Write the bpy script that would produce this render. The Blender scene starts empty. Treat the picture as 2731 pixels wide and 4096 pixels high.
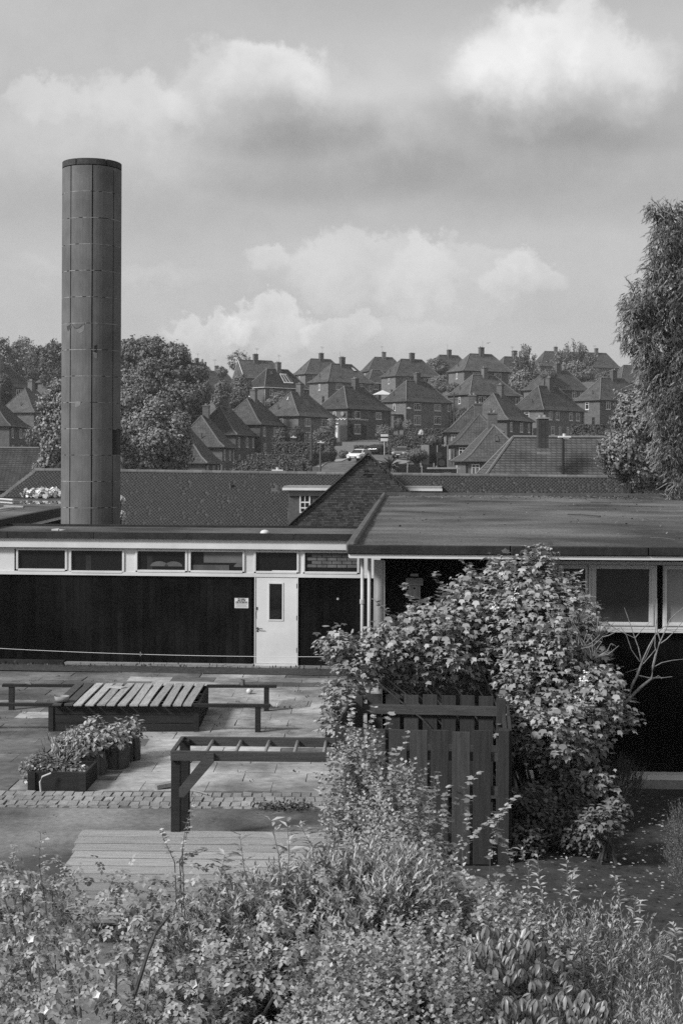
import bpy, math, random
import numpy as np
from mathutils import Matrix, Vector, Euler
R = math.radians
S = bpy.context.scene
random.seed(7)
rng = np.random.default_rng(11)

# ------------------------------------------------------------------ camera
F = 5690.0; HZ = 1840.0; CH = 4.55; ROLL = 0.004
cam = bpy.data.cameras.new("camera"); camo = bpy.data.objects.new("camera", cam)
S.collection.objects.link(camo)
camo.location = (0, 0, CH); camo.rotation_euler = (R(90), 0, 0)
camo.rotation_euler = (Matrix.Rotation(R(90), 3, 'X') @ Matrix.Rotation(ROLL, 3, 'Z')).to_euler()
cam.sensor_fit = 'VERTICAL'; cam.sensor_height = 36.0; cam.lens = F / 4096 * 36.0
cam.shift_y = -(2048 - HZ) / 4096 ; cam.clip_end = 5000; cam.clip_start = 0.1
S.camera = camo

def P(px, py, Y):
    """photo pixel at depth Y -> world point (helps to read real positions off the photograph)"""
    dx, dy = px - 1365.5, py - 2048
    x = dx * math.cos(ROLL) + dy * math.sin(ROLL); y = -dx * math.sin(ROLL) + dy * math.cos(ROLL) + 2048
    return Vector((x * Y / F, Y, CH - (y - HZ) * Y / F))
def G(px, py, z=0.0):
    """photo pixel on the horizontal plane z"""
    a = P(px, py, 1.0); t = (z - CH) / (a.z - CH)
    return Vector((a.x * t, t, z))

# ------------------------------------------------------------------ world, sun, exposure
SUN = Vector((-0.76, -0.46, 0.66)).normalized()
w = bpy.data.worlds.new("World"); S.world = w; w.use_nodes = True
nt = w.node_tree; nt.nodes.clear()
def N(kind, **kw):
    n = nt.nodes.new(kind)
    for k, v in kw.items(): setattr(n, k, v)
    return n
def mth(op, a, b=None, c=None, clamp=False):
    n = N('ShaderNodeMath', operation=op); n.use_clamp = clamp
    for i, v in enumerate((a, b, c)):
        if v is None: continue
        if isinstance(v, (int, float)): n.inputs[i].default_value = v
        else: nt.links.new(v, n.inputs[i])
    return n.outputs[0]
sky = N('ShaderNodeTexSky', sky_type='NISHITA'); sky.sun_disc = False
sky.sun_elevation = math.asin(SUN.z); sky.sun_rotation = math.atan2(SUN.x, SUN.y)
sky.air_density = 1.0; sky.dust_density = 4.0
bw = N('ShaderNodeRGBToBW'); nt.links.new(sky.outputs[0], bw.inputs[0])
tc = N('ShaderNodeTexCoord'); sep = N('ShaderNodeSeparateXYZ'); nt.links.new(tc.outputs['Generated'], sep.inputs[0])
X_, Y_, Z_ = sep.outputs
az = mth('ARCTAN2', X_, Y_)
hyp = mth('SQRT', mth('ADD', mth('MULTIPLY', X_, X_), mth('MULTIPLY', Y_, Y_)))
el = mth('ARCTAN2', Z_, hyp)
comb = N('ShaderNodeCombineXYZ'); nt.links.new(az, comb.inputs[0]); nt.links.new(el, comb.inputs[1])
def noise(scale, detail, rough, vec, stretch=None):
    n = N('ShaderNodeTexNoise'); n.inputs['Scale'].default_value = scale; n.inputs['Detail'].default_value = detail
    n.inputs['Roughness'].default_value = rough
    if stretch:
        mp = N('ShaderNodeMapping'); mp.inputs['Scale'].default_value = stretch; nt.links.new(vec, mp.inputs[0]); vec = mp.outputs[0]
    nt.links.new(vec, n.inputs['Vector']); return n
n1 = noise(22, 6, 0.58, tc.outputs['Generated']); n2 = noise(9, 5, 0.5, tc.outputs['Generated'], (1, 1, 2.2))
n3 = noise(60, 5, 0.62, tc.outputs['Generated'])
d1 = mth('SUBTRACT', n1.outputs[0], 0.5); d2 = mth('SUBTRACT', n2.outputs[0], 0.5); d3 = mth('SUBTRACT', n3.outputs[0], 0.5)
wu = mth('ADD', az, mth('MULTIPLY', d1, 0.05)); wv = mth('ADD', el, mth('ADD', mth('MULTIPLY', d1, 0.055), mth('MULTIPLY', d3, 0.034)))
sepn = N('ShaderNodeSeparateColor'); nt.links.new(n1.outputs[1], sepn.inputs[0])
wu = mth('ADD', az, mth('MULTIPLY', mth('SUBTRACT', sepn.outputs[1], 0.5), 0.06))
su = mth('ADD', az, mth('MULTIPLY', d1, 0.03)); sv = mth('ADD', el, mth('MULTIPLY', d1, 0.018))
# the clouds of that afternoon: centre and half-size in a 1568 wide frame, brightness, edge softness (top edges crisp, bases soft)
def cl(x, y, rx, ry, amp, soft):
    u0 = (x - 784) / 3267; v0 = (1056 - y) / 3267; ru = rx / 3267; rv = ry / 3267
    a = mth('DIVIDE', mth('SUBTRACT', wu if amp > 0 else su, u0), ru); b = mth('DIVIDE', mth('SUBTRACT', wv if amp > 0 else sv, v0), rv)
    d = mth('ADD', mth('MULTIPLY', a, a), mth('MULTIPLY', b, b))
    m = N('ShaderNodeMapRange', interpolation_type='SMOOTHSTEP'); nt.links.new(d, m.inputs[0])
    m.inputs[1].default_value = 1 + soft; m.inputs[2].default_value = max(0.0, 1 - soft * 1.4)
    # lit towards the top of the cloud, fading towards its base
    t = mth('MULTIPLY_ADD', b, 0.50, 0.62, clamp=True) if amp > 0 else None
    o = mth('MULTIPLY', m.outputs[0], amp)
    return mth('MULTIPLY', o, t) if t else o
CL = [(560, 225, 205, 105, .10, .28), (620, 200, 140, 78, .11, .35), (720, 215, 95, 60, .06, .9), (330, 270, 150, 80, .10, .4), (110, 265, 80, 52, .10, .45), (290, 340, 300, 110, .07, 1),
      (1275, 195, 245, 138, .13, .28), (1190, 175, 170, 110, .10, .6), (1265, 100, 105, 80, .11, .28), (1410, 180, 120, 65, .09, .6), (1130, 200, 110, 60, .10, .9), (1150, 230, 420, 190, .05, 1),
      (870, 300, 140, 120, .07, 1), (860, 630, 220, 88, .09, .2), (600, 590, 58, 50, .11, .25), (1040, 655, 180, 95, .07, .18), (700, 640, 150, 70, .05, .6),
      (1185, 640, 90, 52, .09, .25), (625, 758, 118, 66, .15, .2), (480, 770, 110, 48, .12, .25), (800, 765, 88, 58, .10, .2), (950, 770, 110, 50, .07, .5), (330, 640, 130, 36, .05, .8), (90, 640, 70, 40, .04, .8),
      (1060, 30, 500, 80, -.04, 1), (640, 300, 230, 62, -.09, 1), (740, 385, 270, 80, -.09, 1), (1120, 350, 300, 100, -.06, 1),
      (1400, 290, 350, 72, -.095, 1), (1330, 420, 420, 90, -.06, 1), (250, 480, 420, 90, -.03, 1), (800, 480, 900, 60, -.02, 1)]
tot = None
for c in CL:
    v = cl(*c); tot = v if tot is None else mth('ADD', tot, v)
# everywhere: veiled sky with soft broken cloud
gen = mth('MULTIPLY', mth('ADD', d2, mth('MULTIPLY', d1, 0.4)), 0.20)
front = N('ShaderNodeMapRange', interpolation_type='SMOOTHSTEP'); nt.links.new(mth('ABSOLUTE', az), front.inputs[0])
front.inputs[1].default_value = .35; front.inputs[2].default_value = .8; front.inputs[3].default_value = .45; front.inputs[4].default_value = 1.0
gen = mth('MULTIPLY', gen, front.outputs[0])
fine = mth('MULTIPLY', d3, 0.05)
val = mth('ADD', mth('ADD', tot, gen), mth('ADD', fine, 0.425))
val = mth('ADD', val, mth('MULTIPLY', mth('ABSOLUTE', mth('SUBTRACT', el, .12)), -0.06))
val = mth('MAXIMUM', val, 0.12)
val = mth('ADD', mth('MULTIPLY', val, 9.0), mth('MULTIPLY', bw.outputs[0], 0.10))
bg = N('ShaderNodeBackground'); bg.inputs[1].default_value = 0.10; nt.links.new(val, bg.inputs[0])
wo = N('ShaderNodeOutputWorld'); nt.links.new(bg.outputs[0], wo.inputs[0])
w.cycles.sampling_method = 'MANUAL'; w.cycles.sample_map_resolution = 512
sl = bpy.data.lights.new("sun", 'SUN'); sl.energy = 3.3; sl.angle = R(10); sl.color = (1, 1, 1)
so = bpy.data.objects.new("sun", sl); S.collection.objects.link(so)
so.rotation_euler = SUN.to_track_quat('Z', 'Y').to_euler(); so.location = (-30, -10, 40)
S.view_settings.view_transform = 'Standard'; S.view_settings.look = 'None'
S.view_settings.exposure = 0.42; S.view_settings.gamma = 1.0; S.view_settings.use_curve_mapping = False
S.cycles.max_bounces = 5; S.cycles.diffuse_bounces = 3; S.cycles.transmission_bounces = 3; S.cycles.glossy_bounces = 2
S.cycles.use_denoising = False

# ------------------------------------------------------------------ materials (a black and white place)
def g3(v): return (v, v, v, 1)
def mat(name, col, rough=.8, var=.3, scale=6., bump=.0, bscale=None, spec=.3, stretch=None, rnd=0., detail=5, stain=0., metal=0., ss=0., pos=False):
    m = bpy.data.materials.new(name); m.use_nodes = True; t = m.node_tree; L = t.links
    b = t.nodes['Principled BSDF']; b.inputs['Roughness'].default_value = rough; b.inputs['Specular IOR Level'].default_value = spec
    b.inputs['Metallic'].default_value = metal
    co = t.nodes.new('ShaderNodeTexCoord'); src = co.outputs['Object']
    if stretch:
        mp = t.nodes.new('ShaderNodeMapping'); mp.inputs['Scale'].default_value = stretch; L.new(src, mp.inputs[0]); src = mp.outputs[0]
    if rnd:
        oi = t.nodes.new('ShaderNodeObjectInfo'); ad = t.nodes.new('ShaderNodeVectorMath'); ad.operation = 'ADD'
        sc = t.nodes.new('ShaderNodeMath'); sc.operation = 'MULTIPLY'; sc.inputs[1].default_value = 37.; L.new(oi.outputs['Random'], sc.inputs[0])
        L.new(src, ad.inputs[0]); L.new(sc.outputs[0], ad.inputs[1]); src = ad.outputs[0]
    n = t.nodes.new('ShaderNodeTexNoise'); n.inputs['Scale'].default_value = scale; n.inputs['Detail'].default_value = detail; n.inputs['Roughness'].default_value = .65
    L.new(src, n.inputs['Vector'])
    mr = t.nodes.new('ShaderNodeMapRange'); mr.inputs[1].default_value = .25; mr.inputs[2].default_value = .75
    mr.inputs[3].default_value = col * (1 - var); mr.inputs[4].default_value = col * (1 + var); L.new(n.outputs[0], mr.inputs[0])
    out = mr.outputs[0]
    if stain:
        n2 = t.nodes.new('ShaderNodeTexNoise'); n2.inputs['Scale'].default_value = ss or scale * .13; n2.inputs['Detail'].default_value = 6; n2.inputs['Roughness'].default_value = .6
        if pos: L.new(t.nodes.new('ShaderNodeNewGeometry').outputs['Position'], n2.inputs['Vector'])
        else: L.new(src, n2.inputs['Vector'])
        m2 = t.nodes.new('ShaderNodeMapRange'); m2.inputs[1].default_value = .37; m2.inputs[2].default_value = .63
        m2.inputs[3].default_value = 1 - stain; m2.inputs[4].default_value = 1 + stain; L.new(n2.outputs[0], m2.inputs[0])
        mu = t.nodes.new('ShaderNodeMath'); mu.operation = 'MULTIPLY'; L.new(out, mu.inputs[0]); L.new(m2.outputs[0], mu.inputs[1]); out = mu.outputs[0]
    if rnd:
        m3 = t.nodes.new('ShaderNodeMapRange'); m3.inputs[3].default_value = 1 - rnd; m3.inputs[4].default_value = 1 + rnd; L.new(oi.outputs['Random'], m3.inputs[0])
        mu = t.nodes.new('ShaderNodeMath'); mu.operation = 'MULTIPLY'; L.new(out, mu.inputs[0]); L.new(m3.outputs[0], mu.inputs[1]); out = mu.outputs[0]
    L.new(out, b.inputs['Base Color'])
    if bump:
        n4 = t.nodes.new('ShaderNodeTexNoise'); n4.inputs['Scale'].default_value = bscale or scale * 4; n4.inputs['Detail'].default_value = 4
        L.new(src, n4.inputs['Vector'])
        bp = t.nodes.new('ShaderNodeBump'); bp.inputs['Strength'].default_value = bump; bp.inputs['Distance'].default_value = .02
        L.new(n4.outputs[0], bp.inputs['Height']); L.new(bp.outputs[0], b.inputs['Normal'])
    return m
def coursed(name, a, b_, mortar, bwid, bh, mort=.012, rough=.85, stain=.25, island=0.):
    """brick or tile pattern for surfaces too far off to build piece by piece: runs along x+y, courses along z"""
    m = bpy.data.materials.new(name); m.use_nodes = True; t = m.node_tree; L = t.links
    b = t.nodes['Principled BSDF']; b.inputs['Roughness'].default_value = rough; b.inputs['Specular IOR Level'].default_value = .2
    co = t.nodes.new('ShaderNodeTexCoord'); se = t.nodes.new('ShaderNodeSeparateXYZ'); L.new(co.outputs['Object'], se.inputs[0])
    ad = t.nodes.new('ShaderNodeMath'); L.new(se.outputs[0], ad.inputs[0]); L.new(se.outputs[1], ad.inputs[1])
    cb = t.nodes.new('ShaderNodeCombineXYZ'); L.new(ad.outputs[0], cb.inputs[0]); L.new(se.outputs[2], cb.inputs[1])
    br = t.nodes.new('ShaderNodeTexBrick'); L.new(cb.outputs[0], br.inputs[0])
    br.inputs['Color1'].default_value = g3(a); br.inputs['Color2'].default_value = g3(b_); br.inputs['Mortar'].default_value = g3(mortar)
    br.inputs['Scale'].default_value = 1; br.inputs['Brick Width'].default_value = bwid; br.inputs['Row Height'].default_value = bh
    br.inputs['Mortar Size'].default_value = mort; br.inputs['Bias'].default_value = 0
    oi = t.nodes.new('ShaderNodeObjectInfo')
    n2 = t.nodes.new('ShaderNodeTexNoise'); n2.inputs['Scale'].default_value = .9; n2.inputs['Detail'].default_value = 8; n2.inputs['Roughness'].default_value = .7
    n2.noise_dimensions = '4D'; sc = t.nodes.new('ShaderNodeMath'); sc.operation = 'MULTIPLY'; sc.inputs[1].default_value = 40
    L.new(oi.outputs['Random'], sc.inputs[0]); L.new(sc.outputs[0], n2.inputs['W']); L.new(co.outputs['Object'], n2.inputs['Vector'])
    m2 = t.nodes.new('ShaderNodeMapRange'); m2.inputs[1].default_value = .3; m2.inputs[2].default_value = .7
    m2.inputs[3].default_value = 1 - stain; m2.inputs[4].default_value = 1 + stain; L.new(n2.outputs[0], m2.inputs[0])
    mx = t.nodes.new('ShaderNodeVectorMath'); mx.operation = 'MULTIPLY'; L.new(br.outputs[0], mx.inputs[0]); L.new(m2.outputs[0], mx.inputs[1])
    m3 = t.nodes.new('ShaderNodeMapRange'); m3.inputs[3].default_value = .76; m3.inputs[4].default_value = 1.24; L.new(oi.outputs['Random'], m3.inputs[0])
    my = t.nodes.new('ShaderNodeVectorMath'); my.operation = 'MULTIPLY'; L.new(mx.outputs[0], my.inputs[0]); L.new(m3.outputs[0], my.inputs[1])
    L.new(my.outputs[0], b.inputs['Base Color']); return m
def leafmat(name, col, var=.35, trans=.35, rough=.5, spec=.4):
    trans *= .55; var = min(.6, var * 1.25)
    m = bpy.data.materials.new(name); m.use_nodes = True; t = m.node_tree; L = t.links
    b = t.nodes['Principled BSDF']; b.inputs['Roughness'].default_value = rough; b.inputs['Specular IOR Level'].default_value = spec
    ge = t.nodes.new('ShaderNodeNewGeometry')
    mr = t.nodes.new('ShaderNodeMapRange'); mr.inputs[3].default_value = col * (1 - var); mr.inputs[4].default_value = col * (1 + var); L.new(ge.outputs['Random Per Island'], mr.inputs[0])
    L.new(mr.outputs[0], b.inputs['Base Color'])
    tr = t.nodes.new('ShaderNodeBsdfTranslucent'); L.new(mr.outputs[0], tr.inputs[0])
    mx = t.nodes.new('ShaderNodeMixShader'); mx.inputs[0].default_value = trans
    L.new(b.outputs[0], mx.inputs[1]); L.new(tr.outputs[0], mx.inputs[2]); L.new(mx.outputs[0], t.nodes['Material Output'].inputs[0]); return m
M = {}
M['white'] = mat('white_paint', .60, .5, .05, 5, stain=.10)
M['door'] = mat('door_paint', .64, .45, .04, 3, stain=.08)
M['pipe'] = mat('grey_white_pipe', .42, .5, .1, 5, stain=.15)
M['black'] = mat('black_stained_board', .006, .75, .8, 3, .1, 60, spec=.05, stretch=(1, 1, .15), rnd=.2, stain=.6, ss=.8, pos=True)
M['glass'] = mat('window_glass', .012, .05, .1, 3, spec=.5)
M['farglass'] = mat('house_glass', .02, .12, .3, .8, spec=.5)
M['frosted'] = mat('white_blind', .33, .35, .12, 2, stretch=(6, 6, .3), stain=.2)
M['felt'] = mat('mineral_felt', .092, .9, .8, 26, .6, 120, stain=.62, detail=10, ss=.30)
M['feltedge'] = mat('felt_edge', .020, .75, .45, 14, .3, 60, stain=.3)
M['coping'] = mat('coping_felt', .085, .8, .25, 20, .3, 70, stain=.2)
M['tile'] = mat('clay_tile', .045, .8, .35, 9, .3, 40, rnd=.0, stain=.35, spec=.25)
M['tilep'] = mat('clay_tile_piece', .050, .8, .25, 9, .3, 40, rnd=.15, spec=.25)
M['spall'] = mat('spalled_concrete', .19, .9, .3, 12)
M['ridge'] = mat('ridge_tile', .13, .8, .3, 9, .3, 40, rnd=.25)
M['lichen'] = mat('lichen_tile', .088, .9, .3, 20, .2, 60)
M['brick'] = mat('brick_piece', .062, .85, .35, 12, .4, 60, rnd=.42)
M['brickj'] = mat('brick_joined', .088, .85, .5, 5, .4, 60)
M['mortar'] = mat('mortar', .05, .95, .25, 10)
M['panel'] = mat('chimney_panel', .122, .85, .17, 7, .25, 120, rnd=.08, stain=.18, detail=8, stretch=(1.6, 1.6, .35), ss=.9, pos=True)
M['panelcap'] = mat('chimney_cap', .05, .85, .4, 10, .4, 60)
M['joint'] = mat('lime_joint', .30, .9, .3, 12)
M['slab'] = mat('paving_slab', .285, .9, .36, 6, .35, 90, rnd=.09, stain=.5, detail=9, ss=.6, pos=True)
M['sett'] = mat('granite_sett', .23, .85, .28, 14, .5, 60, rnd=.18, stain=.25, ss=.5, pos=True)
M['joints'] = mat('sandy_joint', .10, .95, .5, 9, .5, 40)
M['moss'] = mat('moss_dirt', .045, .95, .5, 12, .6, 40)
M['asphalt'] = mat('asphalt', .155, .9, .35, 12, .5, 160, stain=.55, detail=9, ss=.45, pos=True)
M['soil'] = mat('soil', .038, .95, .7, 5, .8, 30, detail=8)
M['road'] = mat('road_asphalt', .12, .9, .2, 1)
M['pave'] = mat('pavement', .24, .9, .2, 2)
M['grass'] = mat('grass_ground', .10, .95, .5, .6, .8, 6, detail=8)
M['concrete'] = mat('concrete', .24, .85, .25, 8, .3, 60)
M['woodd'] = mat('dark_stained_wood', .018, .7, .5, 4, .4, 50, stretch=(.4, 3, 6), rnd=.35)
M['woodg'] = mat('grey_weathered_wood', .37, .75, .32, 3.5, .5, 60, stretch=(9, .7, 9), rnd=.22)
M['wooddeck'] = mat('deck_wood', .31, .75, .34, 4, .6, 60, stretch=(.5, 12, 12), rnd=.28)
M['woodf'] = mat('fence_wood', .040, .7, .45, 3.5, .5, 50, stretch=(9, 9, .6), rnd=.35)
M['woodb'] = mat('beam_wood', .062, .7, .45, 4, .5, 60, stretch=(.6, 9, 9), rnd=.2)
M['woodl'] = mat('light_wood', .22, .7, .3, 4, .4, 60, stretch=(6, 6, .6))
M['metal'] = mat('grey_metal', .25, .4, .2, 5, metal=.6)
M['darkmetal'] = mat('dark_metal', .03, .5, .3, 5)
M['plastic'] = mat('white_plastic', .55, .4, .06, 3)
M['bag'] = mat('grow_bag', .075, .6, .3, 6, .5, 20)
M['poster'] = mat('poster_paper', .62, .6, .03, 3)
M['ink'] = mat('black_ink', .012, .6, .1, 3)
M['hbrick'] = coursed('house_brick', .095, .14, .12, .45, .15, .01, stain=.12)
M['hroof'] = coursed('house_roof_tiles', .088, .118, .05, .34, .17, .03, stain=.40)
M['hroofd'] = coursed('house_roof_tiles_dark', .052, .07, .03, .34, .17, .03, stain=.30)
M['hwhite'] = mat('house_white', .62, .5, .05, 2)
M['bark'] = mat('bark', .06, .9, .5, 6, .6, 20, stretch=(3, 3, .6))
M['barkl'] = mat('lichened_bark', .21, .9, .45, 14, .6, 40)
M['stem'] = mat('green_stem', .09, .7, .3, 10)
M['leaf_rose'] = leafmat('rose_leaf', .29, .4, .30, .45)
M['leaf_rose2'] = leafmat('hawthorn_leaf', .31, .4, .33, .5)
M['leaf_lance'] = leafmat('willow_leaf', .36, .35, .33, .5)
M['leaf_priv'] = leafmat('laurel_leaf', .19, .4, .28, .35, .5)
M['leaf_guelder'] = leafmat('guelder_leaf', .32, .30, .32, .5)
M['leaf_euc'] = leafmat('eucalyptus_leaf', .15, .5, .22, .4, .5)
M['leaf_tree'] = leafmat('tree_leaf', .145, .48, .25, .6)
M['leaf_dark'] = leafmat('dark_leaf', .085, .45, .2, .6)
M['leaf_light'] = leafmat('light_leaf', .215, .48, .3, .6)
M['petal'] = leafmat('petal', .75, .1, .3, .6)
M['litter'] = leafmat('litter', .12, .8, .1, .8)
M['carw'] = mat('white_car_paint', .75, .2, .02, 2, spec=.6)
M['carb'] = mat('black_car_paint', .02, .15, .02, 2, spec=.7)
M['carg'] = mat('grey_car_paint', .10, .2, .02, 2, spec=.6)
M['rubber'] = mat('rubber', .02, .8, .1, 3)
M['water'] = mat('puddle', .03, .03, .1, 2, spec=.8)

# ------------------------------------------------------------------ helpers
def link(o, parent=None):
    S.collection.objects.link(o)
    if parent is not None: o.parent = parent
    return o
def tag(o, label=None, cat=None, group=None, kind=None):
    if label: o['label'] = label
    if cat: o['category'] = cat
    if group: o['group'] = group
    if kind: o['kind'] = kind
    return o
def empty(name, loc=(0, 0, 0), rz=0.0, label=None, cat=None, group=None):
    o = bpy.data.objects.new(name, None); o.empty_display_size = .2; link(o)
    o.location = loc; o.rotation_euler = (0, 0, rz); return tag(o, label, cat, group)
class MB:
    def __init__(s): s.v = []; s.f = []
    def poly(s, pts, faces):
        b = len(s.v); s.v += [tuple(p) for p in pts]; s.f += [tuple(b + i for i in f) for f in faces]; return s
    def box(s, x0, x1, y0, y1, z0, z1, j=0., mtx=None):
        p = [Vector((x, y, z)) for z in (z0, z1) for y in (y0, y1) for x in (x0, x1)]
        if j: p = [q + Vector((random.uniform(-j, j), random.uniform(-j, j), random.uniform(-j, j))) for q in p]
        if mtx is not None: p = [mtx @ q for q in p]
        return s.poly(p, [(0, 2, 3, 1), (4, 5, 7, 6), (0, 1, 5, 4), (2, 6, 7, 3), (0, 4, 6, 2), (1, 3, 7, 5)])
    def tube(s, pts, rad, n=6, cap=True):
        pts = [Vector(p) for p in pts]; m = len(pts)
        if not hasattr(rad, '__len__'): rad = [rad] * m
        b = len(s.v); ref = Vector((0, 0, 1))
        for i, p in enumerate(pts):
            d = (pts[min(i + 1, m - 1)] - pts[max(i - 1, 0)]).normalized()
            r = ref if abs(d.dot(ref)) < .95 else Vector((1, 0, 0))
            a = d.cross(r).normalized(); c = d.cross(a)
            for k in range(n):
                t = 2 * math.pi * k / n; s.v.append(tuple(p + (a * math.cos(t) + c * math.sin(t)) * rad[i]))
        for i in range(m - 1):
            for k in range(n):
                k2 = (k + 1) % n; s.f.append((b + i * n + k, b + i * n + k2, b + (i + 1) * n + k2, b + (i + 1) * n + k))
        if cap: s.f.append(tuple(b + k for k in range(n))[::-1]); s.f.append(tuple(b + (m - 1) * n + k for k in range(n)))
        return s
    def prism(s, poly, axis_from, axis_to):
        """poly: list of 3D points; extruded by the vector"""
        n = len(poly); a = [Vector(p) for p in poly]; d = Vector(axis_to) - Vector(axis_from)
        return s.poly(a + [p + d for p in a], [tuple(range(n))[::-1], tuple(range(n, 2 * n))] + [(i, (i + 1) % n, n + (i + 1) % n, n + i) for i in range(n)])
    def mesh(s, name, m=None):
        me = bpy.data.meshes.new(name); me.from_pydata(s.v, [], s.f); me.update()
        if m: me.materials.append(m)
        return me
    def build(s, name, m, parent=None, smooth=False, bevel=0.):
        me = s.mesh(name, m)
        if smooth:
            me.polygons.foreach_set('use_smooth', [True] * len(me.polygons))
        o = link(bpy.data.objects.new(name, me), parent)
        if bevel:
            bv = o.modifiers.new('bevel', 'BEVEL'); bv.width = bevel; bv.segments = 1
        return o
def inst(name, me, parent, loc, rot=(0, 0, 0), sc=(1, 1, 1)):
    o = bpy.data.objects.new(name, me); link(o, parent); o.location = loc; o.rotation_euler = rot; o.scale = sc; return o
def nmesh(name, V, Fc, m, parent=None, smooth=False, kind=None):
    """numpy vertices (n,3) and faces (m,k)"""
    me = bpy.data.meshes.new(name); k = Fc.shape[1]
    me.vertices.add(len(V)); me.vertices.foreach_set('co', np.ascontiguousarray(V, dtype=np.float32).ravel())
    me.loops.add(Fc.size); me.loops.foreach_set('vertex_index', np.ascontiguousarray(Fc, dtype=np.int32).ravel())
    me.polygons.add(len(Fc)); me.polygons.foreach_set('loop_start', np.arange(0, Fc.size, k, dtype=np.int32))
    me.update(calc_edges=True); me.materials.append(m)
    if smooth: me.polygons.foreach_set('use_smooth', [True] * len(Fc))
    o = link(bpy.data.objects.new(name, me), parent)
    if kind: o['kind'] = kind
    return o
BOXV = np.array([(x, y, z) for z in (0, 1) for y in (0, 1) for x in (0, 1)], float)
BOXF = np.array([(0, 2, 3, 1), (4, 5, 7, 6), (0, 1, 5, 4), (2, 6, 7, 3), (0, 4, 6, 2), (1, 3, 7, 5)])

# leaf templates: along +Y from the origin, face up +Z, unit length
def tmpl_ovate(wd=.27, droop=.1):
    v = np.array([(0, 0, 0), (-wd, .32, .05), (wd, .32, .05), (0, .5, -.02), (-wd * .75, .68, .0), (wd * .75, .68, .0), (0, 1, -droop)])
    f = np.array([(0, 2, 3), (0, 3, 1), (1, 3, 4), (2, 5, 3), (4, 3, 6), (3, 5, 6)]); return v, f
def tmpl_simple(wd=.27, droop=.1):
    v = np.array([(0, 0, 0), (-wd, .45, .05), (wd, .45, .05), (0, .5, -.03), (0, 1, -droop)]); return v, np.array([(0, 2, 3), (0, 3, 1), (1, 3, 4), (3, 2, 4)])
def flat_text(o):
    dg = bpy.context.evaluated_depsgraph_get(); me = bpy.data.meshes.new_from_object(o.evaluated_get(dg)); n_ = bpy.data.objects.new(o.name, me)
    link(n_, o.parent); n_.location = o.location; n_.rotation_euler = o.rotation_euler; nm = o.name; bpy.data.objects.remove(o); n_.name = nm; return n_
def tmpl_lobed():
    v = np.array([(0, .38, -.03), (0, 0, 0), (.34, .08, .03), (.52, .52, -.05), (.20, .58, .03), (0, 1.0, -.12), (-.20, .58, .03), (-.52, .52, -.05), (-.34, .08, .03)])
    f = np.array([(0, 1, 2), (0, 2, 3), (0, 3, 4), (0, 4, 5), (0, 5, 6), (0, 6, 7), (0, 7, 8), (0, 8, 1)]); return v, f
def place(T, pos, ax, nr, size):
    """instances of template T as arrays; ax = direction of +Y, nr = rough +Z"""
    v, f = T; n = len(pos)
    ax = ax / (np.linalg.norm(ax, axis=1, keepdims=True) + 1e-9)
    xx = np.cross(ax, nr); xx /= (np.linalg.norm(xx, axis=1, keepdims=True) + 1e-9); zz = np.cross(xx, ax)
    size = np.asarray(size).reshape(-1, 1, 1) * np.ones((n, 1, 1))
    V = pos[:, None, :] + size * (v[None, :, 0:1] * xx[:, None, :] + v[None, :, 1:2] * ax[:, None, :] + v[None, :, 2:3] * zz[:, None, :])
    Fc = f[None] + (np.arange(n) * len(v))[:, None, None]
    return V.reshape(-1, 3), Fc.reshape(-1, f.shape[1])
def merge(*T):
    V = []; Fs = []; o = 0
    for v, f in T: V.append(v); Fs.append(f + o); o += len(v)
    return np.vstack(V), np.vstack(Fs)
def U(n, a=-1., b=1.): return rng.uniform(a, b, n)
def dirs(n):
    d = rng.normal(size=(n, 3)); return d / np.linalg.norm(d, axis=1, keepdims=True)
def spray_rose():       # a compound leaf: five leaflets on one stalk
    L = tmpl_simple(.33, .12); pos = np.array([(0, .45, 0), (0, .28, 0), (0, .28, 0), (0, .02, 0), (0, .02, 0)], float) + np.array([0, 0, 0])
    ax = np.array([(0, 1, -.15), (-.9, .5, -.1), (.9, .5, -.1), (-.95, .35, -.1), (.95, .35, -.1)]); nr = np.tile((0, 0, 1.), (5, 1))
    return place(L, pos, ax, nr, np.array([.52, .45, .45, .40, .40]))
def spray_shoot(nl, wd, ls, spread, T=None):   # an upright shoot with leaves up its length
    T = T or tmpl_ovate(wd, .15); t = np.linspace(.05, .98, nl); an = np.arange(nl) * 2.4
    pos = np.stack([0 * t, t, 0 * t], 1); ax = np.stack([np.cos(an) * spread, .55 + .5 * t, np.sin(an) * spread], 1)
    nr = np.stack([-np.cos(an) * .6, np.ones(nl), -np.sin(an) * .6], 1)
    st = (np.array([(-.012, 0, 0), (.012, 0, 0), (0, 1, 0), (0, 0, .02)]), np.array([(0, 1, 2), (0, 2, 3)]))
    return merge(place(T, pos, ax, nr, ls * (1.1 - .5 * t)), st)
def spray_droop(nl, wd, ls, T=None):   # cluster of leaves that hang from the tip
    T = T or tmpl_ovate(wd, .2); an = np.arange(nl) * 2 * math.pi / nl + .3
    pos = np.stack([np.cos(an) * .05, .3 + 0 * an, np.sin(an) * .05], 1); ax = np.stack([np.cos(an) * .5, -.85 + .2 * np.sin(an * 3), np.sin(an) * .5], 1)
    nr = np.stack([np.cos(an), 1.3 + 0 * an, np.sin(an)], 1); return place(T, pos, ax, nr, ls + 0 * an)
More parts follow.
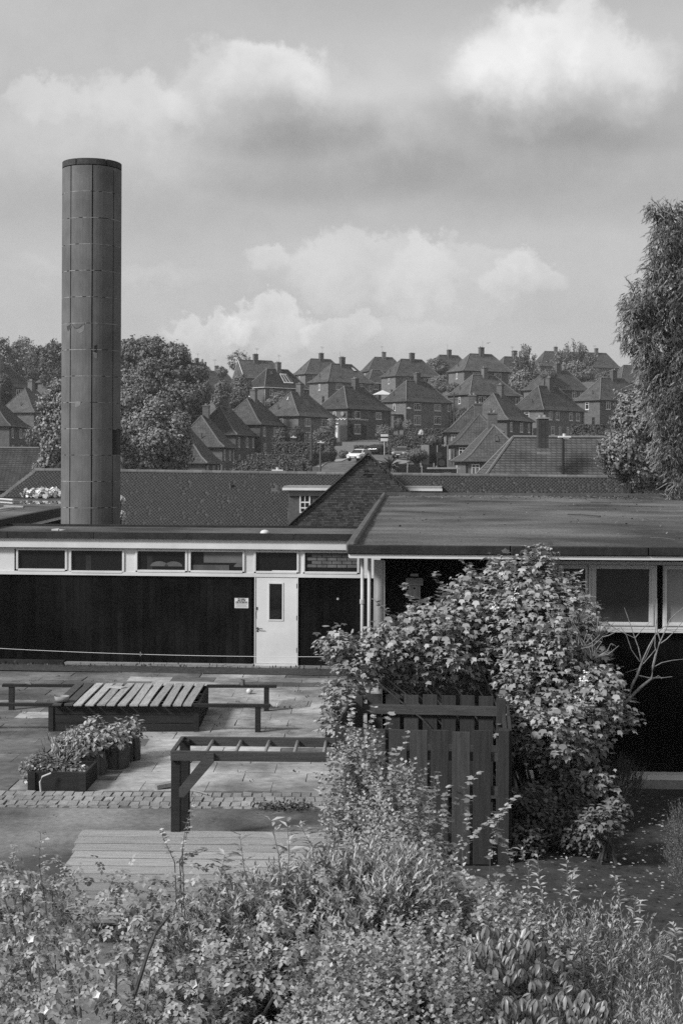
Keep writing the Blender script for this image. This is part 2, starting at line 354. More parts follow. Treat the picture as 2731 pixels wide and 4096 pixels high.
def clump(n, size, flat=.9):           # loose clump of leaf faces for a tree far away
    p = dirs(n) * rng.uniform(.35, 1, (n, 1)); v = []; f = []
    q = np.array([(-.5, -.35, 0), (.5, -.35, .0), (.42, .5, .12), (-.42, .5, .12)]); pos = p; ax = dirs(n); nr = p * .5 + dirs(n) * .5 + np.array((0, 0, 1.0)); ax = np.cross(nr, ax)
    return place((q, np.array([(0, 1, 2, 3)])), pos, ax, nr, size * rng.uniform(.6, 1.3, n))
def lumps(main, n, rr=(.25, .4), seed=0):
    """uneven outline: smaller ellipsoids spread over the main ones"""
    r0 = np.random.default_rng(seed); out = list(main)
    A = np.array([r[0] * r[1] + r[1] * r[2] for c, r in main]); A = A / A.sum()
    for i in range(n):
        c, r = main[r0.choice(len(main), p=A)]; d = r0.normal(size=3); d /= np.linalg.norm(d)
        k = r0.uniform(*rr) * min(r); out.append((np.array(c) + np.array(r) * d * .85, (k, k, k * .85)))
    return out
def shell(n, ells, deep=.45):
    """points through the outer part of a union of ellipsoids, and outward directions"""
    C = np.array([e[0] for e in ells], float); Rr = np.array([e[1] for e in ells], float)
    A = Rr[:, 0] * Rr[:, 1] + Rr[:, 1] * Rr[:, 2] + Rr[:, 0] * Rr[:, 2]; A /= A.sum()
    P_ = np.zeros((0, 3)); D_ = np.zeros((0, 3))
    while len(P_) < n:
        k = rng.choice(len(C), n, p=A); d = dirs(n); q = 1 - deep * rng.uniform(0, 1, (n, 1)) ** 1.7
        p = C[k] + Rr[k] * d * q
        e = (np.linalg.norm((p[:, None, :] - C[None]) / Rr[None], axis=2)); e[np.arange(n), k] = 9
        ok = e.min(1) > 1 - deep
        nn = d / Rr[k]; nn /= np.linalg.norm(nn, axis=1, keepdims=True)
        P_ = np.vstack([P_, p[ok]]); D_ = np.vstack([D_, nn[ok]])
    return P_[:n], D_[:n]
def foliage(name, T, pos, out, size, m, parent, mode='leaf', szvar=.3, up=.5, kind=None):
    n = len(pos); r = dirs(n)
    if mode == 'leaf':      # blades roughly facing out and up, tips turned down
        ax = out * (1, 1, 0) * .7 + r * .65 + np.array((0, 0, -.42)); nr = out * .45 + np.array((0, 0, up + .7)) + r * .38
    elif mode == 'shoot':   # axes reaching up and out
        ax = out * .45 + r * .35 + np.array((0, 0, .8)); nr = r
    elif mode == 'hang':
        ax = r * .6 + out * .2 + np.array((0, 0, -1.)); nr = out + r * .7
    else:
        nr = out + r * .35; ax = np.cross(nr, dirs(n))
    if isinstance(T, list):
        k = rng.integers(0, len(T), n); parts = []
        for i, t in enumerate(T):
            s = k == i
            if s.any(): parts.append(place(t, pos[s], ax[s], nr[s], size * (1 + szvar * U(s.sum()))))
        V, Fc = merge(*parts)
    else: V, Fc = place(T, pos, ax, nr, size * (1 + szvar * U(n)))
    return nmesh(name, V, Fc, m, parent, kind=kind)

# ================================================================== THE HILLSIDE: house positions, terrain, road
# name: X, Y, z of eaves, yaw, front, side, rise
HS = {
'H1':(-6.6,222.2,11.43,61.5,12.67,7.62,3.91),'H2':(1.0,237.7,13.18,51.7,13.06,7.40,3.94),'H3':(11.7,259.2,15.32,41.9,12.71,7.47,4.02),
'H4':(-2.9,296.2,20.87,37.3,12.81,7.39,4.05),'H5':(-9.1,349.7,25.68,29.6,12.95,7.30,4.06),'H6':(6.1,334.5,22.75,29.6,8.4,6.24,3.33),
'H7':(7.3,404.3,29.85,20.4,12.64,7.11,4.30),'H8':(12.0,321.2,23.60,27.8,12.84,7.28,4.12),'H9':(24.9,381.3,28.93,27.8,13.07,6.99,4.23),
'H10':(26.1,305.7,23.90,25.3,13.03,7.43,3.93),'H11':(37.2,332.6,25.12,30.6,12.95,7.26,4.09),'H12':(63.0,453.4,34.82,20.,30.,7.4,5.0),
'H13':(23.9,266.6,16.95,33.5,13.02,7.44,3.93),'H14':(40.7,289.2,19.10,29.8,13.05,7.06,4.19),'H15':(33.0,232.4,12.92,48.0,13.04,7.18,4.11),
'H16':(45.5,251.2,15.35,32.6,12.90,7.20,4.15),'H17':(66.6,340.8,23.43,25.2,12.76,6.86,4.40),'H18':(24.7,211.0,10.61,64.0,12.50,7.48,4.09),
'C1':(13.9,193.5,8.40,-2.6,8.14,12.0,3.81),'C2':(14.1,182.4,6.55,-0.6,7.69,12.02,4.03),'C3':(13.3,156.2,4.46,1.8,8.01,11.89,4.04),
'HA':(-15.2,185.2,6.17,86.,12.55,7.36,4.16),'HZ':(-16.0,170.1,4.10,86.,12.45,7.27,4.26),'HB':(-14.7,201.1,8.06,80.,12.94,7.14,4.18),
'HC':(-12.0,213.3,9.84,72.5,12.27,7.66,4.03),'HD':(-16.2,298.3,19.78,42.8,13.12,7.09,4.15),'HE':(-22.6,330.0,23.5,28.,12.4,7.2,4.4),
'HF':(-39.5,395.0,25.0,22.,12.0,6.96,4.4),'HG':(-46.0,412.3,28.4,33.2,12.41,7.05,4.40),'HH':(-53.4,247.9,12.65,76.1,11.55,7.50,4.36),
'HI':(-48.2,207.7,9.34,88.,12.03,7.87,3.93),'HJ':(-64.7,322.0,22.0,51.9,12.99,6.90,4.31),'HK':(-71.2,285.7,19.19,52.7,12.48,7.16,4.32)}
ctrl = []
for k, (x, y, z, a, W, D, r) in HS.items():
    u = Vector((math.cos(R(a)), math.sin(R(a)))); v = Vector((-u.y, u.x)); c = Vector((x, y)) + u * W / 2 + v * D / 2
    ctrl.append((c.x, c.y, z - 5.05, 9.))
ROADC = [(-3.2, 118, 1.9), (-2.6, 130, 2.6), (-2.0, 145, 3.2), (-.6, 160, 3.8), (1.6, 172, 4.3), (4.2, 183, 4.75), (7.5, 194, 5.3), (12, 205, 5.9), (18, 214, 6.4), (26, 221, 6.8)]
for x, y, z in ROADC: ctrl.append((x, y, z, 5.))
for x, y, z in ((-30, 130, 1.), (30, 125, .5), (0, 100, 1.2), (-12, 150, 1.6), (-60, 150, 2), (60, 150, 3), (9, 150, 2.2), (7.5, 158, 2.7), (10, 176, 3.9), (13, 190, 4.8), (-8, 165, 3.0), (-8.5, 180, 3.9), (-7, 195, 4.9),
                (90, 260, 14), (-110, 260, 12), (90, 200, 8), (-110, 200, 6), (-95, 330, 20), (100, 380, 27), (-20, 450, 27), (40, 480, 30), (110, 480, 30), (-110, 450, 28), (-60, 470, 28), (-25, 260, 12), (-32, 230, 9), (75, 290, 17)):
    ctrl.append((x, y, z, 8.))
CT = np.array(ctrl)
def ground(x, y):
    x = np.atleast_1d(np.asarray(x, float)); y = np.atleast_1d(np.asarray(y, float))
    d2 = (x[:, None] - CT[None, :, 0]) ** 2 + (y[:, None] - CT[None, :, 1]) ** 2
    ww = 1 / (d2 + CT[None, :, 3]) ** 1.6; z = (ww * CT[None, :, 2]).sum(1) / ww.sum(1)
    t = np.clip((y - 75) / 40, 0, 1); t = t * t * (3 - 2 * t); far = np.clip((np.hypot(x, y) - 520) / 200, 0, 1)
    return (z * (1 - far) + 29 * far) * t + (-.06) * (1 - t)
def gz(x, y): return float(ground([x], [y])[0])
gx = np.concatenate([np.linspace(-3000, -150, 12), np.linspace(-140, 140, 112), np.linspace(150, 3000, 12)])
gy = np.concatenate([np.linspace(-300, 60, 8), np.linspace(70, 480, 150), np.linspace(500, 4500, 14)])
GX, GY = np.meshgrid(gx, gy); GZ = ground(GX.ravel(), GY.ravel())
V = np.stack([GX.ravel(), GY.ravel(), GZ], 1); nx = len(gx); ny = len(gy)
i = np.arange(nx - 1)[None, :] + nx * np.arange(ny - 1)[:, None]; i = i.ravel()
nmesh('ground', V, np.stack([i, i + 1, i + nx + 1, i + nx], 1), M['grass'], smooth=True, kind='structure')

def ribbon(name, cl_, wl, wr, dz, m, th=0.):
    """strip along a centre line, draped on the ground: left and right half widths"""
    pts = [Vector(p) for p in cl_]; fine = []
    for a, b in zip(pts[:-1], pts[1:]):
        for k in range(6): fine.append(a.lerp(b, k / 6))
    fine.append(pts[-1]); mb = MB(); v = []; f = []
    for i_, p in enumerate(fine):
        d = (fine[min(i_ + 1, len(fine) - 1)] - fine[max(i_ - 1, 0)]); d.z = 0; d.normalize(); n_ = Vector((d.y, -d.x, 0))
        for s_ in (wl, wr):
            q = p + n_ * s_; zz = max(gz(q.x, q.y), p.z - 1.2) + dz; v.append((q.x, q.y, zz))
            if th: v.append((q.x, q.y, zz - th))
    k = 4 if th else 2
    for i_ in range(len(fine) - 1):
        b = i_ * k
        if th: f += [(b, b + k, b + k + 2, b + 2), (b, b + 1, b + k + 1, b + k), (b + 2, b + k + 2, b + k + 3, b + 3)]
        else: f.append((b, b + k, b + k + 1, b + 1))
    mb.poly(v, f); return mb.build(name, m)
tag(ribbon('road', ROADC, -3.0, 3.0, .10, M['road'], .3), kind='structure')
SIDE = [(9.5, 199, 5.6), (13, 196.5, 5.5), (18, 194, 5.3), (24, 190, 5.2), (34, 184, 5.0)]
tag(ribbon('kerb', ROADC, -3.2, -3.0, .20, M['concrete'], .3), kind='structure')
tag(ribbon('kerb', ROADC, 3.0, 3.2, .20, M['concrete'], .3), kind='structure')
tag(ribbon('pavement', ROADC, -5.0, -3.2, .19, M['pave'], .3), kind='structure')
tag(ribbon('pavement', ROADC, 3.2, 4.8, .19, M['pave'], .3), kind='structure')

# ================================================================== THE SCHOOL YARD GROUND
def rect(name, x0, x1, y0, y1, z, m, kind='structure', parent=None):
    return tag(MB().poly([(x0, y0, z), (x1, y0, z), (x1, y1, z), (x0, y1, z)], [(0, 1, 2, 3)]).build(name, m, parent), kind=kind)
rect('asphalt_yard', -9, 1.6, 11.0, 18.62, -.004, M['asphalt'])
soil = []
for iy in range(41):
    for ix in range(31):
        x = -8 + 22 * ix / 30; y = 3 + 17.6 * iy / 40
        t = min(1, max(0, (x - 1.0) / .6)) if y > 11 else 1
        soil.append((x if x > 1.4 or y < 11 else x, y, -.03 + t * (.035 + .05 * math.sin(x * 2.1 + y) * math.sin(y * 1.3) + random.uniform(-.015, .015))))
V = np.array(soil); i = (np.arange(30)[None, :] + 31 * np.arange(40)[:, None]).ravel()
nmesh('soil_ground', V, np.stack([i, i + 1, i + 32, i + 31], 1), M['soil'], smooth=True, kind='structure')
rect('slab_bedding', -10, 2.3, 18.5, 31.6, -.012, M['joints'])
# paving slabs, each one a piece
patio = empty('patio', (0, 0, 0), R(-1.2)); patio['kind'] = 'structure'
M['slabm'] = mat('dark_slab', .125, .9, .42, 6, .35, 90, rnd=.16, stain=.4, detail=9, ss=.6, pos=True)  # darker slab tone, picked mostly along the left and back of the patio
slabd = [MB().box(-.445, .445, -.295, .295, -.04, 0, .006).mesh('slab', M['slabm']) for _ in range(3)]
slabm = [MB().box(-.445, .445, -.295, .295, -.04, 0, .006).mesh('slab', M['slab']) for _ in range(5)]
y = 19.75; row = 0
while y < 30.3:
    x = -9.0 + (.45 if row % 2 else 0) + .06 * math.sin(row * 3.)
    while x < 1.9:
        if abs(x) * 5690 / y < 1900:
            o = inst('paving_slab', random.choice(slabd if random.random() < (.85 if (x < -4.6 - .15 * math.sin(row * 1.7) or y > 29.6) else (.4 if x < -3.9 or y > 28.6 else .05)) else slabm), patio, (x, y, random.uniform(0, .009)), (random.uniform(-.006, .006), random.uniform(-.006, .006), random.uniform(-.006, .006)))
        x += .8985
    y += .5985; row += 1
# granite setts: three rows and a half row along the edge
sett_strip = empty('sett_paving', (0, 0, 0), R(0)); sett_strip['kind'] = 'structure'
setm = []
for q in range(6):
    mb = MB(); a = .062; b = .122
    mb.poly([(-a, -b, -.05), (a, -b, -.05), (a, b, -.05), (-a, b, -.05)] + [(sx * (a - .004) + random.uniform(-.005, .003), sy * (b - .006) + random.uniform(-.008, .004), random.uniform(.006, .014)) for sx, sy in ((-1, -1), (1, -1), (1, 1), (-1, 1))],
            [(4, 5, 6, 7), (0, 1, 5, 4), (1, 2, 6, 5), (2, 3, 7, 6), (3, 0, 4, 7)])
    setm.append(mb.mesh('sett', M['sett']))
rect('sett_bedding', -10, 1.5, 18.55, 19.5, -.003, M['joints'])
rest = []
for r_, yy in enumerate((19.32, 19.06, 18.80, 18.62)):
    x = -5.3 + .06 * (r_ % 2) - .8
    while x < 1.3:
        pos = (x, yy + random.uniform(-.012, .012) + .03 * math.sin(x * .8), random.uniform(-.006, .006) + (.0 if r_ < 3 else -.012))
        if x > -4.9 and r_ < 3:
            inst('sett', random.choice(setm), sett_strip, pos, (random.uniform(-.04, .04), random.uniform(-.04, .04), random.uniform(-.05, .05)), (random.uniform(.9, 1.08), random.uniform(.9, 1.04) * (.55 if r_ == 3 else 1), 1))
        else: rest.append((pos, .5 if r_ == 3 else 1))
        x += .134 + random.uniform(-.005, .007)
mb = MB()
for (x, yy, z), s_ in rest: mb.box(x - .052, x + .052, yy - .11 * s_, yy + .11 * s_, z - .04, z + .016, .008)
tag(mb.build('sett', M['sett'], sett_strip), kind='stuff')
# drain cover with slots
dc = empty('drain_cover', G(1178, 2817), R(-2), 'cast iron drain grating set flush in the paving slabs', 'drain cover')
MB().box(-.30, .30, -.30, .30, .012, .016).build('frame', M['concrete'], dc)
mb = MB()
for i_ in range(9): mb.box(-.25, .25, -.25 + i_ * .058, -.225 + i_ * .058, .016, .032)
for i_ in range(6): mb.box(-.25 + i_ * .095, -.235 + i_ * .095, -.25, .25, .016, .030)
mb.build('grating', M['concrete'], dc)
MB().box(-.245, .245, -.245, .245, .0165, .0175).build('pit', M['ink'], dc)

# ================================================================== LEFT CLASSROOM BLOCK (door wall)
LA = R(-4.6); LO = P(1019, 2672, 31.05); LO.z = 0
LM = Matrix.Translation(LO) @ Matrix.Rotation(LA, 4, 'Z'); LI = LM.inverted()
def onL(px, py, d=0.0):
    """pixel -> (x, z) on the plane y=d of the block's own frame (y runs into the building)"""
    a = LI @ Vector((0, 0, CH)); b = LI @ P(px, py, 30.0); t = (d - a.y) / (b.y - a.y); q = a + (b - a) * t; return q.x, q.z
LB = empty('classroom_block', LO, LA, 'low flat-roofed black-boarded block with white clerestory band and white door', 'building')
def zx(zx_, zy_): return zx_ * .893, 1900 + zy_ * .893
xl = -7.6; xr = onL(1450, 2300)[0]
z0 = .06; zb = onL(1019, 2300)[1]            # underside of the white band
zt = onL(1019, 2196)[1]; zf = onL(1019, 2158)[1]; zr = zf + .115
MB().box(xl, xr + 1.2, .10, 2.6, 0, zb).build('wall', M['black'], LB)
# black vertical boards
bm_full = MB().box(0, .138, 0, .022, .0, zb - z0).mesh('wall_board', M['black'])
x = xl
while x < xr:
    if not (-.02 < x + .069 < .93): inst('wall_board', bm_full, LB, (x, .072 + random.uniform(-.002, .002), z0))
    x += .142
# band of windows
MB().box(xl, xr + .6, .03, .09, zb - .045, zb + .035).build('sill', M['white'], LB)
MB().box(xl, xr + .6, -.07, .02, zt, zf).build('fascia', M['white'], LB)
MB().box(xl, xr + .6, -.02, 2.4, zt + .02, zt + .05).build('soffit', M['white'], LB)
wins = [(82, 292), (320, 548), (616, 830), (855, 1087), (1147, 1330), (1366, 1600)]
gx_ = [onL(*zx(a, 390)) for a, b in wins]; gxe = [onL(*zx(b, 390)) for a, b in wins]
ztop = onL(900, 2208)[1]; zbot = zb + .035
edges = [xl]
for (a, _), (b, _) in zip(gx_, gxe): edges += [a, b]
edges.append(xr + .5)
mb = MB()
for k in range(0, len(edges), 2):
    a, b = edges[k], edges[k + 1]
    if k == 0: b -= .05; a_ = a
    if b - a > .095: MB().box(a + (.045 if k else 0), b - .045, .05, .12, zbot, zt - .002).build('panel', M['white'], LB)
MB().box(xl, xr + .5, .045, .12, ztop + .03, zt + .002).build('head_rail', M['white'], LB)
for k, ((a, _), (b, _)) in enumerate(zip(gx_, gxe)):
    t_ = .045; zb_ = zbot + (.0 if k == 1 else .03)
    f_ = MB().box(a - t_, a, .02, .10, zb_, ztop + .03).box(b, b + t_, .02, .10, zb_, ztop + .03).box(a, b, .02, .10, ztop, ztop + .03).box(a, b, .02, .10, zb_ - .03, zb_ + .02)
    fr = f_.build('window', M['white'], LB, bevel=.004)
    MB().box(a, b, .075, .08, zb_, ztop).build('pane', M['glass'], fr)
    # faded things on the inner sill / behind the panes that the windows show
curt = MB()
for k in (1, 2):
    a = gx_[k][0]; b = gxe[k][0]
    for j in range(5): curt.box(a + (b - a) * (.28 if k == 1 else .20) + j * .025, a + (b - a) * (.28 if k == 1 else .2) + .018 + j * .025, .068, .073, zbot + .03, ztop)
curt.build('curtain', mat('curtain', .035, .9), LB)
MB().box(gx_[3][0] + .28, gxe[3][0], .067, .074, zbot + .22, ztop).build('blind', mat('faded_blind', .11, .8, .3, 2), LB)
MB().box(gx_[3][0] + .02, gxe[3][0] - .3, .060, .074, zbot + .02, zbot + .17).build('inner_sill', mat('inner_board', .07, .8, .3, 3), LB)
for cx_, k_ in ((.45, 2), (.75, 2), (1.0, 3)):
    mb = MB(); xx = gx_[k_][0] + cx_ * (gxe[k_][0] - gx_[k_][0]); rr = .2
    pts = [(xx + rr * math.cos(t), .066, zbot + .13 + rr * .55 * math.sin(t)) for t in np.linspace(0, math.pi, 9)]
    pts = [(min(max(p[0], gx_[k_][0]), gxe[k_][0]), p[1], min(p[2], ztop)) for p in pts]
    mb.prism(pts, (0, 0, 0), (0, .008, 0)).build('cushion', mat('grey_cloth', .10, .8, .3, 4), LB)
# brickwork seen through the last window
bk = MB()
a = gx_[5][0]
for r_ in range(5):
    x = a + .04 + (.11 if r_ % 2 else 0)
    while x < xr + .1:
        bk.box(x, x + .205, .064, .073, zbot + .14 + r_ * .075, zbot + .14 + r_ * .075 + .062); x += .22
bk.build('inner_brickwork', mat('pale_brick', .11, .9, .5, 5), LB)
MB().box(gx_[4][0] + .35, gx_[4][0] + 1.02 - .1, .055, .074, zbot + .015, zbot + .065).build('vent', M['white'], LB)
# door
dx1 = onL(1192, 2500)[0]; dz = zb - .05
dr = MB().box(.012, dx1 - .025, .045, .085, .10, dz).build('door', M['door'], LB, bevel=.003)
MB().box(-.012, .008, .03, .1, .08, dz).box(dx1 - .02, dx1, .03, .1, .08, dz).build('door_frame', M['white'], LB)
MB().box(0, dx1, .02, .1, .05, .095).build('threshold', M['white'], LB)
ax0, az1 = onL(*zx(1207, 488)); ax1, az0 = onL(*zx(1263, 648))
fm = MB()
for (q0, q1, r0, r1) in ((ax0 - .03, ax0, az0 - .03, az1 + .03), (ax1, ax1 + .03, az0 - .03, az1 + .03), (ax0, ax1, az1, az1 + .03), (ax0, ax1, az0 - .03, az0)):
    fm.box(q0, q1, .033, .045, r0, r1)
fm.build('vision_panel_frame', M['white'], dr); MB().box(ax0, ax1, .040, .0445, az0, az1).build('vision_pane', M['glass'], dr)
hx, hz = onL(*zx(1153, 688))
mb = MB().tube([(hx, .045, hz), (hx, .0, hz)], .012, 8).tube([(hx, .004, hz), (hx + .12, .002, hz - .006)], .009, 8)
mb.tube([(hx, .044, hz), (hx, .032, hz)], .026, 12).tube([(hx, .044, hz - .055), (hx, .036, hz - .055)], .022, 12).build('handle', M['darkmetal'], dr, smooth=True)
for zz in (.35, 1.05, 1.75): MB().box(dx1 - .035, dx1 - .018, .028, .044, zz, zz + .1).build('hinge', M['darkmetal'], dr)
MB().box(.03, .06, .038, .045, 1.27, 1.33).tube([(.045, .036, 1.28), (.02, .036, 1.2), (.03, .036, 1.08)], .003, 4).build('entry_bolt', M['darkmetal'], dr)
# roof: felt edge, gravel surface, back kerb
rb = 3.0
RF = MB().box(xl, xr + .9, -.10, rb, zr - .03, zr).build('roof', M['felt'], LB)
x = xl
while x < xr + .5:
    ww = random.uniform(1.6, 2.4); MB().box(x, min(x + ww, xr + .9) - .012, -.135, -.09, zf - .004, zr + .025, .002).build('felt_edge', M['feltedge'], LB); x += ww
MB().box(xl, xr + .9, rb - .08, rb + .02, zr - .1, zr + .05, .004).build('roof_kerb', M['feltedge'], LB)
# plinth strips at the foot
MB().box(-4.2, -.02, -.10, .10, 0, .075, .01).build('plinth', M['concrete'], LB); MB().box(.95, xr + .8, -.08, .10, 0, .07, .008).build('plinth', M['concrete'], LB)
MB().box(xl, -4.22, -.09, .10, 0, .10, .01).build('plinth', M['feltedge'], LB)
MB().box(-.02, .97, -.13, .10, 0, .05, .01).build('door_step', M['concrete'], LB)
# moss bank along the foot of the wall
mo = []
for iy in range(7):
    for ix in range(90):
        xx = xl - 1 + ix * .13; mo.append((xx, -.95 + iy * .16, .012 + .05 * math.sin(iy / 6 * math.pi) * (.5 + .5 * random.random())))
V = np.array(mo); i = (np.arange(89)[None, :] + 90 * np.arange(6)[:, None]).ravel()
nmesh('moss_bank', V, np.stack([i, i + 1, i + 91, i + 90], 1), M['moss'], LB, smooth=True)
# notice with lettering
def text(s_, size, loc, parent, name, m, rot=(R(90), 0, 0), ext=.001, align='CENTER'):
    c = bpy.data.curves.new(name, 'FONT'); c.body = s_; c.size = size; c.extrude = ext; c.align_x = align; c.align_y = 'CENTER'; c.materials.append(m)
    o = link(bpy.data.objects.new(name, c), parent); o.location = loc; o.rotation_euler = rot; return flat_text(o)
sx0, sz1 = onL(*zx(1050, 552)); sx1, sz0 = onL(*zx(1112, 598)); scx = (sx0 + sx1) / 2; sh = sz1 - sz0
sg = empty('notice', LM @ Vector((scx, .06, sz0)), LA, 'small white HELP WANTED notice fixed to the black boards beside the door', 'sign')
MB().box(-(sx1 - sx0) / 2, (sx1 - sx0) / 2, 0, .006, 0, sh).build('board', M['poster'], sg)
MB().box(-.085, .085, -.002, -.0005, sh * .70, sh * .97).build('heading_block', M['ink'], sg); MB().box(-.125, .125, -.002, -.0005, sh * .47, sh * .68).build('heading_block', M['ink'], sg)
text('HELP', .085, (0, -.003, sh * .835), sg, 'lettering', M['poster']); text('WANTED', .068, (0, -.003, sh * .575), sg, 'lettering', M['poster'])
for k, ww in enumerate((.13, .11, .12, .14)): MB().box(-ww, ww, -.002, -.0005, sh * (.36 - .085 * k), sh * (.375 - .085 * k)).build('text_line', M['ink'], sg)
px_, pz_ = onL(*zx(1512, 556))
pl = empty('wall_plaque', LM @ Vector((px_, .06, pz_)), LA, 'tiny pale plaque screwed to the black boards near the downpipes', 'plaque')
MB().box(-.022, .022, 0, .008, -.02, .02).build('plate', M['plastic'], pl); MB().box(-.017, .017, -.002, 0, -.004, .004).build('slot', M['ink'], pl)
# white debris on this roof
a = LM @ Vector((onL(*(232, 2128), d=.8)[0], .9, zr)); mb = MB(); mb.box(-.16, .0, -.03, .03, 0, .035, .012).box(.01, .15, -.02, .03, 0, .03, .015)
tag(mb.build('torn_packaging', M['plastic']), 'torn white packaging lying on the low felt roof in front of the chimney', 'litter'); bpy.data.objects['torn_packaging'].location = a
a = LM @ Vector((onL(1060, 2137, d=.3)[0], .3, zr)); mb = MB(); pr = [(.10, 0), (.105, .02), (.09, .05), (.06, .075), (.02, .085)]
vs = [(r * math.cos(2 * math.pi * k / 12), r * math.sin(2 * math.pi * k / 12), h) for r, h in pr for k in range(12)]
mb.poly(vs, [(i_ * 12 + k, i_ * 12 + (k + 1) % 12, (i_ + 1) * 12 + (k + 1) % 12, (i_ + 1) * 12 + k) for i_ in range(4) for k in range(12)] + [tuple(range(48, 60))])
dm = empty('roof_vent_dome', a, 0, 'small white domed vent cap standing on the low felt roof edge', 'vent'); mb.build('cap', M['plastic'], dm, smooth=True); MB().tube([(0, 0, -.02), (0, 0, .01)], .12, 12).build('flange', M['darkmetal'], dm)

# ================================================================== CHIMNEY OF CONCRETE PANELS
chy = 37.2; cc = P(364.5, 2117, chy); CR = .765
chim = empty('panelled_chimney', (cc.x, chy, 0), 0, 'tall round chimney clad in curved grey concrete panels', 'chimney')
PH = 105.5 * 36.5 / 5690; ztopc = P(364, 660, 36.5).z
nrow = int(ztopc / PH); phi0 = R(-90 + 11)
MB().tube([(0, 0, 0), (0, 0, ztopc)], CR - .045, 40).build('core', M['ink'], chim, smooth=False)
def panel_mesh(h, r=CR, a=math.pi / 4, gap=.032, n=7, dmg=None):
    mb = MB(); v = []; f = []; da = gap / r
    for rr in (r, r - .05):
        for i_ in range(n + 1):
            t = da / 2 + (a - da) * i_ / n
            for z in (.008, h - .008): v.append((rr * math.cos(t), rr * math.sin(t), z))
    k = 2 * (n + 1)
    for i_ in range(n):
        b = 2 * i_; f += [(b, b + 2, b + 3, b + 1), (b + k, b + k + 1, b + k + 3, b + k + 2), (b + 1, b + 3, b + k + 3, b + k + 1), (b, b + k, b + k + 2, b + 2)]
    f += [(0, 1, k + 1, k), (2 * n, k + 2 * n, k + 2 * n + 1, 2 * n + 1)]
    return mb.poly(v, f).mesh('panel', M['panel'])
pm = panel_mesh(PH); top_z = ztopc
for r_ in range(nrow + 1):
    z = top_z - (r_ + 1) * PH
    hh = 1.0
    if z < 0: break
    for k in range(8):
        ang = phi0 + k * math.pi / 4
        if r_ == 10 and k == 1: continue     # the missing panel on the shaded side
        o = inst('panel', pm, chim, (0, 0, z), (0, 0, ang + random.uniform(-.003, .003)))
MB().tube([(0, 0, top_z - 11 * PH), (0, 0, top_z - 10 * PH)], CR - .035, 40).build('exposed_lining', M['ink'], chim)
mb = MB()
for r_ in range(1, nrow + 1):   # lime joints that show pale between the rows
    z = top_z - r_ * PH; nseg = 48
    for k in range(nseg):
        if random.random() < .22: continue
        t0 = 2 * math.pi * k / nseg; t1 = 2 * math.pi * (k + 1) / nseg; h = random.uniform(.003, .008)
        mb.poly([(rr * math.cos(t), rr * math.sin(t), zz) for rr in (CR - .03, CR + .003) for t in (t0, t1) for zz in (z - h, z + h)], [(4, 6, 7, 5), (0, 4, 5, 1), (2, 3, 7, 6), (1, 5, 7, 3), (0, 2, 6, 4)])
mb.build('lime_joint', M['joint'], chim)
capm = panel_mesh(.17, CR - .0, math.pi / 3, .03, 9); capm.name = 'cap_segment'; capm.materials[0] = M['panelcap']
for k in range(6): inst('cap_segment', capm, chim, (0, 0, top_z + .01), (0, 0, R(-112) + k * math.pi / 3))
MB().tube([(0, 0, top_z), (0, 0, top_z + .15)], CR - .05, 40).build('flue_top', M['panelcap'], chim)
def on_cyl(px, py, r=CR):
    """pixel -> angle, z on the front of the shaft"""
    d = P(px, py, 1.0); a = Vector((0, 0, CH)); d = d - a; ox, oy = -cc.x, -chy
    A = d.x ** 2 + d.y ** 2; B = 2 * (ox * d.x + oy * d.y); C_ = ox * ox + oy * oy - r * r; t = (-B - math.sqrt(B * B - 4 * A * C_)) / (2 * A)
    return math.atan2(oy + d.y * t, ox + d.x * t), CH + d.z * t
def patch(pts, m, name, out=.004):
    c = [on_cyl(*p) for p in pts]; v = []
    for rr in (CR + out, CR - .03): v += [(rr * math.cos(a), rr * math.sin(a), z) for a, z in c]
    n = len(pts); MB().poly(v, [tuple(range(n))] + [(i_, n + i_, n + (i_ + 1) % n, (i_ + 1) % n) for i_ in range(n)]).build(name, m, chim)
zc = lambda x, y: (200 + x / 1.517, 600 + y / 1.517)
patch([zc(118, 1046), zc(213, 1048), zc(211, 1060), zc(120, 1056)], M['ink'], 'crack')
patch([zc(136, 1058), zc(200, 1059), zc(188, 1078), zc(168, 1088), zc(150, 1080)], M['panelcap'], 'spalled_patch')
patch([zc(165, 1086), zc(190, 1076), zc(213, 1062), zc(208, 1095), zc(185, 1112), zc(168, 1104)], M['spall'], 'spalled_patch')
patch([zc(105, 1070), zc(128, 1058), zc(134, 1075), zc(112, 1100)], M['panelcap'], 'spalled_patch', .005)
patch([zc(242, 1208), zc(286, 1180), zc(287, 1232), zc(262, 1222)], M['ink'], 'crack')
patch([zc(262, 1224), zc(288, 1232), zc(286, 1268), zc(270, 1258)], M['spall'], 'spalled_patch')
patch([zc(155, 1524), zc(190, 1526), zc(184, 1552), zc(156, 1562)], M['spall'], 'spalled_patch')
patch([zc(292, 90), zc(400, 112), zc(398, 128), zc(345, 106), zc(293, 108)], M['spall'], 'spalled_patch')

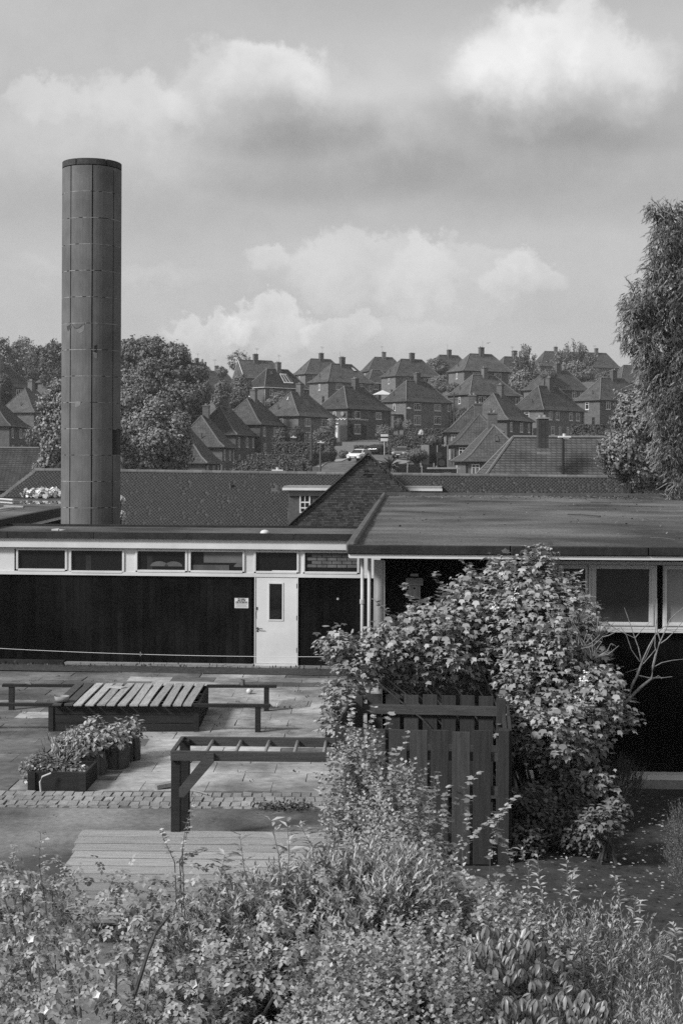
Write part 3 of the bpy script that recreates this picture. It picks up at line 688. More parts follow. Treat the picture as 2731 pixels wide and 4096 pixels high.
# ================================================================== RAISED FLAT ROOF BEHIND (far side)
RZ = P(0, 2080, 34.0).z; q1 = G(0, 2080, RZ); q2 = G(246, 2032, RZ)
ang = math.atan2(q2.y - q1.y, q2.x - q1.x)
RBk = empty('raised_flat_block', (q1.x, q1.y, 0), ang - R(90), 'raised flat-roofed black-walled block with puddled gravel roof', 'building')
Lg = 19.5
MB().box(-14, -.15, .1, Lg, 0, RZ - .30).build('wall', M['black'], RBk)
mb = MB().box(-14, 0, -2.0, Lg, RZ - .06, RZ - .02); mb.build('roof', M['felt'], RBk)
MB().box(-.10, .06, -2.0, Lg, RZ - .24, RZ + .01, .003).build('felt_edge', M['feltedge'], RBk)
MB().box(-.06, .03, -2.0, Lg, RZ - .33, RZ - .245).build('drip_board', M['white'], RBk)
MB().box(-14, .06, Lg - .06, Lg + .06, RZ - .24, RZ + .02, .003).build('felt_edge', M['feltedge'], RBk)
pu = G(150, 2008, RZ)
mb = MB(); pts = [(pu.x + 1.6 * math.cos(t) * (1 + .25 * math.sin(3 * t)), pu.y + 2.2 * math.sin(t) * (1 + .2 * math.cos(2 * t)), RZ - .012) for t in np.linspace(0, 2 * math.pi, 28, endpoint=False)]
tag(mb.poly(pts, [tuple(range(28))]).build('puddle', M['water']), 'shallow puddle lying on the raised flat roof behind the chimney', 'puddle')
def stick(pa, pb, z, r, name, m, lab, cat, rise=0.):
    a = G(*pa, z); b = G(*pb, z); mb = MB().tube([a + Vector((0, 0, r)), a.lerp(b, .5) + Vector((0, .03, r + rise)), b + Vector((0, 0, r))], r, 7)
    o = mb.build(name, m); tag(o, lab, cat); return o
stick((-30, 1998), (55, 2004), RZ, .035, 'length_of_pipe', M['plastic'], 'pale pipe lying on the raised flat roof, farther one beside the puddle', 'pipe')
stick((-30, 2048), (57, 2034), RZ, .03, 'length_of_pipe', M['plastic'], 'pale bent pipe lying on the raised flat roof, close to its edge', 'pipe', .02)
stick((20, 2031), (98, 2034), RZ, .04, 'wooden_batten', M['concrete'], 'broken pale batten lying on the raised flat roof', 'batten')

# ================================================================== RIGHT CLASSROOM BLOCK (big flat roof)
RA = R(-2.6); RO = P(1500, 3100, 20.1); RO.z = 0
RM = Matrix.Translation(RO) @ Matrix.Rotation(RA, 4, 'Z'); RI = RM.inverted()
def onR(px, py, d=0.0):
    a = RI @ Vector((0, 0, CH)); b = RI @ P(px, py, 20.0); t = (d - a.y) / (b.y - a.y); q = a + (b - a) * t; return q.x, q.z
RB = empty('large_flat_roofed_block', RO, RA, 'large flat-roofed black-boarded block with gravel felt roof and white-framed windows', 'building')
rz = onR(1391, 2183, -.62)[1]; XR = 9.0; xL = onR(1391, 2190, -.62)[0]; DEP = 28.8
zbtm = rz - .115
MB().box(.06, XR, .06, DEP - .5, 0, rz - .25).build('wall', M['black'], RB)
wb = MB().box(0, .138, 0, .022, .0, 1).mesh('wall_board', M['black'])
wz0, wz1 = onR(2500, 2515)[1], onR(2500, 2260)[1]     # window band
wx0 = onR(2215, 2400)[0]
x = .12; k = 0
while x < XR - 1.5:
    top = rz - .27 if x < wx0 - .1 else wz0 - .02
    o = inst('wall_board', wb, RB, (x, .035 + random.uniform(-.002, .002), .20), (0, 0, 0), (1, 1, top - .20)); x += .142
MB().box(.02, .10, .01, .09, .0, rz - .24).build('corner_board', M['pipe'], RB)
MB().box(-.03, .02, .02, .10, 1.85, rz - .24, .004).box(.10, .13, .0, .08, 1.55, rz - .24, .006).build('corner_trim', M['pipe'], RB)
MB().box(xL + .04, XR, -.60, .35, zbtm - .05, zbtm - .02).build('soffit', M['white'], RB)
MB().box(xL + .02, XR, -.61, -.575, zbtm - .055, zbtm - .002).build('drip_board', M['white'], RB)
MB().box(xL + .01, xL + .05, -.60, DEP, zbtm - .045, zbtm - .002).build('drip_board', M['white'], RB)
# roof surface with a gentle unevenness
rv = []
for iy in range(61):
    for ix in range(49):
        xx = xL + .1 + (XR - xL - .1) * ix / 48; yy = -.6 + (DEP + .6) * iy / 60
        rv.append((xx, yy, rz - .03 + .018 * math.sin(xx * .9 + yy * .5) * math.sin(yy * .35 + 1) - (.02 if 0 < iy < 60 else 0) + (.03 if iy == 0 else 0)))
V = np.array(rv); i = (np.arange(48)[None, :] + 49 * np.arange(60)[:, None]).ravel()
nmesh('roof', V, np.stack([i, i + 1, i + 50, i + 49], 1), M['felt'], RB, smooth=True)
x = xL
while x < XR:
    ww = random.uniform(1.7, 2.3); MB().box(x, min(x + ww, XR) - .01, -.64, -.58, zbtm + .0, rz + .012, .002).build('felt_edge', M['feltedge'], RB, bevel=.012); x += ww
y = -.62
while y < DEP:
    ll = random.uniform(1.0, 1.3); MB().box(xL - .02, xL + .11, y, min(y + ll, DEP) - .012, rz - .11, rz + .055, .004).build('coping', M['coping'], RB, bevel=.03); y += ll
MB().box(xL + .15, XR, DEP - .1, DEP + .05, rz - .12, rz + .07, .004).build('coping', M['coping'], RB)
# shallow ponding rims and twigs on the roof
for k_, (a_, b_) in enumerate((((2270, 2060), (2400, 2068)), ((2360, 2010), (2440, 2014)), ((2600, 2152), (2700, 2160)))):
    stick(a_, b_, rz - .03, .016 if k_ < 2 else .006, 'fallen_twig', M['bark'] if k_ < 2 else M['stem'], ('short dark twig lying mid-way on the big flat roof', 'dark twig lying near the back of the big flat roof', 'thin pale stalk lying near the front edge of the big flat roof')[k_], 'twig', .01)
# windows of the band
def rwin(x0, x1, z0_, z1_, pane, wdt=.11, name='window'):
    f_ = MB()
    f_.box(x0, x0 + wdt, -.03, .05, z0_, z1_).box(x1 - wdt, x1, -.03, .05, z0_, z1_).box(x0 + wdt, x1 - wdt, -.03, .05, z1_ - .055, z1_).box(x0 + wdt, x1 - wdt, -.03, .05, z0_ + .0, z0_ + .095)
    fr = f_.build(name, M['white'], RB, bevel=.005)
    i_ = MB(); a, b, c, d = x0 + wdt * .45, x1 - wdt * .45, z0_ + .05, z1_ - .03
    i_.box(a, a + .03, -.045, -.031, c, d).box(b - .03, b, -.045, -.031, c, d).box(a + .03, b - .03, -.045, -.031, d - .02, d).box(a + .03, b - .03, -.045, -.031, c, c + .02).build('sash', M['white'], fr)
    MB().box(x0 + wdt, x1 - wdt, .0, .006, z0_ + .095, z1_ - .055).build('pane', pane, fr); return fr
ax_ = onR(2351, 2400)[0]; bx_ = onR(2625, 2400)[0]; cx_ = onR(2650, 2400)[0]
darkpane = mat('dark_pane', .045, .12, .35, 2.5, spec=.4)
rwin(ax_, bx_, wz0, wz1, darkpane)
rwin(cx_, cx_ + 1.6, wz0, wz1, M['frosted'], .04)
rwin(onR(2241, 2400)[0], ax_ - .01, wz0, wz1, M['glass'], .012); rwin(wx0 - .1, onR(2241, 2400)[0] - .004, wz0, wz1, M['frosted'], .01)
MB().box(wx0 - .1, cx_ + 1.6, -.05, .06, wz0 - .045, wz0 - .003).build('sill', M['white'], RB)
MB().box(wx0 - .1, cx_ + 1.6, -.01, .06, wz1 + .003, wz1 + .05).build('head_rail', M['white'], RB)
MB().box(.5, XR, -.14, .05, .12, .19, .004).build('plinth', M['white'], RB); MB().box(.5, XR, -.16, .05, -.02, .117, .006).build('plinth', M['concrete'], RB)
for px1, y_, r_ in ((1449, -.30, .024), (1477, -.12, .027)):
    xx = onR(px1, 2400, y_)[0]
    dp = MB().tube([(xx, y_, .05), (xx, y_, zbtm - .04)], r_, 10)
    dpo = dp.build('downpipe', M['pipe'], RB, smooth=True)
    for zz in (1.0, 2.55 if y_ < -.2 else 1.75): MB().tube([(xx, y_, zz), (xx, y_, zz + .06)], r_ + .01, 12).build('collar', M['pipe'], dpo)
# bird box
bxx, bz0 = onR(1657, 2393); bz1 = onR(1657, 2338)[1]
bb = empty('bird_box', RM @ Vector((bxx, .03, bz0)), RA, 'weathered wooden bird box with pitched lid hung on the black boards', 'bird box'); h = bz1 - bz0; hw = .085
MB().box(-hw, hw, -.13, -.002, 0, h).build('box', M['woodl'], bb); MB().box(-.028, hw * .62, -.137, -.131, .01, h * .96).build('front_door', M['woodl'], bb)
mb = MB().poly([(-.12, -.16, h + .0), (.12, -.16, h + .0), (.12, .0, h + .07), (-.12, .0, h + .07), (-.12, -.16, h + .016), (.12, -.16, h + .016), (.12, 0, h + .088), (-.12, 0, h + .088)], [(0, 1, 2, 3), (4, 7, 6, 5), (0, 4, 5, 1), (1, 5, 6, 2), (0, 3, 7, 4)]); mb.build('lid', M['concrete'], bb)
MB().tube([(.0, -.139, h * .78), (.0, -.136, h * .78)], .018, 12).build('entrance_hole', M['ink'], bb)
MB().box(-.055, .055, -.02, -.002, h + .115, h + .15).build('hanging_plate', M['woodl'], bb)

# ================================================================== LONG TILED HALL
h1 = P(145, 1883, 68.5); h2 = P(2731, 1915, 66.0); HAng = math.atan2(h2.y - h1.y, h2.x - h1.x); HTilt = (h2.z - h1.z) / (h2 - h1).length
hall = empty('tiled_hall', (h1.x, h1.y, 0), HAng, 'long dark tiled hall with unbroken ridge and hipped end behind the flat roofs', 'building')
HL_ = (Vector((h2.x, h2.y)) - Vector((h1.x, h1.y))).length + 4.0; Hz = h1.z
MB().box(.5, HL_ - .1, -4.9, 4.9, 0, Hz - 5.2 + .2).build('wall', M['brickj'], hall) if Hz - 5 > .3 else None
rid = lambda x: Hz + HTilt * x
base = MB(); D_ = 4.0
base.poly([(-D_, -D_, rid(-D_) - D_), (HL_, -D_, rid(HL_) - D_), (HL_, 0, rid(HL_) - .0), (0, 0, rid(0)), (-D_, D_, rid(-D_) - D_), (HL_, D_, rid(HL_) - D_)],
          [(0, 1, 2, 3), (3, 2, 5, 4), (0, 3, 4)]).build('roof', M['tile'], hall)
MB().box(-3.6, HL_, -3.7, 3.7, -.05, rid(HL_) - 3.7).build('wall', M['brickj'], hall)
tm = [MB().box(-.080, .080, -.165, 0, -.002, .016, .003).mesh('tile', M['tilep']) for _ in range(3)]
tl = MB().box(-.080, .080, -.165, 0, -.002, .020, .003).mesh('tile', M['lichen'])
HI_ = (Matrix.Translation((h1.x, h1.y, 0)) @ Matrix.Rotation(HAng, 4, 'Z')).inverted()
def on_hall(px, py):
    a = HI_ @ Vector((0, 0, CH)); b = HI_ @ P(px, py, 60.0); dd = b - a   # roof plane: z = rid(x) + y
    t = (Hz + HTilt * a.x + a.y - a.z) / (dd.z - HTilt * dd.x - dd.y); return a + dd * t
lich = set()
def mark(px, py, n=1):
    n = (n + 1) // 2
    q = on_hall(px, py); k = int((-q.y) / .0707)
    for j in range(n): lich.add((k, int((q.x + 50) / .166) + j))
for px_, py_, n_ in ((1095, 1932, 3), (1108, 1939, 2), (1112, 1944, 3), (1086, 1951, 4), (1099, 1957, 3), (1082, 1965, 5), (1070, 1968, 2), (735, 1970, 1), (652, 2071, 1), (830, 2063, 1), (1735, 1929, 2), (1740, 1935, 2),
                     (1805, 1945, 3), (1840, 1954, 3), (1868, 1962, 2), (1880, 1966, 2), (2190, 1972, 2), (2230, 1985, 2), (2370, 1948, 2), (2400, 1950, 1), (2045, 1911, 1), (2270, 1925, 1), (920, 2005, 1), (983, 2111, 3), (1110, 2080, 1), (950, 2057, 1), (2380, 2000, 2), (905, 1978, 2), (912, 1990, 3), (908, 2000, 2)): mark(px_, py_, n_)
for _ in range(70): mark(random.uniform(490, 1130), random.uniform(1900, 2110))
for _ in range(80): mark(random.uniform(1700, 2700), random.uniform(1915, 1980))
nt_ = []; indiv = 0; c45 = math.cos(R(45)); ra = R(42.5)
indl = 0
for k in range(46):
    d = .0707 * k + .03; x = -d + (.083 if k % 2 else 0); x = math.ceil((x + 50) / .166) * .166 - 50 + (.083 if k % 2 else 0)
    while x < HL_ - .1:
        key = (k, int((x + 50) / .166)); z = rid(x) - d + .075
        if key in lich and indl < 240: inst('tile', tl, hall, (x, -d, z - .075 + .03), (R(45) - .05, 0, random.uniform(-.02, .02))); indl += 1
        elif 1 <= k <= 9 and 17.0 < x < 20.6 and indiv < 0: inst('tile', random.choice(tm), hall, (x, -d, z - .075 + .028), (R(45) - .055, random.uniform(-.01, .01), random.uniform(-.02, .02))); indiv += 1
        else: nt_.append((x, -d, z - .075 + .026 + (random.random() < .02) * .008))
        x += .166
T_ = np.array(nt_); n = len(T_); J = rng.uniform(-.0015, .0015, (n, 8, 3)); B = (BOXV - np.array((.5, 1, 0))) * np.array((.1655, .165, .034)); cr, sr = math.cos(R(42)), math.sin(R(42))
B = np.stack([B[:, 0], B[:, 1] * cr - B[:, 2] * sr, B[:, 1] * sr + B[:, 2] * cr], 1)
V = T_[:, None, :] + B[None] + J; V[:, :, 2] += rng.uniform(-.0015, .002, (n, 1)); Fc = (BOXF[None] + (np.arange(n) * 8)[:, None, None]).reshape(-1, 4)
M['tilej'] = leafmat('clay_tile_joined', .045, .09, 0.0, .8, .25)
nmesh('tile', V.reshape(-1, 3), Fc, M['tilej'], hall, kind='stuff')
rt = MB(); pts = [(0, .13 * math.cos(t), .11 * math.sin(t)) for t in np.linspace(math.pi * 1.08, -.08 * math.pi, 8)]
rt.prism(pts, (0, 0, 0), (.445, 0, 0)); rtm = rt.mesh('ridge_tile', M['ridge'])
x = 0
while x < HL_ - .4: inst('ridge_tile', rtm, hall, (x, 0, rid(x) + .02 + random.uniform(-.004, .004)), (0, -math.atan(HTilt) + random.uniform(-.006, .006), 0)); x += .452
hipl = MB().prism([(0, .11, -.02), (0, .0, .10), (0, -.11, -.02)], (0, 0, 0), (.26, 0, 0)).mesh('hip_tile', M['ridge'])
for k in range(20):
    d = k * .145; inst('hip_tile', hipl, hall, (-d, -d, rid(-d) - d + .04), (0, 0, 0), (1, 1, 1))
for o in [c for c in hall.children if c.name.startswith('hip_tile')]: o.rotation_euler = Vector((-1, -1, -1.35)).to_track_quat('X', 'Z').to_euler()
for (px_, py_, hh) in ((923, 1958, .26), (1156, 2082, .5)):
    q = on_hall(px_, py_); vp = MB().tube([(q.x, q.y, q.z - .1), (q.x, q.y, q.z + hh)], .055, 8).build('vent_pipe', M['coping'], hall)
    MB().tube([(q.x, q.y, q.z + hh - .02), (q.x, q.y, q.z + hh + .05)], .075, 8).build('cowl', M['coping'], vp)
    MB().box(q.x - .25, q.x + .25, q.y - .35, q.y + .05, q.z - .28, q.z - .24).build('flashing', M['coping'], hall)
# dormers either side of the gable: brick cheeks, flat top, white casement
d0 = HI_ @ P(1163, 1950, 66.6); d1 = HI_ @ P(1768, 1960, 65.6); dyf = -1.35
zt_ = CH - (1950 - HZ) * 66.3 / F; a0 = d0.x; a1 = d1.x
do = MB().box(a0 + .1, a1 - .2, -2.6, -.2, zt_ - 2.0, zt_ - .25).build('dormer', M['brick'], hall)
MB().box(a0 - .1, a1, -2.85, -.1, zt_ - .02, zt_ + .09).build('dormer_roof', M['concrete'], do); MB().box(a0 - .14, a1 + .03, -2.93, -2.86, zt_ - .10, zt_ + .01).build('gutter', M['white'], do)
MB().box(a0 + .12, a1 - .2, -2.68, -2.61, zt_ - .36, zt_ - .11).build('fascia', M['concrete'], do)
def fwin(parent, x0, x1, z0_, z1_, y, t_=.05, nx_=2, nz_=(.45,), glass=None, name='window'):
    f_ = MB().box(x0, x0 + t_, y - .05, y, z0_, z1_).box(x1 - t_, x1, y - .05, y, z0_, z1_).box(x0 + t_, x1 - t_, y - .05, y, z1_ - t_, z1_).box(x0 + t_, x1 - t_, y - .05, y, z0_, z0_ + t_)
    for k in range(1, nx_): f_.box(x0 + (x1 - x0) * k / nx_ - t_ * .3, x0 + (x1 - x0) * k / nx_ + t_ * .3, y - .045, y - .004, z0_ + t_, z1_ - t_)
    for q in nz_: zz = z1_ - (z1_ - z0_) * q; f_.box(x0 + t_, x1 - t_, y - .042, y - .002, zz - t_ * .5, zz + t_ * .5)
    fr = f_.build(name, M['hwhite'], parent); MB().box(x0 + t_, x1 - t_, y - .02, y - .012, z0_ + t_, z1_ - t_).build('pane', glass or M['farglass'], fr); return fr
wxa = (HI_ @ P(1193, 2000, 64.2)).x; wxb = (HI_ @ P(1237, 2000, 64.2)).x
fwin(do, wxa, wxb, P(1200, 2054, 64.2).z, P(1200, 1979, 64.2).z, -2.62, .06, 2, (.42, .72)); fwin(do, wxb + 1.1, wxb + 1.7, P(1200, 2054, 64.2).z, P(1200, 1979, 64.2).z, -2.62, .06)

# ---- brick gable of the projecting wing
ga = P(1472, 1813, 60.5); GA = R(-1.5)
GM = Matrix.Translation((ga.x, ga.y, 0)) @ Matrix.Rotation(GA, 4, 'Z')
wing = empty('brick_gable_wing', (ga.x, ga.y, 0), GA, 'dark brick gable end with tiled verges and a cross-shaped vent', 'building')
gl = GM.inverted() @ P(1139, 2120, 60.5); za = ga.z - .06; sl = (za - gl.z) / -gl.x; zlo = .0
hwid = (za - zlo) / sl
MB().poly([(-hwid, .03, zlo), (hwid, .03, zlo), (0, .03, za), (-hwid, 5.5, zlo), (hwid, 5.5, zlo), (0, 5.5, za)], [(0, 1, 2), (5, 4, 3), (0, 3, 4, 1), (1, 4, 5, 2), (0, 2, 5, 3)]).build('wall', M['mortar'], wing)
bkm = [MB().box(0, .213, 0, .04, 0, .062, .002).mesh('brick', M['brick']) for _ in range(4)]; bkh = [MB().box(0, .098, 0, .04, 0, .062, .002).mesh('brick', M['brick']) for _ in range(3)]
br_all = []; row = 0; z = za - .16
while z > 1.2:
    half = (za - z - .075) / sl; x = -half + random.uniform(0, .05)
    while x < half - .05:
        L_ = .213 if random.random() < .62 else .098
        if x + L_ > half: L_ = .098
        if x + L_ > half + .02: break
        if not (abs(x + L_ / 2 + .0) < .06 and za - 1.18 < z < za - .72) and not (abs(x + L_ / 2) < .15 and abs(z - (za - .90)) < .035): br_all.append((x, z, L_))
        x += L_ + .011
    z -= .0735; row += 1
mb = MB()
for k, (x, z, L_) in enumerate(br_all):
    y0_ = random.uniform(-.004, .004)
    if k < 300: inst('brick', random.choice(bkm if L_ > .15 else bkh), wing, (x, y0_ - .008, z), (0, 0, random.uniform(-.01, .01)))
    else: mb.box(x, x + L_, -.01 + y0_, .028, z, z + .062, .0015)
M['brickk'] = leafmat('brick_joined', .062, .42, 0.0, .9, .2)
tag(mb.build('brick', M['brickk'], wing), kind='stuff')
MB().box(-.035, .035, .0, .028, za - 1.18, za - .72).box(-.14, -.036, .0, .028, za - .93, za - .865).box(.036, .14, .0, .028, za - .93, za - .865).build('cross_vent', M['ink'], wing)
vt = MB().box(0, .165, -.10, .12, 0, .03, .004).mesh('verge_tile', M['tilep'])
for s_ in (-1, 1):
    n_ = int(hwid / math.cos(math.atan(sl)) / .15)
    for k in range(n_):
        d = k * .15 * math.cos(math.atan(sl))
        for q in (0, 1):
            o = inst('verge_tile', vt, wing, (s_ * d, 0 - q * .03, za - d * sl + .03 + q * .035), (0, (math.atan(sl) + random.uniform(-.02, .03)) if s_ > 0 else (math.pi - math.atan(sl) + random.uniform(-.03, .02)), 0))
            if s_ < 0: o.location.z += .03
for s_ in (-1, 1):
    MB().poly([(0, -.02, za + .02), (s_ * hwid, -.02, zlo + .02), (s_ * hwid, 5.6, zlo + .02), (0, 5.6, za + .02)], [(0, 1, 2, 3)]).build('roof', M['tile'], wing)
MB().tube([(0, -.1, za + .08), (0, 5.6, za + .08)], .14, 12).build('ridge_tile', M['ridge'], wing)

# ================================================================== HOUSES ON THE HILL
wcache = {}; blinds = {}; M['blind'] = mat('curtained_pane', .12, .3, .5, 3)
def wmesh(w_, h_, n_, dark=False, top=True):
    k = (round(w_, 2), round(h_, 2), n_, dark, top)
    if k in wcache: return wcache[k]
    t_ = .085; f_ = MB().box(0, t_, -.06, .02, 0, h_).box(w_ - t_, w_, -.06, .02, 0, h_).box(t_, w_ - t_, -.06, .02, h_ - t_, h_).box(t_, w_ - t_, -.06, .02, 0, t_)
    for q in range(1, n_): f_.box(w_ * q / n_ - .04, w_ * q / n_ + .04, -.055, .01, t_, h_ - t_)
    if top:
        if n_ > 1: f_.box(t_, w_ / n_ - .04, -.053, .008, h_ * .70, h_ * .70 + .06); f_.box(w_ * (n_ - 1) / n_ + .04, w_ - t_, -.053, .008, h_ * .70, h_ * .70 + .06)
        else: f_.box(t_, w_ - t_, -.053, .008, h_ * .68, h_ * .68 + .06)
    f_.box(-.06, w_ + .06, -.10, .0, -.09, -.005)
    a = f_.mesh('window', M['carg' if dark else 'hwhite']); b = MB().box(t_, w_ - t_, -.022, -.012, t_, h_ - t_).mesh('pane', M['farglass'])
    wcache[k] = (a, b); return wcache[k]
def wput(root, face, W_, D_, f, z, w_, h_, n_, dark=False, top=True, name='window'):
    a, b = wmesh(w_, h_, n_, dark, top)
    if b.name + 'x' not in blinds:
        c_ = b.copy(); c_.materials[0] = M['blind']; blinds[b.name + 'x'] = c_
    bl_ = blinds[b.name + 'x']
    if face == 'front': loc = (.35 + f * (W_ - .7) - w_ / 2, .345, z); rot = (0, 0, 0)
    else: loc = (.345, .35 + f * (D_ - .7) + w_ / 2, z); rot = (0, 0, R(-90))
    o = inst(name, a, root, loc, rot); inst('pane', bl_ if random.random() < .3 else b, o, (0, 0, 0)); return o
def courses(mb, e0, e1, t1, t0, n_, lift=.03):
    e0, e1, t1, t0 = map(Vector, (e0, e1, t1, t0)); nr = (e1 - e0).cross(t0 - e0)
    if nr.length < 1e-6: nr = (e1 - e0).cross(t1 - e0)
    nr.normalize(); v = []; f = []
    for k in range(n_):
        a0, a1 = e0.lerp(t0, k / n_), e1.lerp(t1, k / n_); b0, b1 = e0.lerp(t0, (k + 1) / n_), e1.lerp(t1, (k + 1) / n_); c = len(v)
        v += [a0, a1, a0 + nr * lift, a1 + nr * lift, b1 + nr * .002, b0 + nr * .002]; f += [(c, c + 1, c + 3, c + 2), (c + 2, c + 3, c + 4, c + 5)]
    mb.poly(v, f)
STY = {
 'A': dict(front=[(.24, 3.45, 1.7, 1.25, 3), (.68, 3.45, 1.7, 1.25, 3), (.93, 3.4, .6, 1.2, 1), (.24, .75, 1.7, 1.75, 3), (.68, .95, 1.7, 1.5, 3)], side=[(.45, 3.35, .6, 1.25, 1)]),
 'B': dict(front=[(.16, 3.4, 1.0, 1.35, 2), (.33, 3.4, 1.0, 1.35, 2), (.66, 3.4, 1.0, 1.35, 2), (.83, 3.4, 1.0, 1.35, 2), (.22, .9, 1.0, 1.4, 2), (.39, .6, .55, 1.7, 1), (.58, .7, .55, 1.6, 1), (.80, .85, 1.0, 1.35, 2)], side=[(.5, 3.4, .9, 1.3, 1)]),
 'C': dict(front=[(.22, 3.4, 1.6, 1.2, 3), (.70, 3.4, 1.6, 1.2, 3), (.22, .8, 1.7, 1.6, 3), (.72, .8, 1.7, 1.6, 3)], side=[(.4, 3.3, .6, 1.2, 1)]),
 'D': dict(front=[(.15, 3.3, .9, 1.4, 2), (.55, 3.3, 1.3, 1.4, 3), (.85, 3.3, .9, 1.4, 2), (.18, .7, .9, 1.5, 2), (.60, .7, 1.3, 1.5, 3)], side=[(.75, 3.2, .7, 1.3, 1), (.80, .7, .7, 1.3, 1)]),
}
def house(key, label, sty='A', dark=False, gutter='darkmetal', aerial=1, gable=False, wallh=5.0, chim=True, step=.22, pots=2, twin=False):
    x, y, ze, a, W_, D_, r_ = HS[key]; root = empty('house', (x, y, ze - wallh), R(a), label, 'house', 'brick houses stepping up the hillside')
    hz = wallh; rm = M['hroofd' if dark else 'hroof']
    MB().box(.35, W_ - .35, .35, D_ - .35, -2.5, hz - .02).build('wall', M['hbrick'], root)
    half = min(W_, D_) / 2; k1 = .24; k2 = .17          # sprocketed eaves: flatter at the foot
    def ring(q): return [(q * half * 1, q * half, 0), (W_ - q * half, q * half, 0), (W_ - q * half, D_ - q * half, 0), (q * half, D_ - q * half, 0)]
    E = [Vector(p) + Vector((0, 0, hz)) for p in ring(0)]; K = [Vector(p) + Vector((0, 0, hz + r_ * k2)) for p in ring(k1)]
    if gable: K[0].x = 0; K[3].x = 0
    if W_ >= D_: A = Vector((0 if gable else half, half, hz + r_)); B = Vector((W_ - half, half, hz + r_)); T = [A, B, B, A]
    else: A = Vector((half, half, hz + r_)); B = Vector((half, D_ - half, hz + r_)); T = [A, A, B, B]
    mb = MB(); n1_ = max(2, int(k1 * half / step)); n2_ = max(6, int((1 - k1) * math.hypot(half, r_) / step))
    for i_ in range(4):
        j_ = (i_ + 1) % 4
        if gable and i_ == 3: continue
        courses(mb, E[i_], E[j_], K[j_], K[i_], n1_); courses(mb, K[i_], K[j_], T[j_], T[i_], n2_)
    mb.poly([E[0] - Vector((0, 0, .05)), E[1] - Vector((0, 0, .05)), E[2] - Vector((0, 0, .05)), E[3] - Vector((0, 0, .05))], [(0, 1, 2, 3)])
    if gable: mb.poly([E[0], K[0], A, K[3], E[3]], [(0, 1, 2, 3, 4)])
    rf = mb.build('roof', rm, root)
    if gable:
        MB().prism([(.3, .45, hz), (.3, D_ - .45, hz), (.3, half, hz + r_ - .35)], (0, 0, 0), (-.28, 0, 0)).build('gable_wall', M['hbrick'], root)
        MB().tube([(-.02, 0, hz), (-.02, half, hz + r_)], .07, 4).tube([(-.02, D_, hz), (-.02, half, hz + r_)], .07, 4).build('bargeboard', M['hwhite'], root)
    mb = MB(); hp = [(0, 0), (1, 1), (2, 2), (3, 3)]
    for i_ in range(4):
        if gable and i_ in (0, 3): continue
        mb.tube([E[i_] + Vector((0, 0, .03)), K[i_] + Vector((0, 0, .03)), T[i_] + Vector((0, 0, .03))], .09, 5)
    mb.tube([A + Vector((0, 0, .04)), B + Vector((0, 0, .04))], .12, 6); mb.build('hip_tiles', M['ridge'], rf)
    g_ = MB(); o_ = .07
    for p, q in ((E[0], E[1]), (E[3], E[0]), (E[1], E[2])): g_.tube([p + Vector((-o_ if p is E[0] or p is E[3] else 0, -o_ if p.y < 1 else 0, -.04)), q + Vector((-o_ if q.x < 1 else 0, -o_ if q.y < 1 else 0, -.04))], .065, 5)
    gt = g_.build('gutter', M[gutter], root)
    for dxp in (.55, W_ - .9): MB().tube([(dxp - .2, -.02, hz - .08), (dxp - .15, .27, hz - .45), (dxp - .15, .27, -.3)], .05, 5).build('downpipe', M[gutter], root)
    if chim:
        cs = [.5] if not twin else [.17, .83]
        for fr in cs:
            cxm = A.lerp(B, fr); c_ = MB().box(cxm.x - .52, cxm.x + .52, cxm.y - .62, cxm.y + .22, hz + r_ - 1.1, hz + r_ + 1.35).build('chimney', M['hbrick'], root)
            MB().box(cxm.x - .60, cxm.x + .60, cxm.y - .70, cxm.y + .30, hz + r_ + 1.35, hz + r_ + 1.47).box(cxm.x - .50, cxm.x + .50, cxm.y - .60, cxm.y + .20, hz + r_ + 1.47, hz + r_ + 1.53).build('cap', M['hbrick'], c_)
            for q in range(pots): MB().tube([(cxm.x - .28 + .5 * q, cxm.y - .2, hz + r_ + 1.5), (cxm.x - .28 + .5 * q, cxm.y - .2, hz + r_ + random.uniform(1.62, 1.8))], [.13, .11], 8).build('chimney_pot', M['concrete'], c_)
            MB().box(cxm.x - .60, cxm.x + .60, cxm.y - .75, cxm.y - .62, hz + r_ - .85, hz + r_ - .78).build('flashing', M['concrete'], c_)
            if aerial:
                zz = hz + r_ + 1.5; ax0_ = cxm.x + random.choice((-.45, .45)); ht = random.uniform(.7, 1.8); am = MB().tube([(ax0_, cxm.y, zz - .5), (ax0_, cxm.y, zz + ht)], .022, 4)
                if aerial > 1 or random.random() < .5:
                    for q in range(3): am.tube([(ax0_ - .6, cxm.y + .0, zz + ht - .05 - q * .16), (ax0_ + .5, cxm.y, zz + ht - .05 - q * .16)], .014, 4)
                am.build('aerial', M['darkmetal'], c_)
    st = STY[sty] if wallh > 4 else dict(front=[], side=[])
    for f, z, w_, h_, n_ in st['front']: wput(root, 'front', W_, D_, f, z, w_, h_, n_)
    for f, z, w_, h_, n_ in st['side']: wput(root, 'side', W_, D_, f, z, w_, h_, n_)
    if wallh > 4: wput(root, 'side', W_, D_, .25, .05, .85, 2.0, 1, name='door', dark=(sty != 'D'))
    pass
    def on(face, f, t, up=.0):      # point on the steep part of a roof face (for skylights and vents)
        if face == 'front': e0, e1, t0, t1 = K[0], K[1], T[0], T[1]
        else: e0, e1, t0, t1 = K[3], K[0], T[3], T[0]
        return e0.lerp(e1, f).lerp(t0.lerp(t1, f), t)
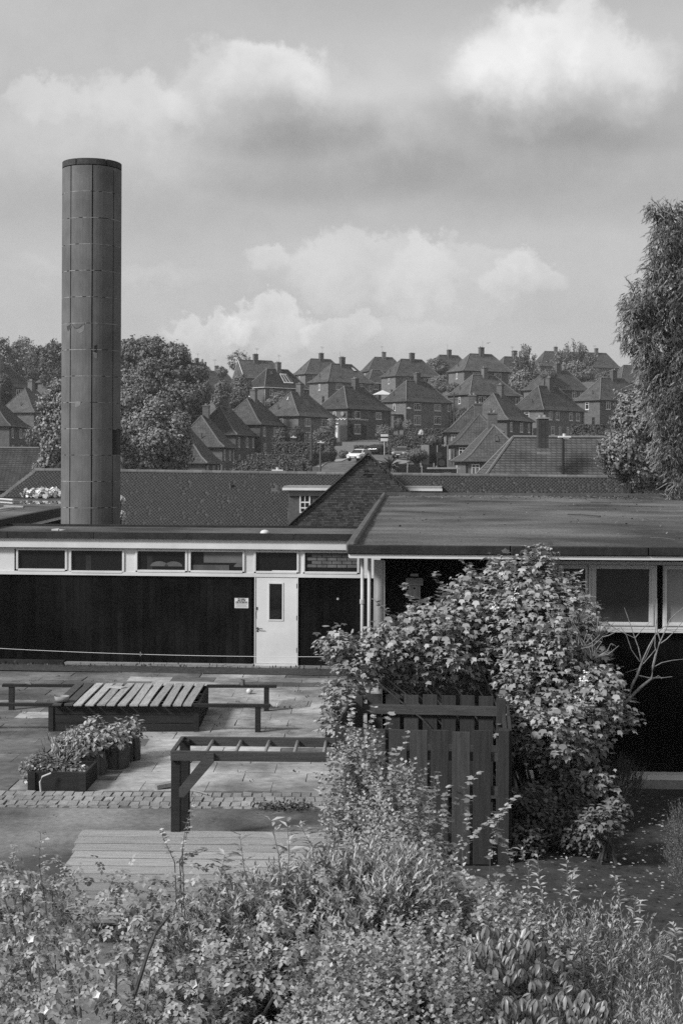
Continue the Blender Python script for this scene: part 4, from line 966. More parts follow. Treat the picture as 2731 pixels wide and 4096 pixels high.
    def slab(face, f0, f1, t0_, t1_, name, m, th=.08, fm=None):
        q = [on(face, f0, t0_), on(face, f1, t0_), on(face, f1, t1_), on(face, f0, t1_)]; n_ = (q[1] - q[0]).cross(q[3] - q[0]).normalized()
        b = MB().poly([p + n_ * .02 for p in q] + [p + n_ * th for p in q], [(4, 5, 6, 7), (0, 1, 5, 4), (1, 2, 6, 5), (2, 3, 7, 6), (3, 0, 4, 7)]).build(name, M[fm] if fm else M[m], root)
        if fm:
            c = sum(q, Vector()) / 4; q2 = [c + (p - c) * .78 for p in q]
            MB().poly([p + n_ * (th + .012) for p in q2], [(0, 1, 2, 3)]).build('pane', M[m], b)
        return b
    if random.random() < .6 and W_ > D_:
        c = on('side', .35 if sty == 'A' else .6, .12); MB().tube([c, c + Vector((0, 0, .75))], .07, 6).build('vent_pipe', M['darkmetal'], root)
    return root, slab
house('H12', 'long hipped terrace with two chimneys on the skyline behind the tall sprouting trees', 'C', aerial=1, twin=True)
house('HG', 'hipped house whose top peeps over the big round tree, chimney on the skyline', 'C', aerial=2)
house('H7', 'skyline house with antenna-laden chimney above the small white-guttered hipped house', 'C', aerial=2)
house('HF', 'dark-roofed house with squat chimney between the big round tree and the plain gable', 'C', dark=True)
house('H9', 'skyline house partly screened by a shrubby tree with a tall mast-topped chimney', 'C', aerial=1)
house('H5', 'skyline house farthest up, partly hidden behind the house with an open skylight', 'A', aerial=2)
house('H17', 'pale hipped roof half hidden by hanging eucalyptus leaves near the skyline', 'C')
house('H11', 'small hipped roof behind the feathery sapling, next to the broad skyline house', 'C', aerial=1)
he, _ = house('HE', 'gable-ended house with pale bargeboards and heavy ribbed roof on the skyline', 'C', gable=True, step=.42)
MB().box(.01, .06, 3.2, 3.9, 5.9, 7.1).build('window', M['hwhite'], he); MB().box(-.01, .012, 3.3, 3.8, 6.0, 7.0).build('pane', M['farglass'], he)
house('HJ', 'hipped house half hidden by the tall round chimney, below the far skyline trees', 'C')
house('HK', 'dark hipped roof at the edge of the wood, beside the tall round chimney', 'C', dark=True, aerial=2)
house('H6', 'small hipped house with white gutter and bright wide windows on the upper slope', 'A', gutter='hwhite', chim=False)
house('H8', 'upper house with stout chimney in the middle of the skyline row, above blossom', 'A', aerial=0)
r4, sl4 = house('H4', 'hipped house with an open skylight beside its tall chimney', 'A', aerial=1)
sl4('front', .78, .90, .55, .82, 'skylight', 'hwhite', .14, 'darkmetal'); 
house('H10', 'broad skyline house with tall twin-masted chimney behind the middle rows', 'A', aerial=1)
rd, sld = house('HD', 'dark-roofed house with solar panels, skylight and long white gutter', 'D', dark=True, gutter='hwhite', aerial=2)
sld('front', .14, .24, .62, .86, 'skylight', 'coping', .12, 'darkmetal')
for f0 in (.49, .575, .66): sld('front', f0, f0 + .072, .12, .72, 'solar_panel', 'carb', .12, 'hwhite')
sld('front', .60, .66, .78, .92, 'skylight', 'coping', .12, 'darkmetal')
house('H14', 'house with streaked hipped roof just below the tall sprouting trees', 'B', aerial=0)
r3, _ = house('H3', 'central house with dark stained roof patch and pale-framed windows above the hedge', 'A', aerial=1)
house('H13', 'hipped house behind the stacked chimneys, telegraph pole before its blank side wall', 'A', aerial=0)
house('H16', 'hipped house beside the eucalyptus, tilted white blind in its side window', 'B', aerial=0)
r2, _ = house('H2', 'house with pale panelled door, dark painted windows and scalloped garland trim', 'C', aerial=0)
house('HH', 'house with lit hip roof and stump chimney left of the tall round chimney', 'D', aerial=2)
r1, sl1 = house('H1', 'house with a small bright skylight in its hip, facing the telegraph pole', 'A', aerial=2)
sl1('side', .50, .58, .55, .78, 'skylight', 'hwhite', .10, 'darkmetal')
house('H15', 'large house with mossy streaked roof and four pairs of pale rear windows', 'B', aerial=0)
house('H18', 'steep hipped house turned end-on with slim skylight and dark eaves, below the streaked roof', 'D', aerial=0)
house('HC', 'second topmost house of the row stepping down left of the road, pipe on its hip', 'D', aerial=1)
house('HI', 'low roof corner house with three narrow upper windows at the picture edge', 'D')
house('HB', 'third house up of the row stepping down beside the big tree', 'D', aerial=1)
house('C1', 'farthest of the three end-on houses stacked right of the road', 'D', aerial=0)
house('C2', 'middle of the three end-on houses stacked right of the road, two-pot chimney', 'D', aerial=0, step=.14)
house('HA', 'second lowest house of the row stepping down beside the big tree', 'D', aerial=2, step=.14)
r, slc = house('C3', 'nearest of the three end-on houses stacked right of the road, square skylight', 'D', aerial=0, step=.13)
slc('front', .46, .60, .44, .64, 'skylight', 'coping', .12, 'darkmetal')
house('HZ', 'lowest house of the row stepping down, eaves just above the hall ridge', 'D', chim=False, step=.13)
HS['NR'] = (7.6, 91.0, 1.71, 2.8, 24.0, 8.14, 4.40); HS['NL'] = (-56.0, 126.0, 1.75, 0.5, 33.5, 8.0, 3.75)
rn, _ = house('NR', 'broad near tiled roof with brick stack directly behind the hall ridge', 'C', wallh=1.77, step=.10, chim=False)
house('NL', 'long lit tiled roof at the picture edge beyond the raised flat roof', 'C', wallh=1.9, chim=False, step=.12)
# the near roof's stack, brick by brick in courses
q = P(2173, 1779, 92.0); x, y, ze, a, W_, D_, r_ = HS['NR']; ql = (Matrix.Translation((x, y, ze - 1.77)) @ Matrix.Rotation(R(a), 4, 'Z')).inverted() @ q
stk = MB(); zc0 = 1.77 + r_ - .75
for k in range(30):
    zz = zc0 + k * .077
    if zz > 1.77 + r_ + 1.15: break
    for s_ in range(3): stk.box(ql.x - .34 + s_ * .228, ql.x - .34 + s_ * .228 + .216, ql.y - .05 + (.0 if (k + s_) % 2 else .008), ql.y + .7, zz, zz + .064, .003)
sto = stk.build('chimney', M['brick'], rn)
MB().box(ql.x - .39, ql.x + .39, ql.y - .09, ql.y + .74, 1.77 + r_ + 1.16, 1.77 + r_ + 1.25).build('cap', M['concrete'], sto)
for q_ in (-.18, .14): MB().tube([(ql.x + q_, ql.y + .3, 1.77 + r_ + 1.2), (ql.x + q_, ql.y + .3, 1.77 + r_ + 1.42)], [.12, .10], 8).build('chimney_pot', M['concrete'], sto)
MB().box(ql.x - .42, ql.x + .42, ql.y - .45, ql.y - .02, zc0 - .34, zc0 - .28).build('flashing', M['concrete'], sto)
# garland, shutters and dark render of the decorated house
x, y, ze, a, W_, D_, r_ = HS['H2']
dm_ = MB().box(.30, .346, .40, 3.6, -.5, 2.2)
MB().box(.36, 5.6, .318, .346, -.5, 2.3).build('painted_base', M['darkmetal'], r2); MB().box(.318, .346, .36, 1.9, -.5, 2.2).build('painted_base', M['darkmetal'], r2)
mb = MB(); mk = MB()
for k in range(9): 
    xx = .5 + k * .62; mb.tube([(xx, .30, 3.35), (xx + .3, .28, 3.12), (xx + .6, .30, 3.35)], .09, 5); mk.box(xx + .05, xx + .5, .30, .34, 3.25, 3.5)
for k in range(7):
    yy = .5 + k * .7; mb.tube([(.30, yy, 3.35), (.28, yy + .32, 3.12), (.30, yy + .65, 3.35)], .09, 5)
mb.build('garland_trim', M['hwhite'], r2); mk.build('garland_backing', M['ink'], r2)
for xx in (1.0, 3.0): MB().box(xx, xx + .5, .29, .34, 3.5, 4.8).build('shutter', M['ink'], r2)
for zz, xx in ((.9, 1.3), (.9, 4.0)): MB().box(xx, xx + .45, .28, .315, zz, zz + 1.5).build('shutter', M['ink'], r2)
for c in list(r2.children):
    if c.name.startswith('door'): bpy.data.objects.remove(c.children[0]); bpy.data.objects.remove(c)
dd = MB().box(.26, .345, 2.3, 3.2, .1, 2.15).build('door', M['hwhite'], r2)
for yy in (2.5, 2.82): MB().box(.245, .262, yy, yy + .16, 1.0, 1.9).build('door_pane', M['ink'], dd)
MB().box(.24, .345, 2.15, 3.35, 2.45, 2.62).build('door_hood', M['hwhite'], r2)
MB().tube([(.15, 1.2, 4.15), (.05, 1.2, 4.15)], [.30, .36], 14).build('satellite_dish', M['concrete'], r2)
mb = MB()
for k in range(7): mb.box(.30, .33, -.0 + .55, .95, 2.3 + k * .3, 2.34 + k * .3)
mb.tube([(.7, .30, .2), (.7, .30, 4.6)], .03, 4).tube([(1.1, .30, .2), (1.1, .30, 4.6)], .03, 4).build('trellis', M['ink'], r2)
# lean-to on the central house
MB().box(-1.9, .33, 1.2, 3.6, -.5, 2.5).build('porch_wall', M['hbrick'], r3); MB().box(-2.1, .33, 1.0, 3.8, 2.5, 2.62).build('porch_roof', M['darkmetal'], r3)
MB().box(-1.2, -.3, 1.16, 1.2, .0, 2.0).build('porch_door', M['ink'], r3)
# white garden canopy between the upper houses
q = P(1530, 1570, 300); cp = empty('garden_canopy', (q.x, q.y, q.z - 2.6), R(20), 'white fabric garden canopy with peaked top behind the central house', 'canopy')
MB().poly([(-1.9, -1.5, 2.1), (1.9, -1.5, 2.1), (1.9, 1.5, 2.1), (-1.9, 1.5, 2.1), (0, 0, 3.1)], [(0, 1, 4), (1, 2, 4), (2, 3, 4), (3, 0, 4)]).build('cover', M['hwhite'], cp)
for a_, b_ in ((-1.8, -1.4), (1.8, -1.4), (1.8, 1.4), (-1.8, 1.4)): MB().tube([(a_, b_, -1), (a_, b_, 2.1)], .04, 5).build('leg', M['metal'], cp)

# ================================================================== STREET: cars, poles, fences, bins
def at(px, Y, dz=0.):
    x = P(px, HZ, Y).x; return Vector((x, Y, gz(x, Y) + dz))
def car(loc, yaw, paint, label, group='cars parked along the sloping road'):
    """front faces local -y"""
    root = empty('parked_car', loc, yaw, label, 'car', group); L_ = 4.3; hwd = .88
    prof = [(-2.12, .35), (-2.15, .62), (-2.02, .80), (-1.15, .98), (-.35, 1.42), (.3, 1.52), (1.3, 1.46), (1.95, 1.05), (2.12, .85), (2.12, .38)]
    wid = [.80, .86, .86, .84, .62, .60, .60, .74, .82, .84]; n_ = len(prof)
    v = [(s_ * w_, y_, z_) for s_ in (-1, 1) for (y_, z_), w_ in zip(prof, wid)] + [(s_ * hwd, y_, .62) for s_ in (-1, 1) for y_ in (-1.9, 1.9)]
    mb = MB(); mb.poly(v[:2 * n_], [(k, k + 1, n_ + k + 1, n_ + k) for k in range(n_ - 1)] + [(0, n_, 2 * n_ - 1, n_ - 1)])
    for s_ in (-1, 1):      # side: waist line, glass house
        w_ = [(s_ * hwd, y_, z_) for y_, z_ in ((-2.0, .35), (-2.05, .60), (-1.1, .88), (1.9, .95), (2.05, .80), (2.05, .38))]
        mb.poly(w_, [(0, 1, 2, 3, 4, 5)]); o_ = 0 if s_ < 0 else n_
        mb.poly([v[o_ + k] for k in range(n_)] + w_, [(0, 1, n_ + 1, n_), (1, 2, 3, n_ + 2, n_ + 1), (7, 8, n_ + 4, n_ + 3), (8, 9, n_ + 5, n_ + 4), (3, 4, 5, 6, 7, n_ + 3, n_ + 2)])
    b = mb.build('body', paint, root, bevel=.03)
    MB().poly([(-.76, -1.14, 1.0), (.76, -1.14, 1.0), (.58, -.42, 1.40), (-.58, -.42, 1.40)], [(0, 1, 2, 3)]).build('windscreen', M['glass'], root).location = (0, -.02, .02)
    MB().poly([(-.60, 1.36, 1.44), (.60, 1.36, 1.44), (.72, 1.92, 1.08), (-.72, 1.92, 1.08)], [(0, 1, 2, 3)]).build('rear_window', M['glass'], root).location = (0, .02, .02)
    for s_ in (-1, 1):
        for y0_, y1_, t0_, t1_ in ((-.92, .0, -.3, .0), (.1, 1.0, .1, .9), (1.08, 1.5, .98, 1.18)):
            MB().poly([(s_ * .872, y0_, .98), (s_ * .872, y1_, .98), (s_ * .655, t1_, 1.38), (s_ * .655, t0_, 1.38)], [(0, 1, 2, 3)]).build('side_window', M['glass'], root).location = (s_ * .012, 0, .012)
        MB().box(s_ * .70 - .17, s_ * .70 + .17, -2.16, -2.02, .62, .76).build('headlight', M['plastic'], root)
        MB().box(s_ * .78 - .09, s_ * .78 + .09, 2.08, 2.14, .70, .92).build('tail_light', M['coping'], root)
        MB().box(s_ * .98 - .08, s_ * .98 + .08, -.98, -.84, .95, 1.07).build('wing_mirror', paint, root)
        for y_ in (-1.33, 1.30):
            wv = MB().tube([(s_ * .90, y_, .32), (s_ * .66, y_, .32)], .32, 16).build('wheel', M['rubber'], root); MB().tube([(s_ * .915, y_, .32), (s_ * .85, y_, .32)], .19, 10).build('rim', M['metal'], wv)
    MB().box(-.48, .48, -2.18, -2.10, .42, .60).build('grille', M['ink'], root); MB().box(-.26, .26, -2.20, -2.165, .44, .53).build('number_plate', M['plastic'], root)
    return root
car(at(1438, 178, .12), math.atan2(-.28, 1) * -1 * -1 + R(-8), M['carw'], 'white hatchback parked nose down the road behind the brick gable apex')
car(at(1518, 201, .12), R(180 - 30), M['carb'], 'black hatchback parked just beyond the white car')
car(at(1606, 183, .25), R(-14), M['carg'], 'grey van-like car standing behind a front garden bush', 'cars standing on front drives')
car(at(1755, 203, .9), R(-38), M['carg'], 'grey car on a raised drive beside the stacked end-on houses', 'cars standing on front drives')
def pole(px, ytop, Y, r, m, name, label, cat, head=None, arms=False):
    g_ = at(px, Y); zt = P(px, ytop, Y).z; root = empty(name, g_, 0, label, cat); h = zt - g_.z
    MB().tube([(0, 0, -.3), (0, 0, h * .5), (0, 0, h)], [r, r * .9, r * .72], 8).build('post', m, root)
    if head == 'lamp':
        MB().box(-.30, .42, -.12, .12, h, h + .10).box(-.02, .32, -.10, .10, h - .05, h - .001).build('lamp_head', M['plastic'], root, bevel=.03)
        MB().tube([(.05, 0, h + .1), (.05, 0, h + .24)], .09, 8).build('photocell', M['plastic'], root)
    if arms:
        for q in (.3, 1.1): MB().box(-.6, .6, -.06, .06, h - q, h - q + .1).build('cross_arm', m, root)
        for q in (-.5, .5): MB().tube([(q, 0, h - .2), (q, 0, h - .05)], .05, 6).build('insulator', M['darkmetal'], root)
    return root
pole(1173, 1751, 165, .07, M['darkmetal'], 'street_lamp', 'thin dark street lamp in front of the long clipped hedges', 'street lamp', 'lamp')
pole(1246, 1700, 158, .16, M['bark'], 'telegraph_pole', 'weathered wooden telegraph pole at the foot of the road', 'telegraph pole')
pole(1282, 1772, 150, .11, M['coping'], 'street_lamp', 'stout concrete street lamp next to the wooden telegraph pole', 'street lamp', 'lamp')
pole(1317, 1680, 205, .06, M['darkmetal'], 'street_lamp', 'street lamp in front of the low house windows, by the flowering bushes', 'street lamp', 'lamp')
pole(1633, 1634, 225, .06, M['darkmetal'], 'street_lamp', 'slim street lamp standing before the central house', 'street lamp', 'lamp')
pole(1815, 1570, 205, .13, M['bark'], 'telegraph_pole', 'tall dark telegraph pole with two cross arms beside the central house', 'telegraph pole', arms=True)
pole(2252, 1752, 78, .085, M['ink'], 'street_lamp', 'dark street lamp column rising before the broad near tiled roof', 'street lamp', 'lamp')
pole(1108, 1885, 90, .05, M['darkmetal'], 'street_lamp', 'street lamp of which only the head clears the hall ridge', 'street lamp', 'lamp')
pole(1313, 1775, 190, .045, M['coping'], 'road_sign', 'small round road sign on a thin post among dark shrubs', 'sign'); c = bpy.data.objects['road_sign']; h = P(1313, 1775, 190).z - c.location.z
MB().tube([(0, -.08, h + .0), (0, -.05, h + .0)], .28, 14).build('disc', M['plastic'], c)
g_ = at(1537, 197); es = empty('sale_board', g_, R(4), 'white estate agent board of two panels on a white post', 'sign'); h = P(1537, 1737, 197).z - g_.z
MB().box(-.04, .04, -.04, .04, -.3, h).build('post', M['hwhite'], es); MB().box(-.52, .52, -.07, -.045, h - .32, h).build('panel', M['hwhite'], es); MB().box(-.52, .52, -.07, -.045, h - .98, h - .55).build('panel', M['hwhite'], es); MB().box(-.5, .5, -.075, -.04, h - .545, h - .325).build('stripe', M['ink'], es)
g_ = at(1583, 190); bn = empty('wheelie_bin', g_, 0, 'pale grey wheelie bin at the road corner hedge', 'bin')
MB().poly([(-.26, -.28, .08), (.26, -.28, .08), (.26, .28, .08), (-.26, .28, .08), (-.32, -.36, 1.0), (.32, -.36, 1.0), (.32, .36, 1.0), (-.32, .36, 1.0)], [(0, 3, 2, 1), (4, 5, 6, 7), (0, 1, 5, 4), (1, 2, 6, 5), (2, 3, 7, 6), (3, 0, 4, 7)]).build('body', M['concrete'], bn)
MB().box(-.34, .34, -.40, .40, 1.003, 1.08).build('lid', M['coping'], bn); bn.scale = (1.5, 1.5, 1.25)
for q in (-.24, .24): MB().tube([(q - .04, .32, .1), (q + .04, .32, .1)], .10, 10).build('wheel', M['rubber'], bn)
def fence(pxa, pxb, yt, Ya, Yb, n_, hgt, label, posts=True, pm_='concrete', group=None):
    a = P(pxa, yt, Ya); b = P(pxb, yt, Yb); root = empty('panel_fence', (a.x, a.y, a.z - hgt), math.atan2(b.y - a.y, b.x - a.x), label, 'fence', group); L_ = (Vector((b.x, b.y)) - Vector((a.x, a.y))).length; w_ = L_ / n_
    bd = MB().box(0, w_ - .12, -.02, .02, -1.2, hgt - .08).mesh('panel', M['ink'])
    rl = MB().box(0, w_ - .12, -.04, .04, hgt - .08, hgt - .02).mesh('rail', M['woodd'])
    for k in range(n_): inst('panel', bd, root, (k * w_ + .06, 0, 0)); inst('rail', rl, root, (k * w_ + .06, 0, 0))
    if posts:
        ps = MB().box(-.06, .06, -.06, .06, -1.3, hgt + .12).mesh('post', M[pm_])
        for k in range(n_ + 1): inst('post', ps, root, (k * w_, 0, 0))
    return root
fence(1571, 1745, 1867, 148, 148, 3, 1.5, 'dark board fence with pale concrete posts just above the hall ridge', group='dark fences with pale posts')
fence(1707, 1790, 1785, 168, 168, 2, 1.6, 'dark board fence with pale posts below the car on the drive', group='dark fences with pale posts')
fence(1578, 1735, 1856, 156, 156, 3, .5, 'low railing fence behind the dark board fence', pm_='concrete', group='dark fences with pale posts')
q = P(1700, 1783, 167); MB().box(-.45, .45, -.25, .25, -1.5, 1.9).build('gate_pier', M['concrete']); o = bpy.data.objects['gate_pier']; o.location = (q.x, q.y, q.z - 1.8); tag(o, 'square pale rendered gate pier at the end of the dark fence', 'pier')
q = P(1770, 1870, 146); sh = empty('garden_shed', (q.x, q.y, q.z - 2.2), R(0), 'small brick outhouse with flat overhanging roof next to the end-on house', 'shed')
MB().box(-.9, 1.4, -.8, 1.2, -1, 2.05).build('wall', M['hbrick'], sh); MB().box(-1.5, 1.7, -1.2, 1.4, 2.05, 2.2).build('roof', M['concrete'], sh); fwin(sh, .1, .8, 1.0, 1.7, -.81)
for k, (px_, py_, Y_) in enumerate(((1754, 1822, 150), (1765, 1852, 149), (2138, 1728, 205))):
    q = P(px_, py_, Y_); rt_ = empty('satellite_dish', q, 0, ('dark satellite dish, upper of two on the end-on house wall', 'dark satellite dish, lower of two on the end-on house wall', 'dark satellite dish on a mast below the streaked roof')[k], 'satellite dish')
    MB().tube([(0, 0, 0), (.02, -.06, .02), (.03, -.14, .04)], [.05, .30, .36], 14).build('dish', M['darkmetal'], rt_); MB().tube([(0, 0, 0), (.25, .1, -.25)], .025, 5).build('arm', M['metal'], rt_)
# wires from the telegraph pole
a = P(1815, 1580, 205)
for k, e_ in enumerate((P(1190, 1560, 250), P(2300, 1640, 235), P(1500, 1640, 240))):
    pts = [a.lerp(e_, t) - Vector((0, 0, 1.2 * 4 * t * (1 - t))) for t in np.linspace(0, 1, 12)]
    tag(MB().tube(pts, .012, 3).build('telephone_wire', M['darkmetal']), ('telephone wire slung from the dark pole towards the solar-panel roof', 'telephone wire slung from the dark pole towards the streaked roof', 'short telephone wire from the dark pole to the decorated house')[k], 'wire')
q = P(1953, 1373, 260); bd = MB().poly([(-.28, 0, .0), (-.1, .05, .06), (0, 0, 0), (.1, .05, .10), (.30, .0, .16), (0, .22, -.02), (0, -.2, -.03), (0, 0, .05), (0, 0, -.06)], [(0, 1, 2), (2, 3, 4), (5, 7, 6), (5, 6, 8), (7, 2, 1), (7, 3, 2)]).build('bird', M['ink']); bd.location = q; bd.scale = (1.6, 1.6, 1.6); tag(bd, 'tiny dark bird flying in the sky above the skyline house', 'bird')
q = P(1295, 1870, 150)
tag(MB().box(q.x - 1.9, q.x - .5, q.y, q.y + .2, q.z - 1.6, q.z + .1).build('garden_gate_wall', M['hbrick']), 'short brick garden wall between the clipped hedge and the wooden pole', 'wall')
q = P(1375, 1798, 200); tag(MB().box(q.x - 1.3, q.x + 1.4, q.y, q.y + .25, q.z - 1, q.z + .5).build('garden_wall', M['concrete']), 'pale low garden wall below the decorated house', 'wall')
q = P(1440, 1778, 208); tag(MB().box(q.x - 2.6, q.x + 2.8, q.y, q.y + .25, q.z - 1.0, q.z + .35).build('garden_wall', M['concrete']), 'pale terrace wall in front of the panelled door house', 'wall')

hb = MB().box(-3050, 3050, -320, 4550, -4.5, 52).mesh('haze'); hzm = bpy.data.materials.new('thin_haze'); hzm.use_nodes = True; t = hzm.node_tree; t.nodes.remove(t.nodes['Principled BSDF'])
pv = t.nodes.new('ShaderNodeVolumePrincipled'); pv.inputs['Color'].default_value = g3(.9); pv.inputs['Density'].default_value = .00024; pv.inputs['Anisotropy'].default_value = .2; t.links.new(pv.outputs[0], t.nodes['Material Output'].inputs['Volume']); hb.materials.append(hzm)
tag(link(bpy.data.objects.new('haze', hb)), kind='stuff')
# ================================================================== TREES AND HEDGES ON THE HILL
CL1 = clump(9, .46); CL2 = clump(10, .40)
def tree(name, x0, x1, y0, y1, Y, n, m, label, leaf=.30, lm=14, seed=1, trunk=True, group=None, depth=1., shape=None, tm_='bark', cat='tree'):
    """crown given by its outline in the photograph at its own distance; trunk down to the ground"""
    a = P(x0, y0, Y); b = P(x1, y1, Y); c = (a + b) / 2; rx = abs(b.x - a.x) / 2; rz_ = abs(a.z - b.z) / 2; gzz = gz(c.x, Y)
    leaf *= .82; root = empty(name, (c.x, Y, gzz), 0, label, cat, group); cz = c.z - gzz
    main = shape(rx * .94, rz_ * .94, cz) if shape else [((0, 0, cz), (rx * .76, rx * .76 * depth, rz_ * .78))]
    ee = lumps(main, int(lm * 1.6), (.20, .40), seed); n = int(n * 1.2); pos, out = shell(n, ee, .28); pos = pos + out * np.abs(rng.normal(0, .09, (n, 1))) * min(rx, rz_) * (rng.uniform(0, 1, (n, 1)) < .4)
    cr_ = foliage('crown', [CL1, CL2], pos, out, leaf, m, root, 'clump', .35)
    if trunk:
        mb = MB(); h = cz; mb.tube([(0, 0, -.5), (.1, 0, h * .4), (0, 0, h)], [max(.12, rx * .09), max(.09, rx * .07), .04], 7)
        for k in range(6):
            t = 2 * math.pi * k / 6 + .4; mb.tube([(0, 0, h * .35 + .1 * k), (rx * .35 * math.cos(t), rx * .35 * math.sin(t), h * .8), (rx * .7 * math.cos(t), rx * .7 * math.sin(t), h + rz_ * .3)], [rx * .05 + .03, rx * .03 + .02, .02], 5)
        mb.build('trunk', M[tm_], root)
    return root
lt, ld, ll = M['leaf_tree'], M['leaf_dark'], M['leaf_light']
three = lambda rx, rz_, cz: [((-rx * .30, 0, cz - rz_ * .05), (rx * .58, rx * .6, rz_ * .80)), ((rx * .38, .2, cz - rz_ * .22), (rx * .56, rx * .55, rz_ * .66)), ((0, 0, cz + rz_ * .35), (rx * .5, rx * .5, rz_ * .55)), ((-rx * .1, -rx * .2, cz - rz_ * .5), (rx * .7, rx * .5, rz_ * .5))]
def lobed_tree(name, Y, lobes, n, m, label, leaf, lm, seed, rr=(.30, .55)):
    k = Y / F; c = P(lobes[0][0], lobes[0][1], Y); gzz = gz(c.x, Y); root = empty(name, (c.x, Y, gzz), 0, label, 'tree'); r0 = random.Random(seed); main = []
    for x, y_, rx, ry in lobes: p = P(x, y_, Y); main.append(((p.x - c.x, r0.uniform(-1, 1) * rx * k * .4, p.z - gzz), (rx * k * .86, rx * k * .8, ry * k * .84)))
    ee = lumps(main, lm, rr, seed); pos, out = shell(n, ee, .25); pos = pos + out * np.abs(rng.normal(0, .22, (n, 1))) * (rng.uniform(0, 1, (n, 1)) < .45)
    foliage('crown', [CL1, CL2], pos, out, leaf, m, root, 'clump', .45); mb = MB(); mb.tube([(0, 0, -1), (.3, 0, (c.z - gzz) * .5), (0, 0, c.z - gzz)], [.45, .35, .1], 8)
    for q, rad in main: mb.tube([(0, 0, max(1, q[2] * .35)), (q[0] * .5, q[1] * .5, q[2] * .7), q], [.2, .13, .05], 5)
    mb.build('trunk', M['bark'], root); return root
lobed_tree('round_tree', 203, [(640, 1520, 120, 90), (600, 1405, 75, 60), (700, 1425, 70, 55), (520, 1405, 48, 55), (775, 1490, 60, 52), (805, 1570, 46, 58), (720, 1600, 110, 80), (540, 1530, 70, 90), (650, 1700, 150, 80), (770, 1660, 60, 60), (490, 1450, 40, 80)], 8200, lt, 'big round dense tree right behind the tall chimney, highest of the wood', .42, 60, 3)
lobed_tree('round_tree', 112, [(600, 1690, 90, 70), (530, 1610, 55, 60), (620, 1640, 60, 45), (700, 1720, 55, 60), (640, 1770, 100, 70), (540, 1760, 70, 90), (700, 1830, 60, 70), (590, 1850, 110, 60), (725, 1680, 28, 28), (500, 1690, 40, 90), (735, 1770, 30, 40)], 7200, ll, 'lighter full-leaved tree at the foot of the big round tree above the hall ridge', .25, 56, 4)
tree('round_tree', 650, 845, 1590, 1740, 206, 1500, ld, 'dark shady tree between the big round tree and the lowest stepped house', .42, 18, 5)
lobed_tree('slender_tree', 108, [(215, 1640, 50, 60), (235, 1550, 30, 40), (180, 1620, 30, 40), (190, 1720, 42, 60), (230, 1780, 50, 60), (200, 1860, 50, 50), (260, 1700, 60, 160)], 4200, ll, 'light-leaved tree poking out left of the tall chimney', .24, 40, 6)
for k, a_ in enumerate(((-110, 95, 1325, 1570, 330), (15, 185, 1335, 1560, 345), (95, 225, 1375, 1560, 340), (150, 290, 1350, 1560, 300))):
    tree('skyline_tree', *a_, 1100, ld if k != 1 else lt, ('dark tree at the picture edge on the wooded skyline', 'rounded tree second from the picture edge on the wooded skyline', 'lower dark tree in the dip of the wooded skyline', 'dark ragged tree meeting the tall chimney on the wooded skyline')[k], .62, 16, 20 + k, group='trees on the wooded skyline', shape=three)
tree('garden_bush', -40, 60, 1480, 1640, 262, 1100, ld, 'dark bushy tree between the edge houses left of the chimney', .42, 14, 31)
tree('garden_bush', 98, 190, 1700, 1800, 190, 700, lt, 'dark rounded garden bush beside the corner house', .30, 12, 32)
tree('garden_bush', 850, 935, 1515, 1640, 232, 900, lt, 'mid-height leafy tree above the row of stepped houses', .40, 14, 33, shape=three)
tree('garden_bush', 905, 1010, 1560, 1660, 228, 900, ld, 'dark leafy tree behind the stacks of the stepped houses', .38, 14, 34)
tree('garden_bush', 930, 1010, 1490, 1590, 295, 900, lt, 'leafy tree in front of the plain gable house', .42, 14, 35, shape=three)
tree('skyline_tree', 905, 1018, 1396, 1490, 360, 260, ld, 'small airy tree on the skyline behind the plain gable', .42, 14, 36, group=None, shape=three)
tree('skyline_bush', 862, 915, 1468, 1510, 370, 300, lt, 'low bushes on the skyline between plain gable and squat chimney', .45, 8, 37)
tree('garden_bush', 1085, 1160, 1560, 1640, 240, 800, lt, 'light leafy garden tree in front of the white-guttered solar panel house', .32, 14, 38)
tree('garden_bush', 1062, 1110, 1595, 1630, 233, 350, ll, 'small pale flowering bush next to the stack of the stepped house', .25, 10, 39)
tree('tall_dark_shrub', 1088, 1165, 1700, 1830, 196, 1500, ld, 'tall dark evergreen shrub against the stepped house wall', .26, 16, 40)
tree('garden_bush', 1150, 1220, 1698, 1790, 204, 900, ld, 'dark climbing shrub on the facade of the small skylight house', .26, 12, 41)
tree('flowering_bush', 1228, 1352, 1712, 1800, 196, 1500, lt, 'wide flowering bush with white blooms behind the poles', .24, 20, 42, shape=three)
tree('garden_bush', 1290, 1350, 1780, 1852, 176, 900, ld, 'dark bush at the back of the road verge', .22, 12, 43)
tree('garden_bush', 1352, 1400, 1800, 1838, 190, 400, lt, 'scrubby bush behind the white car', .2, 8, 44)
tree('slender_tree', 1308, 1345, 1665, 1745, 202, 300, ll, 'thin airy sapling before the low house windows', .2, 10, 45)
tree('garden_bush', 1498, 1580, 1697, 1772, 222, 1300, lt, 'large rounded bush between the decorated house and the central house', .26, 14, 46)
tree('topiary_bush', 1607, 1652, 1676, 1722, 240, 800, ll, 'pale ball-shaped shrub in front of the central house', .18, 6, 47)
tree('garden_bush', 1575, 1612, 1668, 1720, 246, 300, lt, 'small leafy shrub by the central house porch', .2, 8, 48)
tree('garden_bush', 1612, 1700, 1722, 1790, 205, 1100, ld, 'broad dark bush at the hedge behind the grey van-like car', .24, 14, 49)
tree('flowering_bush', 1672, 1696, 1718, 1748, 203, 160, M['petal'], 'clump of white blossom on the dark hedge', .16, 6, 50)
